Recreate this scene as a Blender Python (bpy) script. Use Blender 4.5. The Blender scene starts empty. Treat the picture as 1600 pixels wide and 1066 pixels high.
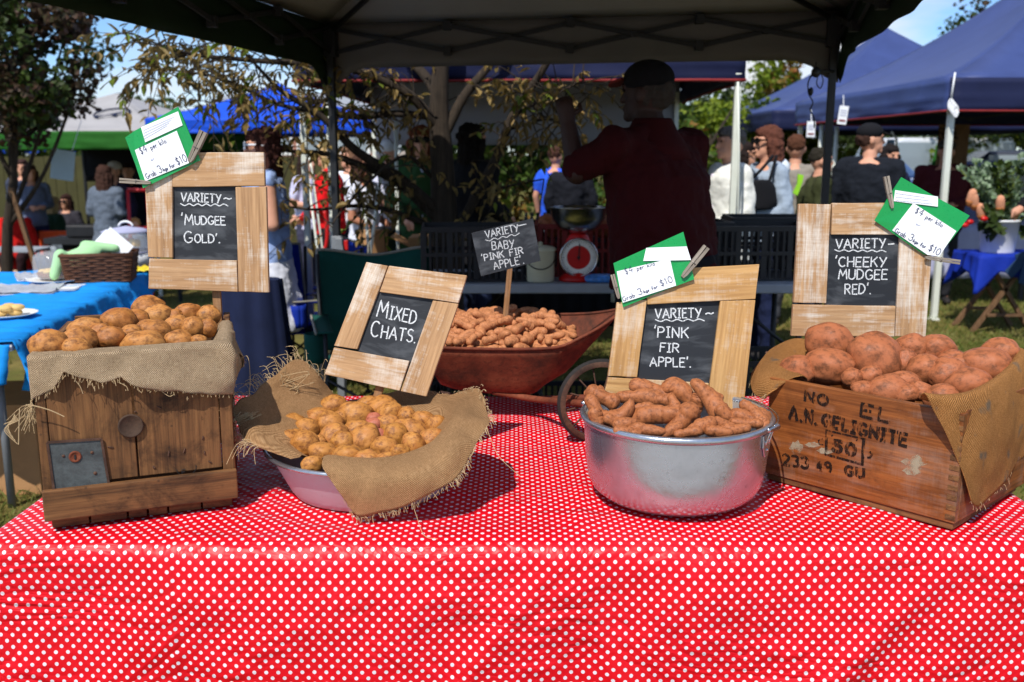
import bpy, bmesh, math, random
from mathutils import Vector, Matrix, noise
R = math.radians
V = Vector
sc = bpy.context.scene
COL = sc.collection
# ------------------------------------------------------------------ camera
F = 1500.0; PITCH = R(11.05); CAM = V((0, 0, 1.55))
cp, sp = math.cos(PITCH), math.sin(PITCH)
cam_d = bpy.data.cameras.new('camera'); cam = bpy.data.objects.new('camera', cam_d); COL.objects.link(cam)
cam.location = CAM; cam.rotation_euler = (math.pi/2 - PITCH, 0, 0)
cam_d.sensor_width = 36; cam_d.lens = 36*F/1600; cam_d.clip_start = .05; cam_d.clip_end = 3000
cam_d.dof.use_dof = True; cam_d.dof.focus_distance = 2.35; cam_d.dof.aperture_fstop = 4.0
sc.camera = cam
# ------------------------------------------------------------------ light
SUN_EL, SUN_AZ = R(53), R(-24)            # azimuth measured from straight behind the camera, minus = to its left
sd = V((math.sin(SUN_AZ)*math.cos(SUN_EL), -math.cos(SUN_AZ)*math.cos(SUN_EL), math.sin(SUN_EL)))
sun_d = bpy.data.lights.new('sun', 'SUN'); sun_d.energy = 5.0; sun_d.angle = R(.53); sun_d.color = (1, .955, .89)
sun = bpy.data.objects.new('sun', sun_d); COL.objects.link(sun); sun.location = (0, 0, 30)
sun.rotation_euler = sd.to_track_quat('Z', 'Y').to_euler()
W = bpy.data.worlds.new('World'); sc.world = W; W.use_nodes = True
wt = W.node_tree; bg = wt.nodes['Background']; bg.inputs['Strength'].default_value = .078
sky = wt.nodes.new('ShaderNodeTexSky'); sky.sky_type = 'NISHITA'; sky.sun_disc = False
sky.sun_elevation = SUN_EL; sky.sun_rotation = math.atan2(sd.x, sd.y); sky.air_density = .9; sky.dust_density = 0; sky.ozone_density = 5
tcw = wt.nodes.new('ShaderNodeTexCoord')
mpw = wt.nodes.new('ShaderNodeMapping'); mpw.inputs['Scale'].default_value = (1.0, 1.0, 3.2); mpw.inputs['Location'].default_value = (1.9, .75, .6)
nzw = wt.nodes.new('ShaderNodeTexNoise'); nzw.inputs['Scale'].default_value = 3.1; nzw.inputs['Detail'].default_value = 8; nzw.inputs['Roughness'].default_value = .55
rpw = wt.nodes.new('ShaderNodeValToRGB'); rpw.color_ramp.elements[0].position = .45; rpw.color_ramp.elements[1].position = .66
mxw = wt.nodes.new('ShaderNodeMix'); mxw.data_type = 'RGBA'; mxw.inputs[7].default_value = (11.6, 11.9, 12.3, 1)
wt.links.new(tcw.outputs['Generated'], mpw.inputs[0]); wt.links.new(mpw.outputs[0], nzw.inputs['Vector'])
wt.links.new(nzw.outputs[0], rpw.inputs[0]); wt.links.new(rpw.outputs[0], mxw.inputs[0])
hsw = wt.nodes.new('ShaderNodeHueSaturation'); hsw.inputs['Saturation'].default_value = 1.0; hsw.inputs['Value'].default_value = 1.75
wt.links.new(sky.outputs[0], hsw.inputs['Color']); tnw = wt.nodes.new('ShaderNodeMix'); tnw.data_type = 'RGBA'; tnw.blend_type = 'MULTIPLY'; tnw.inputs[0].default_value = 1; tnw.inputs[7].default_value = (.86, 1, 1.16, 1)
wt.links.new(hsw.outputs[0], tnw.inputs[6]); wt.links.new(tnw.outputs[2], mxw.inputs[6]); wt.links.new(mxw.outputs[2], bg.inputs[0])
sc.view_settings.view_transform = 'Standard'; sc.view_settings.look = 'None'; sc.view_settings.exposure = 0.0; sc.view_settings.gamma = 1
sc.cycles.use_denoising = True; sc.cycles.max_bounces = 8; sc.cycles.transparent_max_bounces = 12

# ------------------------------------------------------------------ helpers
def ray(px, py):
    a, b = (px-800)/F, (533-py)/F
    return V((a, cp+b*sp, -sp+b*cp))
def PY(px, py, Y): r = ray(px, py); return CAM + r*(Y/r.y)
def PZ(px, py, z): r = ray(px, py); return CAM + r*((z-CAM.z)/r.z)
def dep(p): return (p-CAM).dot(V((0, cp, -sp)))
def crop(x0, y0, s): return lambda x, y: (x0+x*s, y0+y*s)
class Pl:                                  # a real plane in the place
    def __init__(s, p, n): s.p = V(p); s.n = V(n).normalized()
    def at(s, px, py, off=0):
        r = ray(px, py); t = (s.p-CAM).dot(s.n)/r.dot(s.n)
        return CAM + r*t + s.n*off
def smooth(a, b, x):
    t = max(0, min(1, (x-a)/(b-a))); return t*t*(3-2*t)
def gz(x, y): return -.38*smooth(6.5, 13, y)*smooth(-.6, -4.5, x)
def lin(r, g, b):
    f = lambda c: (c/255/12.92 if c <= 10 else ((c/255+.055)/1.055)**2.4)
    return (f(r), f(g), f(b), 1)
ORIG = {}
def tag(o, label=None, cat=None, group=None, kind=None):
    if label: o['label'] = label
    if cat: o['category'] = cat
    if group: o['group'] = group
    if kind: o['kind'] = kind
    return o
def thing(name, label, cat, loc=(0, 0, 0), group=None, local=False, rz=0):
    o = bpy.data.objects.new(name, None); COL.objects.link(o); o.empty_display_size = .1
    o.location = loc; o.rotation_euler = (0, 0, rz)
    ORIG[o] = V((0, 0, 0)) if local else V(loc)
    return tag(o, label, cat, group)
def copy_tree(o, parent=None):
    c = o.copy(); COL.objects.link(c); c.parent = parent
    for ch in list(o.children): copy_tree(ch, c)
    return c
def frame(d, up=V((0, 0, 1))):
    z = d.normalized(); u = up if abs(z.dot(up)) < .97 else V((1, 0, 0))
    x = u.cross(z).normalized(); return x, z.cross(x)
def cat_rom(pts, n):
    out = []; N = len(pts)
    for i in range(N-1):
        a, b, c, d = pts[max(0, i-1)], pts[i], pts[i+1], pts[min(N-1, i+2)]
        for k in range(n):
            t = k/n
            out.append(.5*((2*b)+(c-a)*t+(2*a-5*b+4*c-d)*t*t+(3*b-a-3*c+d)*t**3))
    out.append(pts[-1].copy() if hasattr(pts[-1], 'copy') else pts[-1]); return out
class MB:
    def __init__(s): s.v = []; s.f = []; s.g = []
    def add(s, vs, fs, g=None):
        o = len(s.v); s.v += [V(p) for p in vs]; s.f += [[o+i for i in f] for f in fs]
        if g: s.g += g
        return s
    def box(s, c, sz, M=None):
        c = V(c); x, y, z = sz[0]/2, sz[1]/2, sz[2]/2
        vs = [V(p) for p in ((-x,-y,-z),(x,-y,-z),(x,y,-z),(-x,y,-z),(-x,-y,z),(x,-y,z),(x,y,z),(-x,y,z))]
        if M: vs = [M@p for p in vs]
        return s.add([c+p for p in vs], [(0,3,2,1),(4,5,6,7),(0,1,5,4),(1,2,6,5),(2,3,7,6),(3,0,4,7)])
    def beam(s, a, b, w, h, up=V((0, 0, 1))):
        a, b = V(a), V(b); x, y = frame(b-a, up); q = [(-w/2, -h/2), (w/2, -h/2), (w/2, h/2), (-w/2, h/2)]
        return s.prism([a+x*i+y*j for i, j in q], b-a)
    def prism(s, pts, ext):
        n = len(pts); pts = [V(p) for p in pts]; ext = V(ext)
        nrm = V((0, 0, 0))
        for i in range(n): nrm += pts[i].cross(pts[(i+1) % n])
        if nrm.dot(ext) > 0: pts = pts[::-1]
        return s.add(pts+[p+ext for p in pts], [tuple(range(n)), tuple(range(2*n-1, n-1, -1))]+[((i+1) % n, i, n+i, n+(i+1) % n) for i in range(n)])
    def tube(s, pts, rad, n=8, cap=True, flat=1.0, up=V((0, 0, 1))):
        pts = [V(p) for p in pts]; N = len(pts); vs = []; fs = []
        if not hasattr(rad, '__len__'): rad = [rad]*N
        x0 = None
        for i in range(N):
            d = (pts[min(i+1, N-1)]-pts[max(0, i-1)])
            if d.length < 1e-9: d = V((0, 0, 1))
            d.normalize()
            if x0 is None: x, y = frame(d, up)
            else:
                x = x0 - d*x0.dot(d)
                if x.length < 1e-5: x, y = frame(d)
                x.normalize(); y = d.cross(x)
            x0 = x
            for k in range(n):
                a = 2*math.pi*k/n; vs.append(pts[i]+(x*math.cos(a)+y*math.sin(a)*flat)*rad[i])
        for i in range(N-1):
            for k in range(n): fs.append((i*n+k, i*n+(k+1) % n, (i+1)*n+(k+1) % n, (i+1)*n+k))
        if cap: fs += [tuple(range(n-1, -1, -1)), tuple(range((N-1)*n, N*n))]
        return s.add(vs, fs)
    def caps(s, a, b, ra, rb, n=10):            # round cone
        a, b = V(a), V(b); d = (b-a); L = d.length; d = d/L if L > 1e-6 else V((0, 0, 1))
        pts = []; rr = []
        for t in (-.98, -.8, -.5): pts.append(a+d*ra*t); rr.append(ra*math.sqrt(1-t*t))
        pts += [a, b]; rr += [ra, rb]
        for t in (.5, .8, .98): pts.append(b+d*rb*t); rr.append(rb*math.sqrt(1-t*t))
        return s.tube(pts, rr, n)
    def loft(s, rings, n=20, cap=True):         # rings: (centre, rx, ry[, yaw])
        vs = []; fs = []; N = len(rings)
        for c, rx, ry in rings:
            for k in range(n):
                a = 2*math.pi*k/n; vs.append(V(c)+V((math.cos(a)*rx, math.sin(a)*ry, 0)))
        for i in range(N-1):
            for k in range(n): fs.append((i*n+k, i*n+(k+1) % n, (i+1)*n+(k+1) % n, (i+1)*n+k))
        if cap: fs += [tuple(range(n-1, -1, -1)), tuple(range((N-1)*n, N*n))]
        return s.add(vs, fs)
    def lathe(s, prof, c, n=48, M=None, cap=False):
        c = V(c); vs = []; fs = []; N = len(prof)
        for r, z in prof:
            for k in range(n):
                a = 2*math.pi*k/n; p = V((r*math.cos(a), r*math.sin(a), z)); vs.append(c+(M@p if M else p))
        for i in range(N-1):
            for k in range(n): fs.append((i*n+k, i*n+(k+1) % n, (i+1)*n+(k+1) % n, (i+1)*n+k))
        if cap: fs += [tuple(range(n-1, -1, -1)), tuple(range((N-1)*n, N*n))]
        return s.add(vs, fs)
    def ell(s, c, r, M=None, nu=16, nv=10):
        prof = [(math.sin(math.pi*i/nv), -math.cos(math.pi*i/nv)) for i in range(nv+1)]
        prof[0] = (.02, -1); prof[-1] = (.02, 1); S = Matrix.Diagonal(V(r))
        return s.lathe(prof, c, nu, (M.to_3x3()@S if M else S), True)
    def grid(s, P, g=None, flip=False):         # P[i][j]
        n, m = len(P), len(P[0])
        fs = [((i*m+j, (i+1)*m+j, (i+1)*m+j+1, i*m+j+1) if not flip else (i*m+j, i*m+j+1, (i+1)*m+j+1, (i+1)*m+j)) for i in range(n-1) for j in range(m-1)]
        return s.add([p for r in P for p in r], fs, [q for r in g for q in r] if g else None)
    def build(s, name, mt, parent=None, sm=False, org=None, ax=None, ay=None, bev=0, solid=0, sub=0, remesh=0, seed=0, smi=4):
        o0 = ORIG[parent] if parent is not None else V(org if org is not None else (0, 0, 0))
        me = bpy.data.meshes.new(name); me.from_pydata([p-o0 for p in s.v], [], s.f)
        ax = V(ax).normalized() if ax is not None else V((1, 0, 0))
        ay = V(ay) if ay is not None else (V((0, 0, 1)) if abs(ax.z) < .9 else V((1, 0, 0)))
        ay = (ay-ax*ay.dot(ax)).normalized(); az = ax.cross(ay)
        at = me.attributes.new('gc', 'FLOAT_VECTOR', 'POINT')
        if len(s.g) == len(s.v): d = [c for q in s.g for c in q]
        else: d = [c for p in s.v for c in (p.dot(ax)+seed*3.7, p.dot(ay)+seed*1.3, p.dot(az))]
        at.data.foreach_set('vector', d)
        if sm: me.polygons.foreach_set('use_smooth', [True]*len(me.polygons))
        me.materials.append(mt); me.update()
        o = bpy.data.objects.new(name, me); COL.objects.link(o); ORIG[o] = o0
        if parent is not None: o.parent = parent
        else: o.location = o0
        if remesh:
            q = o.modifiers.new('r', 'REMESH'); q.mode = 'VOXEL'; q.voxel_size = remesh; q.use_smooth_shade = True
            q = o.modifiers.new('s', 'SMOOTH'); q.iterations = smi; q.factor = .5
        if solid: q = o.modifiers.new('t', 'SOLIDIFY'); q.thickness = solid; q.offset = 0
        if bev: q = o.modifiers.new('b', 'BEVEL'); q.width = bev; q.segments = 2; q.limit_method = 'ANGLE'; q.angle_limit = R(40)
        if sub: q = o.modifiers.new('u', 'SUBSURF'); q.levels = sub; q.render_levels = sub
        return o
# ------------------------------------------------------------------ materials
class M:
    def __init__(s, name):
        s.m = bpy.data.materials.new(name); s.m.use_nodes = True; s.t = s.m.node_tree; s.b = s.t.nodes['Principled BSDF']
    def nd(s, ty, **k):
        n = s.t.nodes.new('ShaderNode'+ty)
        for a, b in k.items(): setattr(n, a, b)
        return n
    def inp(s, sock, v):
        if v is None: return
        if hasattr(v, 'is_output'): s.t.links.new(v, sock)
        else: sock.default_value = v
    def gc(s): n = s.nd('Attribute', attribute_name='gc'); return n.outputs['Vector']
    def map(s, v, sc=(1, 1, 1), loc=(0, 0, 0), rot=(0, 0, 0)):
        n = s.nd('Mapping'); s.inp(n.inputs[0], v); n.inputs['Scale'].default_value = sc; n.inputs['Location'].default_value = loc; n.inputs['Rotation'].default_value = rot
        return n.outputs[0]
    def noise(s, v, scale, det=4, ro=.6, dist=0):
        n = s.nd('TexNoise'); s.inp(n.inputs['Vector'], v); n.inputs['Scale'].default_value = scale; n.inputs['Detail'].default_value = det
        n.inputs['Roughness'].default_value = ro; n.inputs['Distortion'].default_value = dist; return n.outputs[0]
    def vor(s, v, scale, feat='F1'):
        n = s.nd('TexVoronoi', feature=feat); s.inp(n.inputs['Vector'], v); n.inputs['Scale'].default_value = scale; return n.outputs[0]
    def ramp(s, f, *st):
        n = s.nd('ValToRGB'); e = n.color_ramp.elements
        while len(e) < len(st): e.new(.5)
        for q, (p, c) in zip(e, st): q.position = p; q.color = (c if hasattr(c, '__len__') else (c, c, c, 1))
        s.inp(n.inputs[0], f); return n.outputs[0]
    def mix(s, f, a, b, mode='MIX'):
        n = s.nd('Mix', data_type='RGBA', blend_type=mode); s.inp(n.inputs[0], f); s.inp(n.inputs[6], a); s.inp(n.inputs[7], b); return n.outputs[2]
    def ma(s, op, a, b=None, c=None):
        n = s.nd('Math', operation=op); s.inp(n.inputs[0], a); s.inp(n.inputs[1], b); s.inp(n.inputs[2], c); return n.outputs[0]
    def bump(s, h, st=.3, d=.002, nrm=None):
        n = s.nd('Bump'); n.inputs['Strength'].default_value = st; n.inputs['Distance'].default_value = d; s.inp(n.inputs['Height'], h); s.inp(n.inputs['Normal'], nrm); return n.outputs[0]
    def rnd(s): return s.nd('ObjectInfo').outputs['Random']
    def set(s, base=None, rough=None, metal=None, normal=None, spec=None, alpha=None):
        b = s.b.inputs; s.inp(b['Base Color'], base); s.inp(b['Roughness'], rough); s.inp(b['Metallic'], metal); s.inp(b['Normal'], normal); s.inp(b['Specular IOR Level'], spec); s.inp(b['Alpha'], alpha)
        return s.m
def simple(name, c, rough=.7, var=.25, scale=12, bump=.15, bd=.004, metal=0, spec=.4, det=5):
    m = M(name); g = m.gc(); n = m.noise(g, scale, det)
    lo = tuple(x*(1-var) for x in c[:3])+(1,); hi = tuple(min(1, x*(1+var)) for x in c[:3])+(1,)
    n2 = m.noise(g, scale*9, 3)
    return m.set(m.ramp(n, (.25, lo), (.75, hi)), m.ramp(n2, (.2, max(0, rough-.1)), (.8, min(1, rough+.1))), metal, m.bump(n2, bump, bd), spec)
def fabric(name, c, trans=.12, rough=.85, scale=7, var=.15, bump=.25, bd=.01, weave=0):
    m = M(name); g = m.gc(); n = m.noise(g, scale, 5, .6, .4)
    lo = tuple(x*(1-var) for x in c[:3])+(1,); hi = tuple(min(1, x*(1+var)) for x in c[:3])+(1,)
    col = m.ramp(n, (.3, lo), (.7, hi)); m.set(col, rough, 0, m.bump(n, bump, bd), .2)
    if trans:
        out = m.t.nodes['Material Output']; tr = m.nd('BsdfTranslucent'); m.inp(tr.inputs[0], col); mx = m.nd('MixShader'); mx.inputs[0].default_value = trans
        m.t.links.new(m.b.outputs[0], mx.inputs[1]); m.t.links.new(tr.outputs[0], mx.inputs[2]); m.t.links.new(mx.outputs[0], out.inputs['Surface'])
    return m.m
def glass(name, c=(1, 1, 1, 1), rough=.03, alpha=.25):
    m = M(name); out = m.t.nodes['Material Output']; m.set(c, rough, 0, None, .8)
    tr = m.nd('BsdfTransparent'); mx = m.nd('MixShader'); mx.inputs[0].default_value = alpha
    m.t.links.new(tr.outputs[0], mx.inputs[1]); m.t.links.new(m.b.outputs[0], mx.inputs[2]); m.t.links.new(mx.outputs[0], out.inputs['Surface']); return m.m
def wood(name, dark, mid, light, gscale=1.0, paint=0, stain=.5, rough=.75, psc=1.0):
    m = M(name); g = m.gc()
    w = m.noise(m.map(g, (2.2*gscale, 38*gscale, 38*gscale)), 1, 6, .62, .8)
    f = m.noise(m.map(g, (9*gscale, 210*gscale, 210*gscale)), 1, 3, .6)
    col = m.ramp(w, (.28, dark), (.5, mid), (.74, light))
    col = m.mix(.35, col, m.ramp(f, (.3, tuple(x*.45 for x in dark[:3])+(1,)), (.7, light)))
    st = m.noise(g, 9, 5, .7, .5)
    col = m.mix(m.ma('MULTIPLY', m.ramp(st, (.5, 0.), (.72, 1.)), stain), col, tuple(x*.28 for x in dark[:3])+(1,))
    hole = m.vor(g, 26); hf = m.ramp(hole, (.05, 1.), (.09, 0.)); col = m.mix(m.ma('MULTIPLY', hf, .55*stain), col, (.01, .007, .005, 1))
    if paint:
        p1 = m.noise(m.map(g, (8*psc, 90*psc, 90*psc)), 1, 5, .7); p2 = m.noise(g, 11, 4, .6); p3 = m.noise(m.map(g, (260, 12, 12)), 1, 2)
        pf = m.ma('ADD', m.ma('ADD', m.ma('MULTIPLY', p1, .45), m.ma('MULTIPLY', p2, .5)), m.ma('MULTIPLY', p3, .12))
        pf = m.ma('ADD', pf, m.ma('MULTIPLY', m.ma('SUBTRACT', m.noise(g, 3.3, 2), .5), .35)); col = m.mix(m.ma('MULTIPLY', m.ramp(pf, (.53, 0.), (.70, 1.)), paint), col, lin(226, 220, 208))
    return m.set(col, rough, 0, m.bump(m.ma('ADD', m.ma('MULTIPLY', w, .7), m.ma('MULTIPLY', f, .5)), .5, .0022), .3)
MT = {}
MT['crate_old'] = wood('aged_crate_wood', lin(52, 32, 18), lin(104, 68, 38), lin(148, 104, 62), 1, 0, .85)
MT['crate_orange'] = wood('varnished_crate_wood', lin(78, 38, 14), lin(134, 76, 34), lin(164, 100, 50), .8, .10, .5, .5, .5)
MT['board'] = wood('weathered_board', lin(150, 112, 76), lin(184, 142, 100), lin(202, 164, 122), .8, .75, .10)
MT['board_clean'] = wood('warm_board', lin(158, 112, 64), lin(190, 144, 88), lin(208, 166, 110), .7, .5, .10, .65, .6)
MT['stake'] = wood('stake_wood', lin(96, 62, 34), lin(140, 98, 60), lin(170, 128, 86), 1, .1, .3)
MT['peg'] = wood('clothespin_wood', lin(98, 88, 78), lin(140, 128, 114), lin(172, 162, 148), 2.5, 0, .25)
MT['oldleg'] = wood('trestle_wood', lin(70, 48, 30), lin(110, 80, 54), lin(140, 108, 76), 1, 0, .3)
def mk_slate():
    m = M('slate_board'); g = m.gc(); a = m.noise(m.map(g, (5, 14, 5), rot=(0, 0, .5)), 1.6, 5, .6, .6); b = m.noise(g, 60, 3)
    return m.set(m.mix(m.ramp(a, (.48, 0.), (.8, .6)), lin(34, 37, 42), lin(112, 116, 120)), .62, 0, m.bump(b, .15, .001), .35)
MT['slate'] = mk_slate()
def mk_chalk():
    m = M('chalk'); g = m.gc(); a = m.noise(g, 420, 2, .5)
    return m.set(m.ramp(a, (.3, lin(176, 180, 184)), (.55, lin(226, 228, 228))), .95, 0, None, .1, m.ramp(m.noise(g, 300, 3, .7), (.34, .25), (.52, 1.)))
MT['chalk'] = mk_chalk()
MT['ink'] = simple('marker_ink', lin(34, 40, 84), .5, .3, 90)
MT['ink_pale'] = simple('faded_marker_ink', lin(150, 156, 184), .6, .3, 200)
def mk_stencil():
    m = M('worn_stencil_ink'); g = m.gc(); a = m.noise(m.map(g, (40, 40, 200)), 1, 4, .65)
    return m.set(lin(38, 26, 20), .7, 0, None, .2, m.ramp(a, (.40, 0.), (.56, .82)))
MT['stencil'] = mk_stencil()
def mk_cloth():
    m = M('polka_dot_oilcloth'); g = m.gc(); s = m.nd('SeparateXYZ'); m.inp(s.inputs[0], g)
    A, B = .0254, .0268
    def dots(off):
        x = m.ma('SUBTRACT', m.ma('FRACT', m.ma('ADD', m.ma('DIVIDE', s.outputs[0], A), off)), .5)
        y = m.ma('SUBTRACT', m.ma('FRACT', m.ma('ADD', m.ma('DIVIDE', s.outputs[1], B), off)), .5)
        return m.ma('SQRT', m.ma('ADD', m.ma('POWER', x, 2.), m.ma('POWER', y, 2.)))
    d = m.ma('MINIMUM', dots(0.), dots(.5)); jit = m.noise(g, 300, 2)
    f = m.ramp(m.ma('ADD', d, m.ma('MULTIPLY', jit, .03)), (.168, 1.), (.188, 0.))
    n = m.noise(g, 6, 5); red = m.ramp(n, (.3, lin(204, 3, 20)), (.7, lin(218, 6, 28)))
    wr = m.noise(m.map(g, (3.2, 5.5, 1), rot=(0, 0, .5)), 1, 4, .5, 1.6); w2 = m.noise(m.map(g, (8, 6, 1), rot=(0, 0, -.4)), 1, 3, .5, 1.0)
    h = m.ma('ADD', m.ma('ABSOLUTE', m.ma('SUBTRACT', wr, .5)), m.ma('MULTIPLY', m.ma('ABSOLUTE', m.ma('SUBTRACT', w2, .5)), .35))
    return m.set(m.mix(f, red, lin(220, 212, 218)), m.ramp(n, (.2, .36), (.8, .48)), 0, m.bump(h, .8, .03), .28)
MT['cloth'] = mk_cloth()
def mk_burlap(name, c1, c2, sc=1.0, ink=False):
    m = M(name); g = m.gc(); s = m.nd('SeparateXYZ'); m.inp(s.inputs[0], m.mix(.012, g, None) if 0 else g)
    wob = m.noise(g, 40, 2); k = 2*math.pi/(.0039*sc)
    wx = m.ma('SINE', m.ma('ADD', m.ma('MULTIPLY', s.outputs[0], k), m.ma('MULTIPLY', wob, 6.)))
    wy = m.ma('SINE', m.ma('ADD', m.ma('MULTIPLY', s.outputs[1], k), m.ma('MULTIPLY', wob, 6.)))
    wv = m.ma('MULTIPLY', wx, wy); th = m.noise(m.map(g, (60, 600, 1)), 1, 3); th2 = m.noise(m.map(g, (600, 60, 1)), 1, 3)
    big = m.noise(g, 8, 5)
    col = m.ramp(m.ma('ADD', m.ma('MULTIPLY', wv, .22), m.ma('ADD', m.ma('MULTIPLY', th, .5), m.ma('MULTIPLY', th2, .5))), (.2, tuple(x*.35 for x in c1[:3])+(1,)), (.5, c1), (.85, c2))
    col = m.mix(m.ramp(big, (.45, 0.), (.8, .4)), col, tuple(x*.5 for x in c1[:3])+(1,))
    if ink:
        a = m.noise(g, 14, 3, .5); col = m.mix(m.ramp(a, (.60, 0.), (.68, .55)), col, lin(54, 92, 96))
    return m.set(col, .95, 0, m.bump(m.ma('ADD', wv, m.ma('MULTIPLY', big, 6.)), .9, .0022), .1)
MT['burlap'] = mk_burlap('grey_burlap', lin(188, 160, 126), lin(230, 206, 172))
MT['burlap_brown'] = mk_burlap('brown_burlap', lin(190, 144, 98), lin(228, 188, 140))
MT['burlap_gold'] = mk_burlap('golden_sacking', lin(176, 120, 66), lin(218, 162, 104), 1.35, True)
MT['thread'] = simple('jute_thread', lin(186, 160, 120), .95, .2, 40)
def mk_potato(name, cols, dirt, ds=.5, spec=.35):
    m = M(name); g = m.gc(); r = m.rnd()
    oi = m.nd('VectorMath', operation='ADD'); m.inp(oi.inputs[0], g); cx = m.nd('CombineXYZ'); m.inp(cx.inputs[0], m.ma('MULTIPLY', r, 37.)); m.inp(oi.inputs[1], cx.outputs[0]); g2 = oi.outputs[0]
    a = m.noise(g2, 1.6, 4, .6); b = m.noise(g2, 4.5, 6, .7); c = m.noise(g2, 26, 4, .7)
    base = m.mix(r, m.ramp(a, (.3, cols[0]), (.7, cols[1])), m.ramp(a, (.3, cols[1]), (.7, cols[2])))
    col = m.mix(m.ma('MULTIPLY', m.ramp(m.noise(g2, 2.6, 7, .68), (.46, 0.), (.64, 1.)), ds), base, dirt)
    sp_ = m.vor(g2, 5.5); msk = m.ramp(m.noise(g2, 2.3, 2), (.45, 0.), (.6, 1.)); col = m.mix(m.ma('MULTIPLY', m.ma('MULTIPLY', m.ramp(sp_, (.04, 1.), (.13, 0.)), msk), .8), col, tuple(x*.3 for x in dirt[:3])+(1,))
    sp2 = m.vor(g2, 21); col = m.mix(m.ma('MULTIPLY', m.ma('MULTIPLY', m.ramp(sp2, (.1, 1.), (.25, 0.)), m.ramp(a, (.4, 0.), (.6, 1.))), .4), col, tuple(x*.6 for x in dirt[:3])+(1,))
    col = m.mix(m.ramp(c, (.5, 0.), (.8, .4)), col, tuple(x*.55 for x in cols[0][:3])+(1,))
    return m.set(col, m.ramp(b, (.3, .42), (.7, .75)), 0, m.bump(m.ma('ADD', m.ma('MULTIPLY', c, .5), m.ma('MULTIPLY', sp2, -.15)), .12, .02), spec)
MT['gold'] = mk_potato('gold_potato_skin', (lin(154, 92, 40), lin(182, 118, 54), lin(196, 138, 74)), lin(96, 54, 22), .85)
MT['chat'] = mk_potato('chat_potato_skin', (lin(166, 104, 42), lin(192, 134, 62), lin(174, 108, 56)), lin(104, 58, 24), .85)
MT['pinkchat'] = mk_potato('pink_potato_skin', (lin(168, 92, 68), lin(182, 106, 80), lin(176, 100, 74)), lin(110, 58, 40), .4)
MT['fir'] = mk_potato('fir_apple_skin', (lin(150, 88, 50), lin(176, 108, 64), lin(162, 98, 58)), lin(92, 50, 28), .75, .3)
MT['fir_small'] = mk_potato('dusty_fir_apple_skin', (lin(178, 114, 72), lin(200, 136, 92), lin(186, 120, 78)), lin(112, 64, 38), .6, .2)
MT['red'] = mk_potato('red_potato_skin', (lin(150, 84, 50), lin(178, 106, 68), lin(158, 92, 54)), lin(98, 58, 34), .85, .3)
def mk_alu(name, c, rough, dirtc, met=1.):
    m = M(name); g = m.gc(); a = m.noise(g, 9, 6, .65, .4); b = m.noise(m.map(g, (14, 14, 90)), 3, 4); s2 = m.noise(g, 55, 4, .7)
    col = m.mix(m.ramp(a, (.5, 0.), (.75, .45)), c, dirtc); col = m.mix(m.ramp(s2, (.62, 0.), (.72, .35)), col, tuple(x*.45 for x in dirtc[:3])+(1,))
    return m.set(col, m.ma('ADD', m.ma('MULTIPLY', a, .26), rough), met, m.bump(m.ma('ADD', m.ma('MULTIPLY', m.noise(m.map(g, (9, 9, 5)), 1, 3), 6.), m.ma('ADD', b, s2)), .16, .0022), .5)
MT['alu'] = mk_alu('worn_aluminium', lin(184, 190, 198), .15, lin(136, 140, 146), .9)
MT['basin'] = mk_alu('lilac_anodised_aluminium', lin(184, 174, 182), .48, lin(160, 152, 160), .25)
MT['steel'] = mk_alu('stainless_steel', lin(190, 190, 190), .1, lin(150, 150, 150))
def mk_rust(name, c1, c2, c3):
    m = M(name); g = m.gc(); a = m.noise(g, 9, 7, .68, .3); b = m.noise(g, 70, 5, .7)
    col = m.ramp(a, (.3, c3), (.5, c1), (.7, c2)); col = m.mix(m.ramp(b, (.5, 0.), (.7, .6)), col, c3)
    return m.set(col, .8, .1, m.bump(b, .4, .003), .3)
MT['rust'] = mk_rust('rusty_red_paint', lin(112, 56, 36), lin(138, 76, 50), lin(60, 34, 24))
MT['rust_dark'] = mk_rust('dark_rusty_iron', lin(84, 60, 48), lin(110, 78, 58), lin(44, 30, 24))
MT['plate'] = mk_rust('dull_zinc_plate', lin(84, 90, 90), lin(104, 110, 108), lin(56, 58, 58))
MT['disc'] = mk_rust('rusty_disc', lin(74, 56, 44), lin(92, 70, 54), lin(48, 36, 28))
MT['green_paper'] = simple('green_card', lin(14, 146, 68), .32, .08, 18, .1, spec=.6)
MT['white_paper'] = simple('white_paper', lin(236, 238, 240), .45, .02, 14, .05, spec=.5)
MT['spring'] = simple('wire_spring', lin(120, 116, 112), .4, .2, 60, metal=.9)
C = lambda *a, **k: simple(*a, **k)
MT['black_metal'] = C('black_frame_metal', lin(30, 31, 33), .5, .2)
MT['grey_metal'] = C('grey_frame_metal', lin(120, 124, 128), .45, .15)
MT['white_metal'] = C('white_pole_paint', lin(216, 220, 208), .5, .06)
MT['black_plastic'] = C('black_crate_plastic', lin(26, 26, 29), .5, .3)
MT['red_plastic'] = C('dark_red_crate_plastic', lin(120, 24, 20), .5, .2)
MT['red_paint'] = C('red_enamel', lin(190, 22, 20), .35, .1)
MT['white_enamel'] = C('white_enamel', lin(232, 232, 226), .35, .05)
MT['cream'] = C('cream_enamel', lin(200, 196, 168), .4, .08)
MT['white_plastic'] = C('white_plastic', lin(228, 230, 232), .45, .04)
MT['orange_plastic'] = C('orange_plastic', lin(226, 80, 20), .45, .08)
MT['table_grey'] = C('grey_table_top', lin(150, 156, 164), .6, .1)
MT['card'] = C('cardboard', lin(176, 132, 88), .9, .12)
MT['rubber'] = C('tyre_rubber', lin(34, 30, 28), .8, .2)
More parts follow.
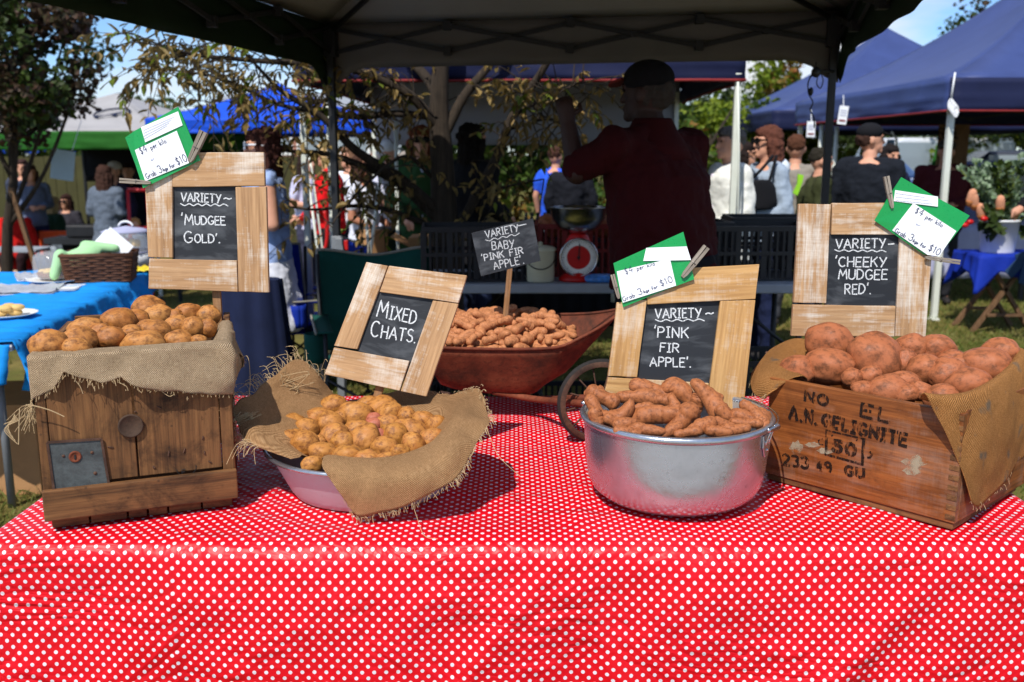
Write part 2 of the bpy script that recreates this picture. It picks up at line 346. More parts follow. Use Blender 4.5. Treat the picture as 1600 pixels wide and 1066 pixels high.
MT['grey_roof'] = fabric('grey_canopy_fabric', lin(168, 166, 166), .10, .85, 3, .08)
MT['green_fab'] = fabric('green_canopy_fabric', lin(40, 98, 34), .08, .8, 4, .15)
MT['blue_fab'] = fabric('bright_blue_canopy_fabric', lin(28, 84, 214), .10, .6, 3, .12)
MT['navy_fab'] = fabric('navy_canopy_fabric', lin(58, 72, 120), .03, .5, 3, .1)
MT['own_roof'] = fabric('coated_dark_canopy', lin(150, 147, 140), .03, .85, 3, .08)
MT['green_dark'] = fabric('dark_green_valance', lin(26, 44, 26), .01, .85, 4, .15)
MT['grey_valance'] = fabric('dark_grey_valance', lin(100, 97, 92), .01, .85, 4, .1)
MT['navy_dark'] = fabric('deep_navy_valance', lin(28, 34, 66), .02, .6, 3, .15)
MT['red_trim'] = C('red_piping', lin(130, 30, 30), .7)
MT['sky_cloth'] = fabric('azure_cloth', lin(24, 146, 230), .08, .8, 5, .1, .5, .02)
MT['blue_cloth'] = fabric('royal_blue_cloth', lin(22, 50, 160), .05, .75, 5, .15, .5, .02)
MT['slate_ribbon'] = fabric('slate_blue_ribbon', lin(38, 62, 92), .05, .7, 8, .15)
MT['lilac_cloth'] = fabric('pale_lilac_cloth', lin(170, 172, 200), .05, .8, 4, .06)
MT['dark_cloth'] = fabric('black_cloth', lin(22, 22, 26), 0, .85, 4, .2)
MT['navy_cloth'] = fabric('navy_cloth', lin(26, 34, 62), 0, .85, 5, .2)
MT['chair_green'] = fabric('bottle_green_canvas', lin(20, 74, 66), .04, .85, 6, .15)
MT['chair_trim'] = C('grey_binding', lin(138, 134, 124), .9)
MT['chair_blue'] = fabric('blue_camp_canvas', lin(16, 46, 150), .04, .8, 6, .12)
MT['wicker'] = wood('dark_wicker', lin(50, 28, 18), lin(84, 50, 32), lin(116, 74, 50), 2, 0, .3)
MT['towel'] = fabric('pale_green_towel', lin(168, 214, 160), .05, .95, 20, .12)
MT['cakeA'] = C('golden_pastry', lin(214, 178, 112), .8, .25, 30, .4)
MT['cakeB'] = C('brown_cake', lin(120, 74, 44), .8, .3, 40, .4)
MT['foil'] = C('plastic_wrap', lin(206, 208, 214), .2, .15, 30, .6, .01, .3)
MT['yellow'] = C('yellow_wrapping', lin(222, 196, 40), .5, .15)
MT['dome'] = glass('clear_plastic_dome', (.9, .93, .96, 1), .05, .22)
MT['glass'] = glass('window_glass', (.3, .36, .4, 1), .03, .75)
MT['bark'] = wood('grey_bark', lin(34, 28, 23), lin(52, 44, 36), lin(76, 65, 54), .6, 0, .4, .95)
MT['brick'] = None
def mk_leaf(name, a, b, c, tr=.25):
    m = M(name); g = m.gc(); n = m.noise(g, 3.1, 3); n2 = m.noise(g, 23, 2)
    col = m.mix(m.ramp(n2, (.35, 0.), (.65, 1.)), m.ramp(n, (.35, a), (.65, b)), c); m.set(col, .6, 0, None, .3)
    out = m.t.nodes['Material Output']; t = m.nd('BsdfTranslucent'); m.inp(t.inputs[0], col); mx = m.nd('MixShader'); mx.inputs[0].default_value = tr
    m.t.links.new(m.b.outputs[0], mx.inputs[1]); m.t.links.new(t.outputs[0], mx.inputs[2]); m.t.links.new(mx.outputs[0], out.inputs['Surface']); return m.m
MT['leaf_dry'] = mk_leaf('dry_autumn_leaves', lin(138, 110, 62), lin(162, 136, 82), lin(108, 96, 50))
MT['leaf_green'] = mk_leaf('fresh_green_leaves', lin(92, 118, 34), lin(130, 142, 44), lin(110, 120, 30))
MT['leaf_plum'] = mk_leaf('dark_plum_leaves', lin(58, 44, 34), lin(50, 58, 26), lin(76, 50, 38), .15)
MT['leaf_hedge'] = mk_leaf('hedge_leaves', lin(44, 78, 22), lin(78, 108, 30), lin(60, 66, 24))
MT['leaf_lime'] = mk_leaf('yellow_green_leaves', lin(110, 130, 24), lin(140, 146, 34), lin(84, 106, 22))
MT['leaf_red'] = mk_leaf('red_autumn_leaves', lin(150, 60, 30), lin(120, 96, 30), lin(96, 104, 34))
MT['leaf_dark'] = mk_leaf('dark_green_leaves', lin(40, 62, 22), lin(70, 92, 28), lin(50, 58, 22))
MT['leaf_silver'] = mk_leaf('silver_green_leaves', lin(140, 158, 130), lin(168, 184, 156), lin(96, 124, 84))
def mk_brick():
    m = M('red_brick'); g = m.gc(); n = m.nd('TexBrick'); m.inp(n.inputs['Vector'], g); n.inputs['Scale'].default_value = 4
    n.inputs['Color1'].default_value = lin(176, 104, 76); n.inputs['Color2'].default_value = lin(150, 86, 62); n.inputs['Mortar'].default_value = lin(170, 160, 148)
    return m.set(n.outputs[0], .9)
MT['brick'] = mk_brick()
MT['render'] = C('pale_render', lin(206, 200, 180), .9, .08)
MT['tin_roof'] = C('grey_tin_roof', lin(150, 154, 158), .5, .1)
MT['skin'] = C('skin', lin(206, 150, 122), .55, .08, 14, .1, spec=.4)
MT['skin_tan'] = C('tanned_skin', lin(176, 118, 90), .55, .08, 14, .1)
MT['lens'] = C('dark_lenses', lin(14, 14, 16), .15, .1)
MT['eye'] = C('eye', lin(40, 30, 26), .3, .1)
_cl = {}
def cloth_mat(c, pat=None):
    k = (c, pat)
    if k not in _cl:
        if pat is None: _cl[k] = fabric('clothing_%d' % len(_cl), lin(*c), 0, .9, 9, .12, .3, .02)
        else:
            m = M('printed_clothing_%d' % len(_cl)); g = m.gc(); n = m.noise(g, 22, 3, .6, 1.)
            _cl[k] = m.set(m.ramp(n, (.46, lin(*c)), (.54, lin(*pat))), .9, 0, m.bump(m.noise(g, 9, 4), .3, .02), .2)
    return _cl[k]
# ------------------------------------------------------------------ hand lettering (single-stroke alphabet)
def arc(cx, cy, rx, ry, a0, a1, n=8): return [(cx+rx*math.cos(R(a0+(a1-a0)*i/n)), cy+ry*math.sin(R(a0+(a1-a0)*i/n))) for i in range(n+1)]
G = {
'A': (.72, [[(0,0),(.36,1),(.72,0)],[(.13,.36),(.6,.36)]]),
'B': (.6, [[(0,0),(0,1)],[(0,1)]+arc(.3,.77,.24,.23,90,-90)+[(0,.54)],[(.3,.54)]+arc(.32,.27,.28,.27,90,-90)+[(0,0)]]),
'C': (.62, [arc(.36,.5,.36,.5,50,310,12)]), 'D': (.62, [[(0,0),(0,1)],[(0,1)]+arc(.18,.5,.44,.5,90,-90,10)+[(0,0)]]),
'E': (.5, [[(.5,1),(0,1),(0,0),(.52,0)],[(0,.52),(.42,.54)]]), 'F': (.5, [[(.52,1),(0,1),(0,0)],[(0,.54),(.4,.55)]]),
'G': (.66, [arc(.36,.5,.36,.5,50,330,12)+[(.67,.42),(.42,.42)]]), 'H': (.58, [[(0,0),(0,1)],[(.58,0),(.58,1)],[(0,.5),(.58,.52)]]),
'I': (.3, [[(.15,0),(.15,1)],[(0,1),(.3,1)],[(0,0),(.3,0)]]), 'K': (.58, [[(0,0),(0,1)],[(.56,1),(.02,.45)],[(.2,.6),(.6,0)]]),
'L': (.48, [[(0,1),(0,0),(.48,.02)]]), 'M': (.78, [[(0,0),(.1,1),(.4,.3),(.7,1),(.8,0)]]), 'N': (.62, [[(0,0),(0,1),(.6,0),(.62,1)]]),
'O': (.68, [arc(.34,.5,.34,.5,90,450,14)]), 'P': (.54, [[(0,0),(0,1)],[(0,1)]+arc(.26,.74,.28,.26,90,-90)+[(0,.48)]]),
'R': (.6, [[(0,0),(0,1)],[(0,1)]+arc(.26,.75,.28,.25,90,-90)+[(0,.5)],[(.22,.5),(.6,0)]]),
'S': (.52, [arc(.27,.76,.25,.24,40,250,8)+arc(.26,.25,.27,.26,80,-150,8)]), 'T': (.6, [[(0,1),(.62,1)],[(.31,1),(.3,0)]]),
'U': (.58, [[(0,1),(0,.3)]+arc(.29,.3,.29,.3,180,360)+[(.58,1)]]), 'V': (.68, [[(0,1),(.34,0),(.7,1)]]),
'X': (.62, [[(0,1),(.62,0)],[(.6,1),(0,0)]]), 'Y': (.64, [[(0,1),(.32,.5)],[(.64,1),(.2,0)]]),
'0': (.56, [arc(.28,.5,.28,.5,90,450,12)]), '1': (.22, [[(0,.8),(.14,1),(.14,0)]]), '2': (.54, [arc(.27,.73,.26,.27,160,-40)+[(0,0),(.55,0)]]),
'3': (.52, [arc(.22,.76,.27,.24,150,-80)+arc(.22,.27,.3,.28,80,-150)]), '4': (.56, [[(.4,0),(.4,1),(0,.34),(.58,.34)]]),
'5': (.52, [[(.5,1),(.08,1),(.04,.58)]+arc(.22,.31,.3,.31,110,-150)]), '9': (.54, [arc(.27,.7,.26,.28,0,360,10)+[(.5,.3),(.4,0)]]),
'$': (.5, [arc(.27,.7,.22,.2,40,250,7)+arc(.24,.27,.23,.22,80,-150,7),[(.26,1.08),(.25,-.1)]]),
"'": (.12, [[(.1,1.12),(.04,.86)]]), '.': (.1, [[(.03,.0),(.07,.03)]]), '~': (.55, [[(0,.38),(.14,.52),(.28,.44),(.4,.34),(.55,.5)]]), '-': (.4, [[(0,.5),(.4,.52)]]),
'a': (.46, [arc(.22,.25,.22,.25,20,340,9),[(.44,.52),(.44,0)]]), 'b': (.46, [[(0,1),(0,0)],arc(.22,.25,.22,.25,180,-180,9)]),
'e': (.44, [[(0,.27),(.43,.29)]+arc(.22,.25,.21,.25,10,310,8)]), 'f': (.36, [[(.36,.92),(.22,1),(.15,.85),(.15,0)],[(0,.5),(.34,.5)]]),
'g': (.44, [arc(.22,.25,.22,.25,20,340,8),[(.44,.5),(.42,-.2),(.2,-.34),(.02,-.24)]]), 'i': (.1, [[(.05,.5),(.05,0)],[(.05,.72),(.06,.76)]]),
'k': (.4, [[(0,1),(0,0)],[(.36,.52),(.02,.22)],[(.12,.3),(.4,0)]]), 'l': (.1, [[(.05,1),(.05,0)]]), 'o': (.46, [arc(.23,.25,.23,.25,90,450,9)]),
'p': (.46, [[(0,.5),(0,-.4)],arc(.22,.25,.22,.25,180,-180,9)]), 'r': (.32, [[(0,.5),(0,0)],[(0,.32),(.14,.5),(.32,.46)]]), 's': (.34, [[(.32,.46),(.1,.5),(.04,.36),(.28,.2),(.22,.02),(0,.04)]]), ' ': (.42, []),
}
def write(mb, text, p0, p1, hgt, up, n, w, big=1.0, jit=.03, seed=1, gap=.2, small=None, butt=False):
    """letters along p0->p1 (3-D baseline) of height hgt, stroke width w, lying just off a surface with normal n"""
    rnd = random.Random(seed); L = (p1-p0).length; dx = (p1-p0)/L
    up = (up-dx*up.dot(dx)).normalized(); n = n.normalized()
    ks = [(big if (i == 0 or text[i-1] in " '") and big > 1 else 1) * (small[i] if small else 1) for i in range(len(text))]
    tot = sum((G[c][0]+gap)*k for c, k in zip(text, ks))-gap; sx = L/tot; x = 0
    for c, k in zip(text, ks):
        wd, st = G[c]
        dy = rnd.uniform(-jit, jit)*hgt
        for s in st:
            pts = [p0+dx*((x+q[0]*k+rnd.uniform(-jit, jit)*.6)*sx)+up*(q[1]*hgt*k+dy) for q in s]
            ribbon(mb, pts, w, n)
        x += (wd+gap)*k
def ribbon(mb, pts, w, n, th=.0006):
    out = []
    for i in range(len(pts)-1):
        seg = max(1, int((pts[i+1]-pts[i]).length/.006))
        for k in range(seg): out.append(pts[i].lerp(pts[i+1], k/seg))
    out.append(pts[-1]); pts = out; N = len(pts)
    vs = []; fs = []
    for i, p in enumerate(pts):
        d = (pts[min(N-1, i+1)]-pts[max(0, i-1)]); d = d.normalized() if d.length > 1e-8 else V((1, 0, 0)); s = n.cross(d).normalized()
        ww = w*(.5+.10*noise.noise(p*420)); e = d*w*.3*(-1 if i == 0 else (1 if i == N-1 else 0))
        vs += [p-s*ww+e, p+s*ww+e, p+s*ww+n*th+e, p-s*ww+n*th+e]
    for i in range(N-1):
        a = i*4; b = a+4
        fs += [(a+3, b+3, b+2, a+2), (a, a+1, b+1, b), (a+1, a+2, b+2, b+1), (a+3, a, b, b+3)]
    fs += [(0, 3, 2, 1), (N*4-4, N*4-3, N*4-2, N*4-1)]
    mb.add(vs, fs)
# ------------------------------------------------------------------ SETTING: ground
TZ = .75
def build_ground():
    mb = MB(); xs = [-60+i*1.2 for i in range(101)]; ys = [-6+j*.8 for j in range(110)]
    xs = [-900, -300]+xs+[300, 900]; ys = [-300]+ys+[140, 300, 900]
    mb.grid([[V((x, y, gz(x, y))) for y in ys] for x in xs])
    m = M('worn_lawn'); g = m.gc(); a = m.noise(g, .9, 6, .65); b = m.noise(g, 9, 5, .7); c = m.noise(g, 90, 3)
    # gc maps X->x, Z->y, -Y->z
    col = m.mix(m.ramp(a, (.35, 0.), (.65, 1.)), lin(74, 86, 32), lin(132, 116, 66)); col = m.mix(m.ramp(b, (.45, 0.), (.7, .8)), col, lin(84, 70, 44)); col = m.mix(m.ramp(c, (.4, 0.), (.8, .5)), col, lin(46, 58, 18))
    tag(mb.build('ground', m.set(col, .95, 0, m.bump(c, .5, .02), .1), None, True), kind='structure')
    mb = MB(); p = [(-9, 15.2), (-3.2, 15.6), (-3.4, 17.2), (-9.5, 17)]
    for i in range(1): mb.prism([V((x, y, gz(x, y)+.004)) for x, y in p], V((0, 0, .02)))
    tag(mb.build('path', C('sandy_path', lin(196, 158, 122), .95, .1, 5)), kind='structure')
    mb = MB(); mb.prism([V((x, y, .004)) for x, y in ((-40, -9), (40, -9), (40, 1.1), (-40, 1.1))], V((0, 0, .02)))  # unseen gravel strip behind the camera, added for pot reflections and bounce light
    tag(mb.build('path', C('added_pale_gravel', lin(176, 170, 160), .95, .12, 6)), kind='structure')
    rnd = random.Random(4)
    def patch(mb, x0, x1, y0, y1, n, h0, h1, w):
        for _ in range(n):
            x, y = rnd.uniform(x0, x1), rnd.uniform(y0, y1); z = gz(x, y)
            if noise.noise(V((x*1.7, y*1.7, 3))) < -.15 and rnd.random() < .6: continue
            a = rnd.uniform(0, 6.28); h = rnd.uniform(h0, h1); lx, ly = rnd.gauss(0, .5)*h, rnd.gauss(0, .5)*h; c, s = math.cos(a)*w, math.sin(a)*w
            mb.add([(x-c, y-s, z), (x+c, y+s, z), (x+c*.6+lx*.5, y+s*.6+ly*.5, z+h*.6), (x+lx, y+ly, z+h*.85)], [(0, 1, 2, 3)])
    mb = MB()
    patch(mb, -3.2, -1.1, 3.2, 7, 26000, .02, .06, .003); patch(mb, -1.1, 1.4, 3.6, 8, 13000, .02, .06, .003)
    patch(mb, 1.4, 4.2, 3.2, 8, 26000, .02, .06, .003); patch(mb, 1.6, 7.5, 7, 13, 26000, .03, .07, .005); patch(mb, -8, -2, 7, 15, 16000, .03, .08, .006)
    tag(mb.build('grass', mk_leaf('grass_blades', lin(112, 118, 46), lin(150, 136, 84), lin(74, 96, 30), .2)), kind='stuff')
    mb = MB()
    for _ in range(420):
        x, y = rnd.choice([(rnd.uniform(-3, -1.15), rnd.uniform(3.2, 6.2)), (rnd.uniform(1.2, 4), rnd.uniform(3.2, 8)), (rnd.uniform(-1.1, 1), rnd.uniform(3.6, 6.5))]); z = gz(x, y)+.012
        a = rnd.uniform(0, 6.28); l = rnd.uniform(.02, .045); d = V((math.cos(a), math.sin(a), rnd.uniform(-.1, .3)))*l; e = V((-math.sin(a), math.cos(a), rnd.uniform(0, .6)))*l*.4
        c = V((x, y, z)); mb.add([c-d, c+e, c+d+V((0, 0, .008)), c-e], [(0, 1, 2), (0, 2, 3)])
    tag(mb.build('fallen_leaves', MT['leaf_dry']), kind='stuff')
build_ground()
# ------------------------------------------------------------------ trees
def leafmesh(rnd, mb, c, n, spread, size, droop=.3, shape=None):
    for _ in range(n):
        while True:
            p = V((rnd.uniform(-1, 1), rnd.uniform(-1, 1), rnd.uniform(-1, 1)))
            if p.length < 1: break
        p = V((p.x*spread[0], p.y*spread[1], p.z*spread[2]))+c
        d = V((rnd.gauss(0, 1), rnd.gauss(0, 1), rnd.gauss(-droop, .7))).normalized(); x, y = frame(d); a = rnd.uniform(0, 6.28); s = x*math.cos(a)+y*math.sin(a); n_ = d.cross(s)
        l = size*rnd.uniform(.6, 1.4); w = l*.42
        mb.add([p, p+d*l*.5+s*w+n_*w*.3, p+d*l, p+d*l*.5-s*w+n_*w*.3], [(0, 1, 2, 3)])
def auto_tree(name, label, cat, base, h, trunk_r, crown_c, crown_r, lm, n, leaf, group=None, seed=1, lm2=None, lean=0, nb=9, clumps=26):
    rnd = random.Random(seed); base = V(base); t = thing(name, label, cat, base, group)
    mb = MB(); top = V(crown_c)+V((0, 0, crown_r[2]*.3)); pts = [base+(top-base)*k/6+V((rnd.gauss(0, .05), rnd.gauss(0, .05), 0))*min(k, 1)*h*.12 for k in range(7)]
    mb.tube(pts, [trunk_r*(1-.13*k) for k in range(7)], 9)
    cl = []
    for k in range(clumps):
        while True:
            q = V((rnd.uniform(-1, 1), rnd.uniform(-1, 1), rnd.uniform(-1, 1)))
            if .25 < q.length < 1: break
        cl.append(V(crown_c)+V((q.x*crown_r[0], q.y*crown_r[1], q.z*crown_r[2])))
    for k in range(nb):
        e = cl[k]; s = pts[rnd.randint(2, 5)]; mid = s.lerp(e, .5)+V((0, 0, -.05*h*rnd.random()))
        mb.tube(cat_rom([s, mid, e], 4), [trunk_r*.4*(1-.09*i) for i in range(9)], 6)
    mb.build('trunk', MT['bark'], t, True, ax=(0, 0, 1))
    A = MB(); B = MB()
    for i, c in enumerate(cl):
        k = rnd.uniform(.22, .42); leafmesh(rnd, B if (lm2 and i % 3 == 0) else A, c, n//clumps, (crown_r[0]*k, crown_r[1]*k, crown_r[2]*k*.8), leaf)
    A.build('crown', MT[lm], t)
    if lm2: B.build('crown', MT[lm2], t)
    return t
def front_tree():
    rnd = random.Random(11); Y = 6.35
    t = thing('tree', 'thin grey-barked autumn tree with drooping brown leaves behind the marquee pole', 'tree', (PY(695, 300, Y).x, Y, 0))
    mb = MB()
    def limb(px, r0, r1, y0=0, y1=0):
        n = len(px); pts = cat_rom([PY(x, y, Y+y0+(y1-y0)*i/(n-1)) for i, (x, y) in enumerate(px)], 5)
        for i in range(1, len(pts)-1): pts[i] += V((noise.noise(pts[i]*3), noise.noise(pts[i]*3+V((9, 0, 0))), noise.noise(pts[i]*3+V((0, 9, 0)))))*.02
        mb.tube(pts, [r0+(r1-r0)*i/(len(pts)-1) for i in range(len(pts))], 8); return pts
    b = PY(706, 640, Y); bpt = V((b.x, Y, gz(b.x, Y)-.05))
    pts = [bpt]+[PY(x, y, Y) for x, y in ((700, 430), (694, 330), (690, 240), (686, 170), (690, 90), (704, 0), (720, -120))]
    mb.tube(cat_rom(pts, 4), [.108-.0028*i for i in range(29)], 12)
    limbs = [limb([(690, 350), (640, 300), (575, 262), (510, 240), (450, 236), (390, 225)], .035, .006, 0, -.3),
      limb([(690, 335), (640, 290), (560, 235), (500, 180), (440, 140), (390, 90)], .042, .008, 0, -.5),
      limb([(686, 200), (640, 150), (560, 112), (470, 100), (390, 92), (300, 82), (230, 60)], .036, .005, 0, -.6),
      limb([(676, 180), (600, 180), (530, 180), (440, 165), (330, 120), (240, 110)], .026, .004, 0, -.2),
      limb([(692, 360), (620, 330), (560, 320), (490, 330), (430, 320)], .022, .004, 0, -.45),
      limb([(712, 360), (765, 265), (800, 185), (845, 110), (880, 50)], .034, .02, 0, -.2),
      limb([(680, 280), (640, 245), (600, 262), (560, 300), (520, 350)], .016, .004, 0, -.6),
      limb([(686, 150), (660, 110), (600, 60), (540, 0)], .04, .02, 0, .3), limb([(690, 220), (720, 160), (760, 110), (800, 60)], .04, .02, 0, .1),
      limb([(800, 185), (860, 150), (910, 130)], .012, .004, 0, -.5), limb([(790, 205), (840, 190), (880, 190)], .012, .004, 0, -.5), limb([(740, 300), (800, 290), (850, 280)], .012, .004, 0, -.3)]
    A = MB(); B = MB()
    def leaflet(mbx, p, d, l):
        x, y = frame(d); a = rnd.uniform(-.7, .7); s = x*math.cos(a)+y*math.sin(a); n_ = d.cross(s); w = l*rnd.uniform(.15, .24); k = rnd.uniform(.4, 1.0)
        e = n_*l*rnd.uniform(-.25, .25)
        mbx.add([p, p+d*l*.35+s*w+n_*w*k, p+d*l*.7+s*w*.7+n_*w*k+e*.6, p+d*l+e, p+d*l*.7-s*w*.7+n_*w*k+e*.6, p+d*l*.35-s*w+n_*w*k, p+d*l*.35, p+d*l*.7+e*.6], [(0, 1, 6), (1, 2, 7, 6), (2, 3, 7), (0, 6, 5), (6, 7, 4, 5), (7, 3, 4)])
    def spray(p, d, mbx):
        n = rnd.randint(3, 6); L = rnd.uniform(.08, .2); pts = [p+d*L*i/3+V((0, 0, -.04*(i/3)**2)) for i in range(4)]; mb.tube(pts, .0022, 4)
        for i in range(n):
            q = pts[min(3, int(i/n*4))+0]; dd = (V((rnd.gauss(0, .7), rnd.gauss(0, .6), -.8+rnd.gauss(0, .4)))+d*.5).normalized(); leaflet(mbx, q, dd, rnd.uniform(.05, .095))
    for li, L in enumerate(limbs):
        dens = [.8, 1.1, 2.6, 2.2, .7, .35, .4, .3, .3, 2.2, 2.2, .8][li]
        for i in range(3, len(L)):
            for _ in range(int(dens)+(rnd.random() < dens % 1)):
                d = V((rnd.gauss(-.2, .7), rnd.gauss(-.2, .6), rnd.gauss(.1, .7))).normalized(); l = rnd.uniform(.12, .5)*(.6+.5*i/len(L))
                e = L[i]+d*l+V((0, 0, -.06)); m_ = L[i].lerp(e, .5)+V((0, 0, .04)); tw = cat_rom([L[i], m_, e], 4); mb.tube(tw, [.005-.0004*k for k in range(len(tw))], 5)
                for k in (3, 5, 7, 8):
                    if rnd.random() < .42: spray(tw[k], (d+V((rnd.gauss(0, .6), rnd.gauss(0, .6), rnd.gauss(-.2, .4)))).normalized(), B if rnd.random() < .10 else A)
    # leaf sprays against the sky at the far left and low leaves by the chairs
    for (x, y, k) in [(215, 55, 7), (250, 75, 8), (290, 70, 8), (240, 120, 7), (300, 110, 8), (340, 95, 10), (360, 130, 10), (320, 160, 6), (385, 150, 7), (310, 190, 4), (400, 110, 8), (430, 130, 8), (480, 120, 9), (520, 150, 6), (440, 345, 7), (425, 318, 5), (615, 345, 4), (730, 320, 6), (760, 340, 7), (780, 360, 5), (740, 250, 3), (860, 150, 6), (890, 170, 6), (910, 150, 6), (880, 200, 4)]:
        c = PY(x, y, Y-rnd.uniform(.1, .7))
        near = min((q for L in limbs for q in L[2:]), key=lambda q: (q-c).length)
        tw = cat_rom([near, near.lerp(c, .5)+V((0, 0, .05)), c], 4); mb.tube(tw, [.005-.0004*i for i in range(len(tw))], 5)
        for _ in range((k+1)//2):
            q = c+V((rnd.gauss(0, .06), rnd.gauss(0, .08), rnd.gauss(0, .05))); mb.tube([c, q], .002, 4); spray(q, V((rnd.gauss(-.2, .7), rnd.gauss(0, .5), rnd.gauss(0, .5))).normalized(), B if rnd.random() < .10 else A)
    mb.build('trunk', MT['bark'], t, True, ax=(0, 0, 1)); A.build('crown', MT['leaf_dry'], t); B.build('crown', MT['leaf_green'], t)
front_tree()
def at(px, py, Y): return PY(px, py, Y)
def base(px, Y): p = PY(px, 260, Y); return V((p.x, Y, gz(p.x, Y)))
p = base(-14, 10.5)
auto_tree('tree', 'dark plum-leaved tree at the left edge in front of the grey marquee', 'tree', p, 4, .075, (at(22, 95, 10.5)), (.80, .9, .86), 'leaf_plum', 7600, .075, None, 3, 'leaf_dark', nb=14, clumps=44)
for i, (px, Y, py, rx, rz, lm, lm2, n, lab) in enumerate([(1205, 24, 150, 1.0, 1.5, 'leaf_lime', 'leaf_red', 1500, 'slender tree turning red and yellow above the shrubs'), (1130, 27, 180, 1.4, 1.3, 'leaf_dark', 'leaf_hedge', 2200, 'round green tree behind the man in the pale jacket'),
    (1110, 17, 235, .9, .9, 'leaf_lime', None, 2200, 'yellow-green bush beside the man in the pale jacket'), (1190, 18, 235, 1.3, .9, 'leaf_lime', 'leaf_hedge', 2600, 'yellow-green bush behind the woman in the grey hoodie'), (1275, 19, 255, .9, .5, 'leaf_lime', None, 1300, 'yellow-green bush below the navy marquee edge'),
    (1525, 30, 50, 1.0, 1.1, 'leaf_dark', 'leaf_plum', 600, 'bare-topped dark tree showing over the navy marquee'), (1530, 26, 205, 2.2, 1.1, 'leaf_lime', 'leaf_dark', 2600, 'green and yellow tree under the navy marquee roof'), (1610, 27, 200, 1.8, 1.2, 'leaf_dark', 'leaf_red', 2000, 'dark leafy tree at the right edge behind the cars'), (1360, 30, 225, 2.4, .7, 'leaf_dark', None, 1800, 'low dark tree behind the white van')]):
    c = at(px, py, Y); auto_tree('tree' if 'tree' in lab else 'bush', lab, 'tree' if 'tree' in lab else 'bush', (c.x, Y, 0), c.z, .12 if 'tree' in lab else .06, c, (rx, rx*.8, rz), lm, n, .16 if Y > 20 else .12, 'trees and bushes beyond the stalls', 20+i, lm2, clumps=30)
def hedge():
    rnd = random.Random(8); Y = 13.0; x0, x1 = at(590, 250, Y).x, at(1085, 250, Y).x
    t = thing('hedge', 'tall leafy hedge with russet patches across the back of the stalls', 'hedge', ((x0+x1)/2, Y, 0))
    A = MB(); B = MB(); mb = MB()
    for k in range(12): x = x0+(x1-x0)*k/11; mb.tube([(x, Y+.2, gz(x, Y)), (x+rnd.gauss(0, .1), Y+.25, 1.2), (x+rnd.gauss(0, .2), Y+.2, 2.3)], [.05, .035, .01], 6)
    mb.build('stem', MT['bark'], t, True, ax=(0, 0, 1))
    for _ in range(170):
        c = V((rnd.uniform(x0, x1), Y+rnd.gauss(0, .22), rnd.uniform(.3, 2.5))); leafmesh(rnd, B if rnd.random() < .16 else A, c, 60, (.35, .25, .25), .11)
    A.build('foliage', MT['leaf_hedge'], t); B.build('foliage', MT['leaf_red'], t)
hedge()
def far_wood():
    rnd = random.Random(15); A = MB()
    for k in range(150):
        x = -75+k; y = 52+8*math.sin(k*.13)+rnd.uniform(-3, 3); h = 4.2+2.2*noise.noise(V((k*.11, 1, 0)))+rnd.uniform(-.6, .8)
        for q in range(4): leafmesh(rnd, A, V((x+rnd.uniform(-.6, .6), y, h*(.15+.25*q))), 22, (1.1, .9, h*.2), .55)
    for sx in (-1, 1):
        for k in range(60):
            y = -2+k*.9; x = sx*(40+rnd.uniform(-2, 3)); h = 4+rnd.uniform(-1, 1.4)
            for q in range(4): leafmesh(rnd, A, V((x, y, h*(.15+.25*q))), 22, (1.0, 1.1, h*.2), .55)
    tag(A.build('distant_wood', MT['leaf_dark']), kind='stuff')
far_wood()
# ------------------------------------------------------------------ buildings far behind
def building(label, px0, px1, ytop, Y, m, h_roof, win):
    a, b = at(px0, ytop, Y), at(px1, ytop, Y); t = thing('building', label, 'building', (a.x, Y, 0)); zt = a.z-h_roof
    mb = MB(); mb.box(((a.x+b.x)/2, Y+3, zt/2-.3), (b.x-a.x, 6, zt+.6)); mb.build('wall', m, t, ax=(1, 0, 0))
    mb = MB(); e = .4; pr = [(a.x-e, Y-e, zt+.003), (a.x-e, Y+6+e, zt+.003), (a.x-e, Y+3, zt+h_roof)]; mb.prism([V(q) for q in pr], V((b.x-a.x+2*e, 0, 0))); mb.build('roof', MT['tin_roof'], t)
    for k in range(win):
        x = a.x+(b.x-a.x)*(k+.5)/win; mb = MB(); mb.box((x, Y-.01, zt-1.0), (1.2, .06, 1.1)); f = mb.build('window', MT['white_enamel'], t); mb = MB(); mb.box((x, Y-.045, zt-1.0), (1.0, .02, .9)); mb.build('pane', MT['glass'], f)
building('long red brick building with grey roof behind the blue marquee', 335, 640, 138, 34, MT['brick'], .7, 5)
building('brick building end beside the grey and green marquee', 225, 300, 176, 40, MT['brick'], .6, 1)
building('cream building with a low roof above the bushes', 1235, 1330, 138, 38, MT['render'], .9, 2)
def wire():
    for k, (dy, lab) in enumerate(((0, 'upper overhead wire crossing the sky at left'), (7, 'lower overhead wire crossing the sky at left'))):
        a, m_, b = at(-200, 148+dy, 30), at(230, 159+dy, 30), at(420, 152+dy, 30); mb = MB(); mb.tube(cat_rom([a, m_, b], 10), .012, 5)
        tag(mb.build('overhead_wire', MT['black_metal'], None, org=a), lab, 'wire')
wire()
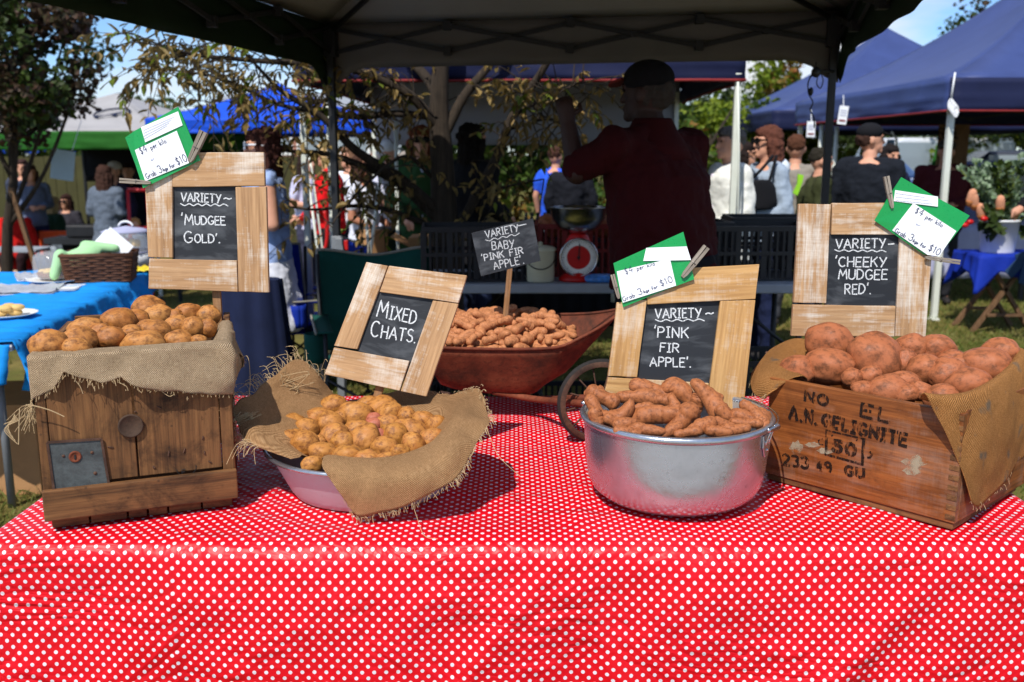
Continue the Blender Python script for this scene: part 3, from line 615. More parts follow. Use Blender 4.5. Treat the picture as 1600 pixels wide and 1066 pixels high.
# ------------------------------------------------------------------ table with polka dot cloth
TX0, TX1, TY0, TY1 = -1.10, 1.187, 1.925, 3.12
def tablecloth():
    r = .042; drop = .66
    def path(t):                                     # t: arc length outwards from the edge -> (out, down, n_out)
        if t <= 0: return (t, 0.)
        L = r*math.pi/2
        if t < L: a = t/r; return (r*math.sin(a), r*(1-math.cos(a)))
        return (r, r+(t-L))
    us = []; u = TX0-.5
    while u < TX1+.5: us.append(u); u += .011
    us = sorted(us+[-.71505, -.71495])
    vs = []; v = TY1+.3
    while v > TY0-drop:
        vs.append(v); v -= (.012 if v > TY0+.05 or v < TY0-.06 else .005)
    P = []; Gc = []
    for u in us:
        row = []; gr = []
        for v in vs:
            x, y, z = u, v, TZ; dl = TX0-u; dr = u-TX1; df = TY0-v; db = v-TY1
            s = max(dl, dr); so = path(s) if s > 0 else (0, 0); fo = path(df) if df > 0 else (0, 0); bo = path(db) if db > 0 else (0, 0)
            dn = max(so[1], fo[1], bo[1]); mn = min(max(s, 0), max(df, db, 0))
            q = V((u*1.0, v*1.0, 0))
            if s > 0: x = (TX0-so[0] if dl > 0 else TX1+so[0]); x += (-1 if dl > 0 else 1)*(mn*.42+.03*dn)
            if df > 0: y = TY0-fo[0]-mn*.42
            if db > 0: y = TY1+bo[0]+mn*.42
            z = TZ-dn
            if df > .02 and s <= 0:                   # hanging front: folds, sags and creases
                k = min(1, (df-.02)/.12)
                w = .026*noise.noise(V((u*2.2+v*1.3, v*.8, 1)))+.020*noise.noise(V((u*4.4-v*2.6, v*1.3, 4)))+.004*(abs(noise.noise(V((u*4+v*5, v*4-u*2, 2))))-.3)+.0012*noise.noise(V((u*18+v*9, v*14, 6)))
                w += .010*math.exp(-((u-.07-.50*df)/.035)**2)+.008*math.exp(-((u-.14+.75*df)/.03)**2)+.012*math.exp(-((u-.98+.9*df)/.05)**2)-.006*math.exp(-((u+.71-.05*df)/.01)**2)
                y -= (w+.012*df)*k
            elif df <= .02 and s <= 0 and db <= 0:
                e = min(1, max(0, (v-TY0)/.1)); bumpy = .005*noise.noise(V((u*6, v*7, 1)))+.006*(abs(noise.noise(V((u*6+v*5, v*5-u*2, 3))))-.3)+.0012*noise.noise(V((u*20, v*20, 5)))
                if -.72 < u < -.2: bumpy += .003*math.sin((v*3+u)*21)*smooth(-.72, -.5, u)*smooth(-.2, -.4, u)*smooth(2.6, 2.2, v)
                ridge = .007*math.exp(-((u-.15-.10*(v-2))/.02)**2)
                z += (bumpy+ridge)*e+.002-.003*(1-e)
            row.append(V((x, y, z)))
            gr.append((u+(.0 if u > -.715 else .011), v+(0. if u > -.715 else .008), 0))
        P.append(row); Gc.append(gr)
    mb = MB(); mb.grid(P, Gc, True)
    tag(mb.build('tablecloth', MT['cloth'], None, True, org=(.04, 2.5, TZ)), 'red oilcloth with white polka dots over the front table', 'tablecloth')
tablecloth()
# ------------------------------------------------------------------ potatoes
PROTO = {}
def potato_proto(kind, k):
    if (kind, k) in PROTO: return PROTO[kind, k]
    rnd = random.Random(k*17+len(kind)); bm = bmesh.new(); bmesh.ops.create_icosphere(bm, subdivisions=4, radius=1)
    eyes = [V((rnd.gauss(0, 1), rnd.gauss(0, 1), rnd.gauss(0, 1))).normalized() for _ in range(9)]
    o = V((k*5.3, 2, 1)); amp = .15 if kind != 'red' else .13
    for v in bm.verts:
        p = v.co.copy(); q = p*(1+amp*noise.noise(p*1.1+o)+.045*noise.noise(p*2.2+o)+.006*noise.noise(p*7+o))
        for e in eyes:
            d = (p-e).length; q -= p*.08*math.exp(-(d/.12)**2); q += p*.02*math.exp(-((d-.24)/.07)**2)
        v.co = q
    me = bpy.data.meshes.new('potato'); bm.to_mesh(me); bm.free()
    at_ = me.attributes.new('gc', 'FLOAT_VECTOR', 'POINT'); at_.data.foreach_set('vector', [c for v in me.vertices for c in v.co])
    me.polygons.foreach_set('use_smooth', [True]*len(me.polygons)); me.materials.append(MT[kind]); PROTO[kind, k] = me; return me
def fir_proto(kind, k, bend):
    key = (kind, k, bend)
    if key in PROTO: return PROTO[key]
    rnd = random.Random(k*31+5); n = 44; m = 22; mb = MB(); vs = []; fs = []; o = V((k*3.1, 1, 4)); knobs = [(rnd.uniform(.1, .9), rnd.uniform(0, 6.28), rnd.uniform(.06, .17), rnd.uniform(.07, .13)) for _ in range(5)]
    eyes = [(rnd.uniform(.08, .92), rnd.uniform(0, 6.28)) for _ in range(11)]; ph = rnd.uniform(0, 6)
    for i in range(n+1):
        t = i/n; x = -1+2*t; pr = max(.001, 1-abs(x)**4.2)**.5*(.86+.14*math.sin(t*5+ph)+.04*math.sin(t*11+ph*2))
        yb = bend*(1-x*x)+.05*math.sin(t*7+ph)
        for j in range(m):
            a = 2*math.pi*j/m; r = pr*(1+.09*noise.noise(V((x*2, math.cos(a), math.sin(a)))+o))
            for kt, ka, kh, kw in knobs:
                da = (a-ka+math.pi) % (2*math.pi)-math.pi; r += pr*kh*math.exp(-((t-kt)/kw)**2-(da/.75)**2)
            for et, ea in eyes:
                da = (a-ea+math.pi) % (2*math.pi)-math.pi; r -= pr*.15*math.exp(-((t-et)/.03)**2-(da/.42)**2)
            vs.append((x, yb, r*math.cos(a), r*math.sin(a)))
    for i in range(n):
        for j in range(m): fs.append((i*m+j, i*m+(j+1) % m, (i+1)*m+(j+1) % m, (i+1)*m+j))
    fs += [tuple(range(m-1, -1, -1)), tuple(range(n*m, n*m+m))]
    PROTO[key] = (vs, fs); return PROTO[key]
ORD = ['first', 'second', 'third', 'fourth', 'fifth', 'sixth', 'seventh', 'eighth', 'ninth', 'tenth', 'eleventh', 'twelfth', 'thirteenth', 'fourteenth']
def place_potatoes(lst, kind, where, group, yfun, cat='potato', fir=False, cname='', rows=3, seed=1):
    """lst: (px, py, half length px, half thickness px, tilt in the picture, bend, kind)"""
    rnd = random.Random(seed); objs = []
    order = sorted(lst, key=lambda q: q[1]); N = len(order); per = math.ceil(N/rows); lab = {}
    rn = {2: ['back', 'front'], 3: ['back', 'middle', 'front'], 4: ['back', 'second', 'third', 'front'], 5: ['backmost', 'second', 'third', 'fourth', 'front']}[rows]
    for r in range(rows):
        row = sorted(order[r*per:(r+1)*per], key=lambda q: q[0])
        for i, q in enumerate(row): lab[id(q)] = (ORD[i], rn[r])
    med = sorted(q[2]*q[3] for q in lst)[N//2]
    for i, q in enumerate(lst):
        px, py, a, b = q[:4]; ang = q[4] if len(q) > 4 else rnd.uniform(-15, 15); bend = q[5] if len(q) > 5 else 0; kd = q[6] if len(q) > 6 else kind
        Y = yfun(px, py)
        if not fir:
            bn = max(b, .76*a); py += (bn-b)*.9; kk = 1.2 if kind == 'chat' else 1.05; a *= 1.05*kk; b = bn*1.09*kk
        p = PY(px, py, Y); s = dep(p)/F; d = ray(px, py).normalized()
        right = V((1, 0, 0)); right = (right-d*right.dot(d)).normalized(); up = right.cross(d); ca, sa = math.cos(R(ang)), math.sin(R(ang))
        ax = right*ca+up*sa; ay = -right*sa+up*ca
        if not fir:
            size = 'large' if a*b > med*1.35 else ('small' if a*b < med*.7 else 'medium'); shp = 'long oval' if a > b*1.4 else ('oval' if a > b*1.15 else 'roundish')
            me = potato_proto(kd, rnd.randint(0, 13)); o = bpy.data.objects.new('potato', me); COL.objects.link(o)
            c = min(a, b)*.95; mt = Matrix((ax*a*s, ay*b*s, -d*c*s)).transposed().to_4x4()
            spin = Matrix.Diagonal(V((rnd.choice((-1, 1)), rnd.choice((-1, 1)), 1))).to_4x4()
            o.matrix_world = Matrix.Translation(p)@mt@Matrix.Rotation(rnd.choice((0, math.pi)), 4, 'X')@Matrix.Rotation(rnd.choice((0, math.pi)), 4, 'Z')
        else:
            size = 'long' if a > 60*.43 else 'short'; shp = 'bent knobbly' if abs(bend) > .2 else 'knobbly'
            vs, fs = fir_proto(kd, i, 0); mb = MB(); py -= 0; L = a*s*1.16; T = b*s*1.12; tl = rnd.uniform(-.25, .25)
            mb.add([p+(ax*x*L+(ay*(bend*(1-x*x)*L-bend*.5*L)))+ay*(yz*T+yb*L*.3)+(-d)*(zz*T)+d*x*L*tl for x, yb, yz, zz in vs], fs, [(x*L/T*.9, y, z) for x, y0, y, z in vs])
            o = mb.build('potato', MT[kd], None, True, org=p)
        w = lab[id(q)]; tag(o, '%s %s %spotato, %s from left, %s row %s' % (size, shp, cname, w[0], w[1], where), cat, group); objs.append(o)
    return objs
# ------------------------------------------------------------------ left crate
def vert(p, h): return V((p.x, p.y, p.z+h))
def slab(mb, a, b, z0, z1, n, th):                # upright board between ground points a,b
    mb.prism([V((a.x, a.y, z0)), V((b.x, b.y, z0)), V((b.x, b.y, z1)), V((a.x, a.y, z1))], n*th)
FL, FR = V((-.998, 1.945, TZ)), V((-.630, 2.09, TZ)); dB = V((-.125, .445, 0)); HB = .385
def left_crate():
    t = thing('wooden_crate', 'old dark wooden crate with zinc plate and round rusty disc', 'crate', (FL+FR+dB)/2)
    ex = (FR-FL).normalized(); ey = dB.normalized(); inn = V((-ex.y, ex.x, 0))
    z0, z1 = TZ+.028, TZ+HB; Lf = (FR-FL).length
    def P(u, v=0): return FL+ex*u*Lf+dB*v
    mats = MT['crate_old']
    for i, (u0, u1) in enumerate(((.0, .052), (.056, .478), (.488, .928), (.934, 1.0))):
        mb = MB(); slab(mb, P(u0), P(u1), z0+(.075 if 0 < i < 3 else .0), z1-(.0 if i % 2 else .004), inn, .018+(.003 if i in (0, 3) else 0)); mb.build('front_plank', mats, t, ax=(0, 0, 1), bev=.0016, seed=i)
    mb = MB(); slab(mb, P(-.005)-inn*.016, P(1.005)-inn*.016, TZ+.03, TZ+.098, inn, .0158); mb.build('bottom_rail', mats, t, ax=ex, bev=.003, seed=7)
    for k, v in enumerate((0, 1)):                   # side panels: two boards each
        u = 0 if k == 0 else 1; off = ex*(.0 if k else .0)
        nn = ex*(1 if k == 0 else -1)
        mb = MB()
        for a, b in ((0, .47), (.475, 1)): slab(mb, P(u, .045), P(u, .99), z0+(z1-z0)*a, z0+(z1-z0)*b, nn, .016)
        mb.build('side_panel', mats, t, ax=ey, bev=.0015, seed=10+k)
    mb = MB(); slab(mb, P(.05, .965), P(.95, .965), z0, z1+.012, inn, .016); mb.build('back_panel', mats, t, ax=ex, bev=.0015, seed=13)
    mb = MB(); slab(mb, P(.04, .05), P(.96, .05), z0+.004, z0+.02, inn, .38); mb.build('floor_panel', mats, t, ax=ex, seed=14)
    mb = MB(); rnd = random.Random(2); u = .02
    while u < .97:
        w = rnd.uniform(.1, .2); slab(mb, P(u, .03), P(min(.99, u+w-.01), .03), TZ+.004, TZ+.0275, inn, .38); u += w
    mb.build('base_slats', mats, t, ax=ex, bev=.002, seed=15)
    pf = Pl(FL-inn*.0005, -inn); c2 = crop(0, 440, 400/1015)
    def q(x, y, off): return pf.at(*c2(x, y), off)
    mb = MB(); mb.prism([q(x, y, .0005) for x, y in ((188, 636), (402, 622), (440, 852), (222, 878))], -inn*.003); pl = mb.build('metal_plate', MT['plate'], t, ax=ex, bev=.0008)
    mb = MB()
    for a, b in (((188, 636), (402, 622)), ((222, 878), (440, 852)), ((402, 622), (440, 852)), ((188, 636), (222, 878))): mb.beam(q(*a, .0045), q(*b, .0045), .005, .003, inn)
    mb.build('plate_rim', MT['rust_dark'], pl)
    M_ = Matrix((ex, V((0, 0, 1)), -inn)).transposed()
    mb = MB()
    for x, y, r_ in ((252, 690, .0035), (365, 676, .0035), (378, 758, .004), (330, 836, .003)): mb.lathe([(r_, 0), (r_*.8, .0015), (.0003, .002)], q(x, y, .0036), 12, M_)
    mb.build('rivet', MT['rust_dark'], pl, True)
    mb = MB(); mb.lathe([(.0125, 0), (.0125, .002), (.010, .003), (.008, .0012), (.0003, .001)], q(298, 692, .0036), 20, M_); mb.build('keyhole', MT['rust'], pl, True)
    mb = MB(); mb.beam(q(298, 684, .0055), q(298, 702, .0055), .003, .002, inn); mb.build('keyhole_slot', MT['black_metal'], pl)
    mb = MB(); mb.lathe([(.0255, 0), (.0265, .003), (.025, .0048), (.0225, .0050), (.0218, .0042), (.0003, .0042)], q(518, 570, .003), 40, M_); ds = mb.build('round_disc', MT['disc'], t, True, ax=ex)
    mb = MB(); c = q(518, 570, .0076); n = -inn
    for txt, yy, hh in (('EMBER', .003, .006), ('3', -.010, .006)): pass
    mb = MB(); rnd = random.Random(5)                # old nail stubs and gouges
    for _ in range(14):
        mb = MB(); u, v = rnd.uniform(.08, .92), rnd.uniform(.3, .8); a = P(u)-inn*.001+V((0, 0, v*HB)); l = rnd.uniform(.004, .013); d = (ex*rnd.gauss(0, .5)+V((0, 0, rnd.gauss(0, 1)))).normalized()*l; mb.tube([a, a+d*.5-inn*.0012, a+d], .0015, 5); mb.build('nail', MT['rust_dark'], t)
    mb = MB()                                        # faint scratched E in a ring
    e0 = q(722, 765, .0008); write(mb, 'E', e0, e0+ex*.007, .012, V((0, 0, 1)), -inn, .0016); ctr = q(738, 735, .0008)
    ribbon(mb, [ctr+(ex*math.cos(a)+V((0, 0, 1))*math.sin(a))*.021 for a in [R(190+i*16) for i in range(12)]], .0012, -inn); mb.build('scratched_mark', MT['black_metal'], t)
left_crate()
def fringe(mb, pts, outs, rnd, l0=.01, l1=.035, n=3, r=.0007):
    for p, o in zip(pts, outs):
        for _ in range(n):
            if rnd.random() < .25: continue
            l = rnd.uniform(l0, l1); d = (o.normalized()+V((rnd.gauss(0, .35), rnd.gauss(0, .35), rnd.gauss(0, .3)))).normalized(); a = p+V((rnd.gauss(0, .003),)*3)
            m_ = a+d*l*.5+V((0, 0, .15*l)); mb.tube(cat_rom([a, m_, a+d*l+V((rnd.gauss(0, .25)*l, rnd.gauss(0, .2)*l, -.3*l))], 3), r*.75, 4)
def thread(mb, pts, r=.001): mb.tube(cat_rom([V(p) for p in pts], 6), r, 5)
def left_burlap():
    ex = (FR-FL).normalized(); inn = V((-ex.y, ex.x, 0)); ey = dB.normalized(); Lf = (FR-FL).length; zt = TZ+HB
    rim = []                                          # (point, outward, hang, inside)
    c2 = crop(0, 440, 400/1015)
    hem = [(52, 480), (92, 486), (150, 462), (210, 428), (255, 356), (330, 378), (400, 398), (480, 372), (520, 400), (580, 420), (700, 432), (860, 446), (935, 452)]
    pf = Pl(FL-inn*.012, -inn)
    def hang(u):
        best = None; pts = [((pf.at(*c2(x, y))-FL).dot(ex)/Lf, zt-pf.at(*c2(x, y)).z) for x, y in hem]
        for (a, ha), (b, hb) in zip(pts, pts[1:]):
            if a <= u <= b: t = (u-a)/(b-a); return ha+(hb-ha)*t
        return pts[0][1] if u < pts[0][0] else pts[-1][1]
    N = 96
    for i in range(14): v = 1-i/14; rim.append((FL+dB*.12*v, (-ex*.9-inn*.2*(1-v)).normalized(), hang(0)+.02*v+.02*(1-v), .05))
    for i in range(N+1):
        u = i/N; o = -inn
        if u < .05: o = (-inn-ex*.9*(1-u/.05)).normalized()
        if u > .95: o = (-inn+ex*.9*((u-.95)/.05)).normalized()
        rim.append((FL+(FR-FL)*u, o, hang(u), .05))
    for i in range(1, 30): v = i/30; rim.append((FR+dB*v*.62, ex, .105+.05*v*math.sin(v*9)-.045*v, .05*(1-v*.5)))
    P = []; g = []; acc = 0; last = None; ends = []; outs = []
    for i, (p, o, h, ins) in enumerate(rim):
        if last is not None: acc += (p-last).length
        last = p; row = []; gr = []; K = 22
        for k in range(-5, K+1):
            if k < 0: q = V((p.x, p.y, zt))-o*(.022+.004*abs(k))+V((0, 0, k/5*ins)); sv = k/5*ins-.02
            elif k < 4: a = math.pi*(k/3.); q = V((p.x, p.y, zt))-o*(.008+.014*math.cos(a))+V((0, 0, .006*math.sin(a)+.002)); sv = (k/3.)*.03-.02
            else:
                f = (k-3)/(K-3); dn = f*h; w = .032*noise.noise(V((acc*7, dn*7, 2)))*min(1, dn*14)+.009*noise.noise(V((acc*22, dn*22, 5)))
                q = V((p.x, p.y, zt-dn))+o*(.008+max(-.002, w+.006*f)); sv = dn+.01
                dz = .004*noise.noise(V((acc*31, 3, 1)))*f; q.z += dz
            row.append(q); gr.append((acc, sv, 0))
        P.append(row); g.append(gr); ends.append(row[-1]); outs.append(V((0, 0, -1))+o*.35)
    mb = MB(); mb.grid(P, g); o = mb.build('burlap_cloth', MT['burlap'], None, True, org=(FL+FR)/2+V((0, 0, HB)), solid=.0022)
    tag(o, 'grey-brown frayed burlap folded over the rim of the dark crate', 'burlap cloth'); ORIG[o] = (FL+FR)/2+V((0, 0, HB))
    mb = MB(); rnd = random.Random(3); fringe(mb, ends[:58], outs[:58], rnd, .004, .011, 2); fringe(mb, ends[:13], [V((-.6, -.2, -1))]*13, rnd, .02, .05, 3)
    fringe(mb, ends[58:], outs[58:], rnd, .002, .006, 1)
    T = lambda x, y, off=.012: pf.at(*c2(x, y), off)
    thread(mb, [T(104, 484), T(140, 488), T(200, 505), T(256, 530)], .0011); thread(mb, [T(300, 388), T(318, 410), T(330, 440)], .0007); thread(mb, [T(470, 395), T(500, 410), T(508, 428)], .0009); thread(mb, [T(640, 430), T(670, 450), T(690, 442)], .0007)
    a = FR+dB*.35+V((.01, 0, HB-.08)); thread(mb, [a, a+V((.03, 0, .02)), a+V((.035, 0, -.03)), a+V((.03, 0, -.08))], .0008)
    for k in range(7): thread(mb, [T(60+k*3, 520+k*4), T(50-k*5, 545+k*6), T(18+k*9, 560+k*13)], .0008)
    thread(mb, [T(80, 500), T(78, 560), T(76, 640)], .001)
    mb.build('fringe', MT['thread'], o)
left_burlap()
cl = crop(0, 140, 420/1066)
L1 = [(195,995,72,34),(315,982,64,38),(345,945,66,36),(470,925,62,54),(440,980,58,36),(590,860,60,38),(625,890,60,32),(545,915,46,40),(607,948,66,32),(570,992,76,30),(705,930,48,30),(745,885,50,32),(765,945,40,40),(704,986,57,26),(830,895,42,36),(826,945,32,34),(790,992,30,16),(305,1006,52,16),(690,892,34,18),(400,955,40,26),(520,960,40,24)]
place_potatoes([cl(x, y)+(a*.394, b*.394) for x, y, a, b in L1], 'gold', 'of the dark wooden crate', 'potatoes in the dark wooden crate', lambda x, y: 2.09+(532-y)*.0064+.38*((x-800)/F*2.2+.83), cname='golden ', rows=3, seed=5)
# ------------------------------------------------------------------ basin
BC = V((-.345, 2.235, TZ)); BR, BH = .248, .118
def basin():
    t = thing('metal_basin', 'lilac aluminium basin lined with burlap and holding small potatoes', 'basin', BC)
    mb = MB(); prof = [(.0, .003), (.17, .003), (.182, .006), (.192, .02), (.212, .06), (.232, .10), (.238, .112)]; inn = [(.234, .114), (.228, .10), (.208, .06), (.188, .022), (.178, .01), (.0, .008)]
    mb.lathe(prof+inn, BC, 72); mb.build('bowl', MT['basin'], t, True)
    mb = MB(); mb.lathe([(.236, .108), (.243, .107), (.2495, .110), (.2505, .115), (.246, .119), (.238, .117), (.236, .108)], BC, 72); mb.build('rim', MT['alu'], t, True)
basin()
def basin_burlap():
    c3 = crop(340, 380, 440/1066)
    # columns round the basin: (inner, rim, mid, tip), crop pixels + distance
    cols = [((395, 835, 2.06), (400, 812, 2.02), (404, 860, 1.99), (470, 950, 1.985)),
            ((420, 822, 2.07), (430, 805, 2.03), (450, 880, 1.985), (530, 1032, 1.985)),
            ((500, 830, 2.07), (520, 815, 2.03), (560, 900, 1.975), (622, 1018, 1.98)),
            ((590, 832, 2.07), (620, 815, 2.03), (660, 890, 1.975), (700, 1000, 1.985)),
            ((680, 815, 2.08), (710, 800, 2.045), (770, 860, 1.985), (800, 950, 1.99)),
            ((760, 785, 2.10), (800, 765, 2.065), (860, 810, 2.01), (900, 890, 2.00)),
            ((820, 750, 2.14), (860, 715, 2.11), (920, 740, 2.06), (960, 815, 2.03)),
            ((855, 700, 2.20), (890, 665, 2.17), (960, 670, 2.12), (1005, 710, 2.08)),
            ((850, 665, 2.28), (885, 635, 2.26), (965, 615, 2.20), (1022, 640, 2.16)),
            ((810, 645, 2.35), (850, 612, 2.36), (940, 575, 2.30), (995, 545, 2.25)),
            ((750, 635, 2.39), (790, 600, 2.42), (840, 580, 2.40), (895, 568, 2.36)),
            ((690, 630, 2.42), (720, 600, 2.45), (760, 580, 2.46), (800, 562, 2.46)),
            ((620, 622, 2.43), (640, 590, 2.47), (660, 576, 2.49), (680, 566, 2.50)),
            ((550, 618, 2.43), (555, 602, 2.47), (560, 592, 2.49), (566, 586, 2.50)),
            ((480, 622, 2.41), (470, 604, 2.45), (466, 596, 2.47), (462, 590, 2.48)),
            ((415, 620, 2.38), (390, 588, 2.42), (365, 540, 2.43), (330, 450, 2.44)),
            ((350, 640, 2.33), (310, 610, 2.37), (270, 560, 2.39), (215, 490, 2.40)),
            ((300, 665, 2.27), (250, 640, 2.30), (200, 600, 2.32), (130, 560, 2.33)),
            ((260, 700, 2.20), (205, 670, 2.22), (150, 640, 2.23), (70, 628, 2.24)),
            ((245, 740, 2.14), (190, 715, 2.14), (140, 700, 2.14), (85, 720, 2.15)),
            ((270, 775, 2.10), (225, 760, 2.09), (180, 755, 2.08), (150, 770, 2.085)),
            ((330, 805, 2.075), (310, 812, 2.055), (290, 815, 2.045), (280, 818, 2.042))]
    pts = [[PY(*c3(q[0], q[1]), q[2]) for q in col] for col in cols]
    for col in pts:                                   # a row deeper down among the potatoes
        q = col[0]; d = (V((BC.x, BC.y, q.z))-q); col.insert(0, q+d*.35+V((0, 0, -.05)))
    # columns -> fine along the ring
    ring = [cat_rom([c[k] for c in pts], 9) for k in range(5)]; N = len(ring[0]); P = []; g = []; acc = 0; ends = []; outs = []
    for i in range(N):
        colm = cat_rom([ring[k][i] for k in range(5)], 8)
        if i: acc += (ring[2][i]-ring[2][i-1]).length
        row = []; gr = []; sv = 0
        for k, q in enumerate(colm):
            if k: sv += (q-colm[k-1]).length
            f = k/len(colm); w = (.018*noise.noise(q*9)+.012*noise.noise(q*21+V((3, 0, 0))))*smooth(.35, .9, f); n_ = V((q.x-BC.x, q.y-BC.y, .15)).normalized()
            row.append(q+n_*w); gr.append((q.x*1.0+q.y*.55, sv*1.05+q.z*.2, 0))
        if i < N-1 or 1:
            P.append(row); g.append(gr); ends.append(row[-1]); outs.append((row[-1]-row[-3]))
    mb = MB(); mb.grid(P, g, True); org = BC+V((0, 0, BH)); o = mb.build('burlap_cloth', MT['burlap_brown'], None, True, org=org, solid=.0014)
    tag(o, 'brown frayed burlap sheet lining the lilac basin and hanging over its front', 'burlap cloth')
    mb = MB(); rnd = random.Random(9); fringe(mb, ends[2:88], outs[2:88], rnd, .005, .016, 4); fringe(mb, ends[130:182], outs[130:182], rnd, .012, .06, 4, .0008); fringe(mb, ends[88:130], outs[88:130], rnd, .003, .01, 1)
    for i in (64, 30):
        a = ends[i]; thread(mb, [a, a+V((.01, -.02, -.02)), V((a.x+.03, a.y-.06, max(TZ+.004, a.z-.05))), V((a.x+.06+.004*i % .03, a.y-.075, max(TZ+.004, a.z-.09)))], .0006)
    c = PY(*c3(250, 520), 2.40)
    for k in range(16): thread(mb, [c+V((rnd.gauss(0, .03), rnd.gauss(0, .01), rnd.gauss(-.02, .02))) for _ in range(5)], .0007)
    c = PY(*c3(115, 690), 2.20)
    for k in range(22): thread(mb, [c+V((rnd.gauss(0, .016), rnd.gauss(0, .01), .03)), c+V((rnd.gauss(-.012, .016), -.01, .0)), c+V((rnd.gauss(-.005, .016), -.01, rnd.uniform(-.04, -.07)))], .0008)
    mb.build('fringe', MT['thread'], o)
basin_burlap()
c3 = crop(340, 380, 440/1066); k3 = 440/1066
L2 = [(437,617,44,33),(378,660,42,28),(285,688,41,33),(338,702,41,32),(262,744,41,27),(333,760,46,39),(425,687,42,42,40),(522,652,56,40,5),(440,730,48,36,35),(477,758,38,37),(557,748,58,46,58),(532,708,45,29),(398,795,42,34),(497,800,52,27,-8),(570,612,40,24),(622,620,54,32),(652,647,41,36),(592,690,28,23,0,0,'pinkchat'),(645,684,37,31),(715,655,29,28),(672,730,46,39,-40),(742,708,52,28,-25),(785,678,43,31,-30),(828,692,32,33),(740,762,40,36,80),(810,738,42,28,15),(634,778,45,37),(614,735,22,26,0,0,'pinkchat'),(570,815,42,22),(640,818,46,14),(386,752,22,20),(592,662,26,16,0,0,'pinkchat'),(465,665,30,26),(700,695,28,24),(690,790,30,22),(360,830,34,18),(290,735,34,24)]
place_potatoes([c3(q[0], q[1])+(q[2]*k3, q[3]*k3)+tuple(q[4:]) for q in L2], 'chat', 'of the lilac basin', 'small potatoes in the lilac basin', lambda x, y: 2.065+(716-y)*.0041, cname='chat ', rows=4, seed=2)
# ------------------------------------------------------------------ pot
PC = V((.385, 2.175, TZ)); PR, PH = .222, .207
def pot():
    t = thing('cooking_pot', 'large round aluminium cooking pot full of knobbly potatoes', 'pot', PC)
    prof = [(.0, .004), (.13, .003), (.152, .006), (.174, .015), (.192, .030), (.204, .055), (.210, .10), (.2135, .15), (.2155, .188), (.216, .198)]; inn = [(.212, .199), (.208, .15), (.205, .1), (.198, .06), (.186, .035), (.15, .012), (.0, .01)]
    mb = MB(); mb.lathe(prof+inn, PC, 96); mb.build('bowl', MT['alu'], t, True)
    mb = MB(); mb.lathe([(.213, .190), (.219, .191), (.2245, .196), (.2255, .202), (.222, .2075), (.214, .2075), (.2115, .200), (.213, .190)], PC, 96); mb.build('rim', MT['alu'], t, True)
    for s, a in ((1, R(-31)), (-1, R(149))):
        d = V((math.cos(a), math.sin(a), 0)); tn = V((-d.y, d.x, 0)); c = PC+d*.2115+V((0, 0, .162)); mb = MB()
        pts = [c+tn*.03*x+V((0, 0, .028*z))+d*.002 for x, z in ((-1, .9), (1, .9), (.9, -.1), (.4, -1), (-.4, -1), (-.9, -.1))]; mb.prism(pts, d*.0035); lg = mb.build('lug', MT['alu'], t, bev=.001)
        mb = MB()
        for x, z in ((-.5, .3), (.5, .3), (0, -.55)): mb.ell(c+tn*.024*x+V((0, 0, .024*z))+d*.0055, (.0035, .0035, .0035), None, 10, 6)
        mb.build('rivet', MT['steel'], lg, True)
        mb = MB(); e = c+V((0, 0, .038)); mb.tube(cat_rom([c+tn*.012+d*.005, c+tn*.012+d*.014+V((0, 0, .03)), e+d*.02, c-tn*.012+d*.014+V((0, 0, .03)), c-tn*.012+d*.005], 6), .0022, 8); mb.caps(e+d*.012-tn*.018, e+d*.02+tn*.02, .006, .008, 10); mb.build('handle_bracket', MT['steel'], t, True)
    mb = MB(); a0 = R(-31); mb.tube([PC+V((math.cos(a0+math.pi*i/30)*.231, math.sin(a0+math.pi*i/30)*.231, .206)) for i in range(31)], .0022, 8); mb.build('bail_handle', MT['steel'], t, True)
pot()
c4 = crop(700, 380, 520/1205); k4 = 520/1205
L3 = [(560,572,58,34,-25),(602,632,72,38,20,-.45),(692,572,76,30,-2),(742,548,78,34,-16),(778,582,42,28,-8),(756,640,92,34,8,.12),(842,560,66,38,-38,.25),(846,655,68,36,48),(905,592,36,27,80),(962,610,112,37,-58,.12),(915,680,56,27,25),(722,690,62,20,-6),(706,612,38,20,6),(1112,625,56,28,-35),(1082,665,52,19,-4),(532,608,46,24,-60),(640,668,40,24,10),(810,690,40,20,30),(530,555,34,20,10),(1000,672,40,22,-20),(600,660,36,24,-30),(820,600,36,22,-70),(950,560,44,24,-30),(880,640,30,24,20),(1078,645,52,28,-12),(1128,655,44,26,-60),(1040,690,50,24,8),(980,696,46,22,-6),(650,698,46,20,-6),(870,700,46,20,8),(1010,640,44,26,-40),(540,650,40,24,-70)]
place_potatoes([c4(q[0], q[1]-14)+(q[2]*k4, q[3]*k4)+tuple(q[4:]) for q in L3], 'fir', 'of the aluminium pot', 'knobbly potatoes in the aluminium pot', lambda x, y: 2.015+(678-y)*.0036, fir=True, rows=3, seed=3, cname='pink fir ')
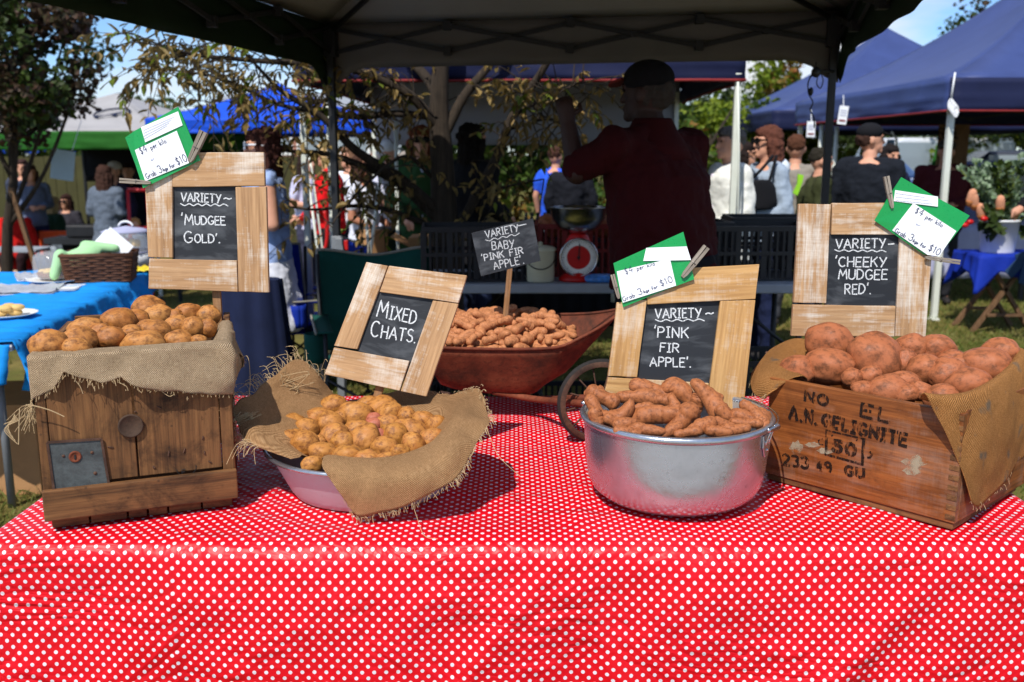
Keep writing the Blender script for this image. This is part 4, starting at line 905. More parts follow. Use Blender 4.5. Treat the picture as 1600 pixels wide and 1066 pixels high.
# ------------------------------------------------------------------ right crate
QL, QR = V((.630, 2.285, TZ)), V((.948, 1.945, TZ)); dQ = V((.29, .262, 0)); HQ = .264
def right_crate():
    t = thing('wooden_crate', 'orange-brown wooden crate with stencilled black lettering', 'crate', (QL+QR+dQ)/2); ex = (QR-QL).normalized(); ey = dQ.normalized(); out = V((ex.y, -ex.x, 0)); inn = -out
    z0, z1 = TZ+.02, TZ+HQ; m = MT['crate_orange']
    mb = MB(); slab(mb, QL, QR, z0, z1, inn, .02); mb.build('front_panel', m, t, ax=ex, bev=.002)
    mb = MB(); slab(mb, QL+dQ-inn*.02, QR+dQ-inn*.02, z0, z1, inn, .02); mb.build('back_panel', m, t, ax=ex, bev=.002, seed=2)
    for k, q in enumerate((QL, QR)):
        nn = ex*(1 if k == 0 else -1); mb = MB(); slab(mb, q+inn*.0205, q+dQ-inn*.0205, z0, z1+(.004), nn, .02); mb.build('end_panel', m, t, ax=ey, bev=.002, seed=3+k)
    mb = MB(); slab(mb, QL+ex*.004+inn*.004, QR-ex*.004+inn*.004, TZ+.004, z0-.001, inn, .36); mb.build('base_panel', MT['crate_old'], t, ax=ex, bev=.002, seed=6)
    mb = MB(); c0 = QR                                # finger joint end grain along the corner
    for k in range(11): z = z0+.006+k*.0222; mb.box(V((c0.x, c0.y, z+.006))-ex*.0098+out*.0002, (.0215, .003, .011), Matrix((ex, out, V((0, 0, 1)))).transposed())
    mb.build('finger_joint', MT['crate_old'], t, ax=ey, bev=.0008, seed=8)
    pf = Pl(QL, out); c5 = crop(1180, 590, 300/1600); up = V((0, 0, 1)); Q = lambda x, y, off=.0004: pf.at(*c5(x, y), off)
    def line(txt, a, b, top, w, small=None):
        mb = MB(); p0, p1 = Q(*a), Q(*b); h = (Q(*top)-p0).length; write(mb, txt, p0, p1, h, up, out, w, 1, .015, 3, .32, small); return mb
    line('A.N.', (285, 340), (510, 392), (300, 235), .0085).build('stencil_lettering', MT['stencil'], t); line('GELIGNITE', (560, 395), (1255, 575), (575, 305), .0082).build('stencil_lettering', MT['stencil'], t, seed=3)
    line('NO', (415, 190), (600, 235), (415, 110), .0075).build('stencil_lettering', MT['stencil'], t, seed=5); line('EL', (880, 320), (1120, 380), (885, 215), .0072).build('stencil_lettering', MT['stencil'], t, seed=9)
    line('50', (650, 610), (830, 655), (660, 520), .0095).build('stencil_lettering', MT['stencil'], t, seed=4); line('233', (235, 725), (440, 760), (245, 640), .007).build('stencil_lettering', MT['stencil'], t, seed=2)
    line('49', (515, 775), (635, 785), (525, 700), .0066).build('stencil_lettering', MT['stencil'], t, seed=6); line('GU', (752, 810), (905, 838), (752, 735), .0072).build('stencil_lettering', MT['stencil'], t, seed=7)
    mb = MB(); ring = [(598, 440), (905, 512), (895, 725), (590, 640)]
    for a, b, w in ((0, 1, .004), (1, 2, .008), (2, 3, .006), (3, 0, .007)): ribbon(mb, [Q(*ring[a]), Q(*ring[b])], w, out)
    ribbon(mb, [Q(*p) for p in ((560, 510), (528, 525), (535, 555), (565, 560))], .003, out); ribbon(mb, [Q(*p) for p in ((960, 620), (975, 640), (960, 665), (940, 668))], .005, out)
    write(mb, "'", Q(630, 515), Q(645, 518), .01, up, out, .003); write(mb, "'", Q(840, 560), Q(852, 562), .012, up, out, .003); mb.build('stencil_lettering', MT['stencil'], t, seed=8)
    mb = MB(); rnd = random.Random(6)                 # scuffed paint stain
    m_ = M('dried_paint_smear'); a_ = m_.noise(m_.map(m_.gc(), (40, 40, 160)), 1, 4, .7); sm = m_.set(lin(176, 164, 138), .8, 0, None, .2, m_.ramp(a_, (.42, 0.), (.6, .6)))
    for cx, cy, rx, ry in ((1330, 700, 105, 50), (1310, 775, 75, 40), (590, 610, 70, 28), (345, 590, 55, 60), (480, 560, 60, 22)):
        mb = MB(); mb.prism([Q(cx+rx*math.cos(i*.449)*(1+.15*math.sin(i*2)), cy+ry*math.sin(i*.449)*(1+.2*math.sin(i*3)), .0004) for i in range(14)], out*.0004); mb.build('paint_smear', sm, t, ax=ex)
right_crate()
def right_burlap():
    c5 = crop(1160, 480, 440/1234); zt = TZ+HQ
    def sheet(cols, label, nf, seed):
        pts = [[PY(*c5(q[0], q[1]), q[2]) for q in col] for col in cols]; K = len(pts[0]); ring = [cat_rom([c[k] for c in pts], 10) for k in range(K)]; P = []; g = []; acc = 0; ends = []; outs = []
        for i in range(len(ring[0])):
            colm = cat_rom([ring[k][i] for k in range(K)], 9); acc += (ring[1][i]-ring[1][i-1]).length if i else 0; row = []; gr = []; sv = 0
            for k, q in enumerate(colm):
                if k: sv += (q-colm[k-1]).length
                row.append(q+V((0, -1, .3))*(.014*noise.noise(q*7+V((seed, 0, 0)))+.006*noise.noise(q*19+V((seed, 0, 0))))); gr.append((acc, sv, 0))
            P.append(row); g.append(gr); ends.append(row[-1]); outs.append(row[-1]-row[-3])
        mb = MB(); mb.grid(P, g, True); o = mb.build('burlap_cloth', MT['burlap_gold'], None, True, org=pts[len(pts)//2][1], solid=.0026); tag(o, label, 'burlap cloth')
        mb = MB(); fringe(mb, ends, outs, random.Random(seed), .003, .012, nf); mb.build('fringe', MT['thread'], o)
    # left bunch over the back left corner
    sheet([((300, 215, 2.52), (290, 150, 2.56), (220, 140, 2.58), (125, 185, 2.56), (120, 215, 2.54)), ((290, 250, 2.46), (255, 215, 2.48), (170, 195, 2.48), (90, 235, 2.44), (45, 290, 2.42)),
           ((285, 285, 2.40), (235, 262, 2.38), (150, 255, 2.36), (70, 300, 2.32), (45, 370, 2.30)), ((280, 305, 2.33), (240, 296, 2.30), (170, 318, 2.275), (115, 362, 2.27), (92, 402, 2.27)), ((282, 315, 2.30), (262, 302, 2.27), (215, 312, 2.262), (165, 345, 2.262), (100, 385, 2.262))], 'golden sacking bunched over the left end of the stencilled crate', 1, 4)
    # right sheet hanging over the right end
    sheet([((770, 400, 2.02), (790, 378, 1.975), (812, 400, 1.955), (880, 520, 1.945), (955, 690, 1.94), (1005, 850, 1.95)), ((860, 420, 2.03), (880, 385, 1.985), (905, 410, 1.95), (955, 520, 1.945), (1000, 690, 1.95), (1035, 875, 1.97)),
           ((960, 400, 2.06), (990, 370, 2.02), (1020, 390, 1.99), (1050, 500, 1.985), (1075, 680, 2.0), (1080, 835, 2.02)), ((1060, 345, 2.12), (1085, 320, 2.09), (1115, 340, 2.07), (1140, 450, 2.06), (1150, 620, 2.07), (1145, 765, 2.09)),
           ((1140, 290, 2.19), (1165, 262, 2.17), (1195, 280, 2.15), (1215, 400, 2.14), (1220, 560, 2.15), (1210, 680, 2.16)), ((1180, 225, 2.27), (1215, 190, 2.26), (1250, 210, 2.25), (1270, 330, 2.24), (1280, 480, 2.24), (1280, 600, 2.24)), ((1100, 190, 2.36), (1130, 172, 2.38), (1190, 170, 2.40), (1260, 240, 2.40), (1300, 380, 2.36), (1310, 520, 2.33))],
          'golden sacking with faded blue print hanging over the right end of the stencilled crate', 1, 7)
right_burlap()
c5 = crop(1160, 480, 440/1234); k5 = 440/1234
L4 = [(383,140,98,62,-5),(578,228,112,104,-50),(385,255,97,68,-8),(250,258,78,38,-10),(735,182,72,58),(845,180,80,54),(715,240,50,55),(800,275,74,62),(900,297,82,68),(990,337,92,60,8),(1065,250,102,64,-12),(1130,202,77,62),(645,350,84,42,-8),(705,328,66,42),(785,362,52,30),(870,378,72,32),(530,348,48,20),(480,310,42,38),(920,222,62,28),(650,195,44,44),(560,300,50,40),(960,250,50,40),(720,370,50,26)]
def y4(x, y):
    ye = 578+(x-1195)*.228; return 2.285-(x-1195)/315*.34+.06+max(0, ye-y)*.0031
place_potatoes([c5(q[0], q[1])+(q[2]*k5, q[3]*k5)+tuple(q[4:]) for q in L4], 'red', 'of the stencilled crate', 'red potatoes in the stencilled crate', y4, cname='red ', rows=3, seed=8)
# ------------------------------------------------------------------ wheelbarrow
def barrow():
    Yf, Yb = 2.78, 3.28
    t = thing('wheelbarrow', 'small rusty red wheelbarrow heaped with potatoes at the table back', 'wheelbarrow', (PY(800, 640, 3.0).x, 3.0, TZ))
    tf = [PY(x, y, Yf) for x, y in ((655, 541), (700, 545), (800, 547), (870, 544), (905, 530), (935, 514), (962, 496))]
    tb = [PY(x, y, Yb) for x, y in ((680, 492), (715, 492), (790, 492), (850, 492), (890, 492), (930, 490), (968, 484))]
    bf = [PY(x, y, Yf+.07) for x, y in ((690, 604), (715, 612), (760, 618), (805, 622), (832, 618), (850, 604), (880, 586))]
    bb = [PY(x, y, Yb-.07) for x, y in ((705, 560), (725, 566), (765, 572), (810, 574), (835, 572), (855, 562), (885, 545))]
    A = [cat_rom(q, 4) for q in (tf, bf, bb, tb)]; n = len(A[0]); mb = MB(); P = []
    for i in range(n):
        a, b, c, d = [q[i] for q in A]; row = [a.lerp(b, k/6) for k in range(6)]+[b.lerp(c, k/6) for k in range(6)]+[c.lerp(d, k/6) for k in range(7)]
        for k in (5, 6, 7, 11, 12, 13): row[k] = row[k]*.6+(row[k-1]+row[min(18, k+1)])*.2
        P.append(row)
    mb.grid(P); mb.add(P[0], [tuple(range(len(P[0])))]); mb.add(P[-1], [tuple(range(len(P[-1])))[::-1]]); mb.build('tray', MT['rust'], t, True, solid=.003)
    mb = MB(); rim = A[0]+A[3][::-1]+[A[0][0]]; mb.tube([p+V((0, 0, .002)) for p in rim], .005, 8); mb.build('rim', MT['rust'], t, True)
    wc = PY(936, 643, 2.60); rw = .112; nrm = V((.22, -.95, 0)).normalized(); sx = V((-nrm.y, nrm.x, 0)); wc.z = TZ+.002+rw+.006
    M_ = Matrix((sx, V((0, 0, 1)), nrm)).transposed()
    w = None
    mb = MB(); mb.lathe([(rw-.012, -.009), (rw+.002, -.010), (rw+.006, 0), (rw+.002, .010), (rw-.012, .009)], wc, 48, M_); mb.lathe([(.012, -.016), (.016, -.016), (.016, .016), (.012, .016)], wc, 16, M_)
    w = mb.build('wheel', MT['rust_dark'], t, True)
    mb = MB(); mb.lathe([(rw+.001, -.008), (rw+.008, -.006), (rw+.0105, 0), (rw+.008, .006), (rw+.001, .008)], wc, 48, M_); mb.build('tyre', MT['rubber'], w, True)
    mb = MB()
    for k in range(12): a = k*math.pi/6+.2; d = sx*math.cos(a)+V((0, 0, 1))*math.sin(a); mb.tube([wc+d*.014+nrm*.006*(-1)**k, wc+d*(rw-.008)], .0024, 6)
    mb.build('spoke', MT['rust_dark'], w, True)
    for s in (1, -1):
        off = nrm*.03*s; b = PY(838, 624, 2.82 if s > 0 else 3.08); mb = MB(); mb.tube(cat_rom([PY(770, 612, 2.86 if s > 0 else 3.1), b, wc+off-sx*.06+V((0, 0, .006)), wc+off+sx*.015], 6), .010, 10); mb.build('handle', MT['rust'], t, True)
        q = PY(700, 628, 2.86 if s > 0 else 3.1); mb = MB(); mb.tube([q, V((q.x-.02, q.y, TZ+.02)), V((q.x+.03, q.y, TZ+.008)), V((q.x+.08, q.y, TZ+.02)), V((q.x+.07, q.y, q.z))], .008, 8); mb.build('leg', MT['rust_dark'], t, True)
    mb = MB(); mb.tube([wc-nrm*.05, wc+nrm*.05], .006, 8); mb.build('axle', MT['rust_dark'], t, True)
    rnd = random.Random(21); k = 0; pts = []; meshes = []
    for i in range(8):
        vs, fs = fir_proto('fir_small', 60+i, 0); mb = MB(); sc_ = 1
        mb.add([V((x*.042*(.8+.05*i), yz*.0165, zz*.0165)) for x, yb, yz, zz in vs], fs, [(x*2.2, y, z) for x, y0, y, z in vs]); o = mb.build('potato', MT['fir_small'], None, True); meshes.append(o.data); bpy.data.objects.remove(o)
    for layer, nL in ((0, 90), (1, 84), (2, 44)):
        for _ in range(nL):
            for tr in range(30):
                u, v = rnd.uniform(.0, .84), rnd.uniform(.08, .92)
                if layer == 1 and not (.03 < u < .76): continue
                if layer == 2 and not (.12 < u < .72 and .25 < v): continue
                a = tf[0].lerp(V((PY(938, 515, Yf).x, Yf, tf[2].z)), u); b = tb[0].lerp(V((PY(935, 490, Yb).x, Yb, tb[2].z)), u); p = a.lerp(b, v); p.z = tf[2].z-.012+layer*.024+.012*math.sin(math.pi*v)*math.sin(math.pi*min(1, u*1.2))+rnd.uniform(-.004, .004)
                if all((p-q).length > .031 for q in pts): break
            pts.append(p); o = bpy.data.objects.new('potato', rnd.choice(meshes)); COL.objects.link(o); o.location = p; o.rotation_euler = (rnd.uniform(0, 6.28), rnd.gauss(0, .25), rnd.uniform(0, 6.28)); s = rnd.uniform(.74, 1.12); o.scale = (s*rnd.uniform(.7, 1.1), s, s)
            tag(o, 'small knobbly dusty potato in the heap in the rusty wheelbarrow', 'potato', 'small potatoes heaped in the wheelbarrow')
barrow()
# ------------------------------------------------------------------ chalkboard signs
def sign(label, plane, boards, slate, lines, stake, mats, under=None, th=.016, ccrop=None, org=None, chalkw=.0032, smudge=None):
    q = lambda x, y, off=0: plane.at(*(ccrop(x, y) if ccrop else (x, y)), off); n = plane.n
    t = thing('chalkboard_sign', label, 'sign', org); rnd = random.Random(len(label))
    for i, (poly, grain) in enumerate(boards):
        mb = MB(); p = [q(x, y, (.0012 if i % 2 else 0)) for x, y in poly]; c = sum(p, V((0, 0, 0)))/4
        out = []
        for k in range(4):                            # slightly uneven sawn edges
            a, b = p[k], p[(k+1) % 4]; out.append(a+(c-a).normalized()*.0008)
            for s in (.33, .66): m_ = a.lerp(b, s); out.append(m_+(c-m_).normalized()*(.0008+rnd.uniform(-.0006, .0008)))
        mb.prism(out, -n*th); a = p[1]-p[0]; b = p[3]-p[0]
        mb.build('frame_board', MT[mats], t, ax=(a if grain == 'x' else b), ay=n.cross(a if grain == 'x' else b), bev=.0016, seed=rnd.randint(1, 30))
    mb = MB(); p = [q(x, y, -th*.55 if boards else 0) for x, y in slate]; c = sum(p, V((0, 0, 0)))/4
    p = [v+(v-c).normalized()*(.006 if boards else 0) for v in p]; mb.prism(p, -n*.005); sl = mb.build('slate', MT['slate'], t, ax=p[1]-p[0], ay=n.cross(p[1]-p[0]), bev=.0006, seed=len(label) % 7)
    off = (-th*.55 if boards else 0)+.0003
    for k, ln in enumerate(lines):
        mb = MB()
        if ln[0] == '_':
            pts = [q(x, y, off) for x, y in ln[1]]; ribbon(mb, cat_rom(pts, 4), chalkw*.8, n)
        else:
            txt, a, b, top = ln[:4]; p0, p1 = q(*a, off), q(*b, off); h = (q(*top, off)-p0).length; write(mb, txt, p0, p1, h, q(*top, off)-p0, n, chalkw*(ln[5] if len(ln) > 5 else 1), ln[4] if len(ln) > 4 else 1, .035, k+3, .22)
        mb.build('lettering', MT['chalk'], sl)
    if stake:
        (x0, y0, x1, y1, w, ext) = stake; a, b = q(x0, y0, -th-.006), q(x1, y1, -th-.006); d = (b-a).normalized(); mb = MB(); mb.beam(a, b+d*ext, w, .011, n); mb.build('stake', MT['stake'], t, ax=d, bev=.001)
    return t
def waves(x0, y0, x1, y1, n, a): return ('_', [(x0+(x1-x0)*i/n, y0+(y1-y0)*i/n+(a if i % 2 else -a)) for i in range(n+1)])
cA = crop(180, 150, 260/840)
plA = Pl(PY(335, 450, 2.46), (.03, -1, .10))
sign("wood-framed chalkboard sign reading Variety Mudgee Gold above the dark crate", plA,
  [([(148, 440), (288, 395), (290, 818), (165, 815)], 'y'), ([(287, 285), (752, 283), (757, 455), (287, 460)], 'x'), ([(606, 458), (762, 456), (776, 994), (622, 990)], 'y'), ([(170, 820), (616, 830), (620, 990), (166, 974)], 'x')],
  [(290, 460), (606, 458), (614, 828), (291, 818)],
  [('VARIETY', (328, 530), (528, 540), (324, 488)), ('~', (545, 530), (582, 532), (545, 498)), waves(325, 548, 565, 550, 11, 5), ("'MUDGEE", (330, 650), (550, 650), (330, 608), 1.28), ("GOLD'.", (345, 740), (528, 742), (345, 698), 1.35)],
  (500, 985, 505, 1062, .021, .10), 'board', ccrop=cA, org=PY(335, 480, 2.46), chalkw=.0034)
cB = c3
plB = Pl(PY(590, 600, 2.40), (-.06, -1, .22))
sign('tilted wood-framed chalkboard sign reading Mixed Chats behind the lilac basin', plB,
  [([(563, 70), (645, 85), (528, 403), (440, 390)], 'y'), ([(648, 85), (945, 122), (912, 228), (612, 185)], 'x'), ([(815, 216), (912, 229), (790, 582), (692, 562)], 'y'), ([(440, 394), (727, 446), (690, 560), (403, 497)], 'x')],
  [(612, 186), (812, 215), (727, 445), (534, 404)],
  [('MIXED', (600, 275), (745, 305), (612, 228), 1.3), ('CHATS.', (575, 350), (745, 378), (588, 305), 1.25)],
  (612, 530, 592, 610, .021, .08), 'board', ccrop=cB, org=PY(588, 628, 2.40), chalkw=.0036)
plD = Pl(PY(1060, 640, 2.31), (-.02, -1, .16)); cD = crop(940, 350, 280/963)
sign('wood-framed chalkboard sign reading Variety Pink Fir Apple in the pot', plD,
  [([(82, 420), (245, 405), (192, 826), (33, 820)], 'y'), ([(240, 246), (850, 216), (828, 405), (245, 434)], 'x'), ([(638, 412), (828, 408), (756, 1062), (577, 890)], 'y'), ([(34, 824), (578, 856), (574, 950), (8, 930)], 'x')],
  [(245, 434), (637, 412), (579, 854), (193, 828)],
  [('VARIETY', (292, 508), (538, 505), (286, 458)), ('~', (566, 498), (606, 496), (566, 460)), waves(292, 520, 556, 516, 9, 5), ("'PINK", (285, 608), (468, 612), (290, 553)), ('FIR', (318, 686), (418, 692), (322, 640)), ("APPLE'.", (262, 765), (482, 770), (266, 718))],
  None, 'board_clean', ccrop=cD, org=PY(1060, 660, 2.31), chalkw=.0032, th=.02)
cE = crop(1220, 270, 310/1224); plE = Pl(PY(1340, 520, 2.60), (-.05, -1, .08))
sign('wood-framed chalkboard sign reading Variety Cheeky Mudgee Red behind the stencilled crate', plE,
  [([(110, 190), (312, 193), (281, 808), (78, 803)], 'y'), ([(314, 186), (735, 184), (733, 384), (310, 383)], 'x'), ([(733, 386), (942, 384), (895, 1015), (705, 1012)], 'y'), ([(74, 813), (710, 822), (702, 1012), (62, 1008)], 'x')],
  [(310, 384), (733, 386), (709, 820), (284, 812)],
  [('VARIETY', (345, 468), (650, 464), (338, 412)), ('-', (672, 462), (705, 460), (672, 420)), waves(338, 480, 655, 484, 11, 5), ("'CHEEKY", (340, 578), (655, 582), (345, 520)), ('MUDGEE', (362, 655), (660, 660), (366, 595)), ("RED'.", (400, 748), (560, 750), (404, 688))],
  (480, 1000, 478, 1060, .021, .20), 'board', ccrop=cE, org=PY(1340, 545, 2.60), chalkw=.0035)
cF = crop(480, 340, 500/1403); plF = Pl(PY(790, 430, 3.04), (.05, -1, .12))
sign('small grey slate sign reading Variety Baby Pink Fir Apple on a stake in the wheelbarrow', plF, [], [(720, 68), (990, 4), (1024, 190), (762, 258)],
  [('VARIETY', (785, 90), (928, 60), (778, 60)), ('-', (930, 50), (962, 44), (930, 20)), waves(782, 102, 930, 72, 8, 4), ('BABY', (812, 142), (908, 132), (806, 108)), ("'PINK FIR", (768, 192), (948, 158), (762, 164)), ("APPLE'.", (820, 228), (950, 200), (814, 196))],
  (892, 190, 866, 470, .017, .05), 'board', ccrop=cF, org=PY(790, 500, 3.04), chalkw=.0027, th=0)
# ------------------------------------------------------------------ price cards and pegs
def card(label, plane, cc, poly, whites, texts, org, fine=(), off0=.003):
    q = lambda x, y, off=0: plane.at(*cc(x, y), off); n = plane.n; t = thing('price_card', label, 'price card', org)
    N = len(poly); P = []; c = (sum(a for a, b in poly)/N, sum(b for a, b in poly)/N)
    mb = MB(); mb.prism([q(x, y, off0+(.004 if i % 3 == 0 else 0)) for i, (x, y) in enumerate(poly)], -n*.0012)
    b = mb.build('envelope', MT['green_paper'], t, ax=(1, 0, 0))
    for w in whites: mb = MB(); mb.prism([q(x, y, off0+.0048) for x, y in w], -n*.0012); mb.build('paper_label', MT['white_paper'], t, ax=(1, 0, 0))
    for txt, a, b_, top, w, m in texts:
        mb = MB(); p0, p1 = q(*a, off0+.0051), q(*b_, off0+.0051); u = q(*top, off0+.0051)-p0; write(mb, txt[0], p0, p1, u.length, u, n, w, 1, .03, 4, .24, txt[1]); mb.build('lettering', MT[m], t)
    for a, b_ in fine:                                # print too fine to read
        mb = MB(); ribbon(mb, [q(a[0]+(b_[0]-a[0])*i/40, a[1]+(b_[1]-a[1])*i/40+(2.4*math.sin(i*2.3)), off0+.0051) for i in range(41)], .0006, n); mb.build('fine_print', MT['ink_pale'], t)
def small(txt, sizes): return (txt, sizes)
G3 = "Grab 3kgs for $10"; sz3 = [1]*5+[1.45]+[.7]*4+[.8]*4+[1.5]*3; S1 = "$4 per kilo"; sz1 = [1.2, 1.4]+[.9]*9
cAA = cA; plA2 = Pl(plA.p+plA.n*.004, plA.n)
card('green price card pegged to the top left corner of the Mudgee Gold sign', plA2, cAA, [(55, 212), (95, 180), (300, 68), (322, 57), (340, 95), (432, 325), (145, 467), (105, 350)],
  [[(135, 160), (322, 80), (345, 150), (157, 236)], [(105, 275), (315, 178), (378, 340), (157, 432)]],
  [(small(S1, sz1), (138, 296), (264, 238), (130, 268), .0014, 'ink'), (('or', None), (188, 330), (204, 322), (186, 318), .0009, 'ink_pale'), (small(G3[:12]+G3[12:], sz3), (166, 420), (372, 328), (156, 396), .0016, 'ink')], PY(260, 250, 2.45), [((150, 176+k*15), (300-k*12, 110+k*15)) for k in range(4)])
plD2 = Pl(plD.p+plD.n*.004, plD.n)
card('green price card pegged to the top left corner of the Pink Fir Apple sign', plD2, cD, [(62, 212), (438, 43), (460, 130), (495, 298), (300, 372), (115, 448), (85, 330)],
  [[(238, 130), (455, 122), (478, 195), (222, 200)], [(80, 256), (365, 188), (398, 332), (112, 424)]],
  [(small(S1, sz1), (128, 272), (284, 222), (122, 245), .0013, 'ink'), (small(G3, sz3), (116, 416), (384, 310), (110, 394), .0015, 'ink')], PY(1030, 430, 2.3))
plE2 = Pl(plE.p+plE.n*.004, plE.n)
card('green price card pegged to the top right corner of the Cheeky Mudgee Red sign', plE2, cE, [(738, 28), (950, 148), (1163, 265), (1080, 370), (972, 515), (880, 505), (572, 295), (660, 150)],
  [[(700, 108), (963, 148), (962, 210), (690, 176)], [(812, 188), (1076, 360), (970, 516), (898, 506), (682, 356)]],
  [(small(S1, sz1), (818, 246), (985, 336), (832, 218), .0015, 'ink'), (('or', None), (826, 320), (850, 332), (832, 306), .001, 'ink_pale'), (small(G3, sz3), (694, 366), (968, 512), (706, 340), .0017, 'ink')], PY(1440, 400, 2.58), [((702, 128+k*22), (880+k*25, 153+k*20)) for k in range(3)])
def peg(label, plane, cc, a, b, w, off=.007, grip=.62):
    """a = biting end, b = handle end (crop pixels); w = width in metres"""
    p0, p1 = plane.at(*cc(*a), off), plane.at(*cc(*b), off); d = p1-p0; L = d.length; d.normalize(); n = plane.n; s = d.cross(n).normalized(); t = thing('clothespin', label, 'clothespin', p0); w *= 1.25
    for k in (1, -1):
        mb = MB(); pr = [(0, .0), (.3, .02), (.4, .10), (.46, .03), (.62, .04), (1, .12), (1, 1.0), (.55, .94), (.12, .74), (0, .40)]
        mb.prism([p0+d*L*x+s*k*w*(y+.02)*.5+n*w*.35 for x, y in pr] if k > 0 else [p0+d*L*x+s*k*w*(y+.02)*.5+n*w*.35 for x, y in pr][::-1], -n*w*.75); mb.build('jaw', MT['peg'], t, ax=d, ay=s, bev=.0006, seed=k+3)
    mb = MB(); c = p0+d*L*.46; mb.tube([c+s*w*.55*math.cos(i*.6)+n*(w*.42*math.sin(i*.6))+d*.0012*math.sin(i*.2) for i in range(24)], .0008, 5); mb.build('spring', MT['spring'], t)
peg('weathered clothespin at the right edge of the Mudgee Gold price card', plA2, cA, (382, 335), (452, 182), .016)
peg('pale weathered clothespin at the lower left corner of the Mudgee Gold price card', plA2, cA, (186, 440), (28, 428), .010)
peg('weathered clothespin at the right edge of the Pink Fir Apple price card', plD2, cD, (430, 288), (560, 125), .014, .009)
peg('weathered clothespin at the lower left corner of the Pink Fir Apple price card', plD2, cD, (92, 402), (58, 272), .009, .004)
peg('weathered clothespin at the upper left corner of the Cheeky Mudgee Red price card', plE2, cE, (680, 220), (644, 24), .012)
peg('weathered clothespin at the bottom corner of the Cheeky Mudgee Red price card', plE2, cE, (884, 522), (1098, 552), .010)
# ------------------------------------------------------------------ marquees
def marquee(name, label, c, sx, sy, yaw, zb, zv, zp, roof, val, pole, trim=None, truss=False, poles=(0, 1, 2, 3), sag=.06, group=None, pr=.02, logo=False, arch=0, dark=None, gz0=0, seed=1):
    """corner order: 0 front-left, 1 front-right, 2 back-right, 3 back-left; c = ground centre"""
    c = V(c); t = thing(name, label, 'marquee', c, group); ca, sa = math.cos(yaw), math.sin(yaw)
    L = lambda x, y, z: V((c.x+x*ca-y*sa, c.y+x*sa+y*ca, z)); K = [(-sx/2, -sy/2), (sx/2, -sy/2), (sx/2, sy/2), (-sx/2, sy/2)]
    top = L(0, 0, zp)
    P = MB()
    for k in range(4):
        a, b = L(*K[k], zv), L(*K[(k+1) % 4], zv); n = 14; rows = []
        for i in range(n+1):
            f = i/n; r = []
            for j in range(n+1):
                q = a.lerp(b, j/n).lerp(top, f); q.z -= sag*4*f*(1-f)*(1+.5*math.sin(math.pi*j/n))+.006*noise.noise(q*2.2+V((seed, 0, 0))); r.append(q)
            rows.append(r)
        P.grid(rows)
    P.build('roof', MT[roof], t, True, solid=.004)
    for k in range(4):
        a, b = L(*K[k], zv), L(*K[(k+1) % 4], zv); n = 40; rows = []; o = (a+b)/2-V((c.x, c.y, zv)); o.normalize()
        for i in range(7):
            r = []
            for j in range(n+1):
                s = j/n; q = a.lerp(b, s); dz = (zv-zb)*i/6; e = min(s, 1-s)*(a-b).length
                if arch: dz *= 1+arch*math.exp(-(e/.13)**2)
                q += o*(.03*noise.noise(V((j*.22+seed, i*.7, k)))+.012*math.sin(i*2.2+noise.noise(V((j*.2, k, seed)))*2))*(i/6); q.z -= dz; r.append(q)
            rows.append(r)
        m = MB(); m.grid(rows, None, True); m.build('valance', MT[val[k] if isinstance(val, (list, tuple)) else val], t, True, solid=.003)
        if trim: m = MB(); m.tube(rows[-1], .011, 5); m.build('piping', MT[trim], t, True)
    for k in poles:
        q = L(K[k][0]*.975, K[k][1]*.975, 0); z0 = gz(q.x, q.y); m = MB(); m.box((q.x, q.y, (z0+zb)/2+.05), (pr*2, pr*2, zb-z0+.1), Matrix.Rotation(yaw, 3, 'Z')); m.box((q.x, q.y, z0+.012), (.09, .09, .02), Matrix.Rotation(yaw, 3, 'Z')); m.build('pole', MT[pole], t, bev=.003, ax=(0, 0, 1))
    if truss:
        for k in range(4):
            a, b = L(K[k][0]*.975, K[k][1]*.975, 0), L(K[(k+1) % 4][0]*.975, K[(k+1) % 4][1]*.975, 0); m = MB(); zl, zh = zb+.08, zv-.03; N = 4
            for i in range(N):
                p, q = a.lerp(b, i/N), a.lerp(b, (i+1)/N)
                za, zc = (zh, zl) if i % 2 == 0 else (zl, zh); d = V((b.y-a.y, a.x-b.x, 0)).normalized()*.012
                if k in (0,): zl_, = (zl+.1,)
                m.beam(V((p.x, p.y, zh))+d, V((q.x, q.y, zl))+d, .012, .024); m.beam(V((p.x, p.y, zl))-d, V((q.x, q.y, zh))-d, .012, .024)
                mm = p.lerp(q, .5); m.box((mm.x, mm.y, (zl+zh)/2), (.04, .04, .03))
                if i: m.box((p.x, p.y, zl), (.045, .045, .05)); m.box((p.x, p.y, zh), (.045, .045, .05))
            m.build('truss', MT['black_metal'], t, bev=.002)
        m = MB()
        for k in range(4):
            a = L(K[k][0]*.97, K[k][1]*.97, zv-.05); h = L(0, 0, zp-.35); md = a.lerp(h, .5)+V((0, 0, .09-sag)); m.beam(a, md, .018, .026); m.beam(md, h, .018, .026); m.box(a+V((0, 0, -.06)), (.07, .07, .16), Matrix.Rotation(yaw, 3, 'Z'))
        m.box(L(0, 0, zp-.2), (.04, .04, .4)); m.build('roof_rib', MT['black_metal'], t, bev=.002)
    return t, L, K
yaw0 = R(-11)
W0 = 2.92; bl = V((-1.10, 5.93, 0)); e1 = V((math.cos(yaw0), math.sin(yaw0), 0)); e2 = V((math.sin(yaw0), -math.cos(yaw0), 0))
c0 = bl+e1*W0/2+e2*W0/2
mq, LM, KM = marquee('marquee', 'dark marquee roof with black folding frame standing over the seller', c0, W0, W0, yaw0, 2.05, 2.30, 3.02, 'own_roof', ['green_dark', 'green_dark', 'grey_valance', 'green_dark'], 'black_metal', None, True, (2, 3), .05, arch=.5, seed=3)
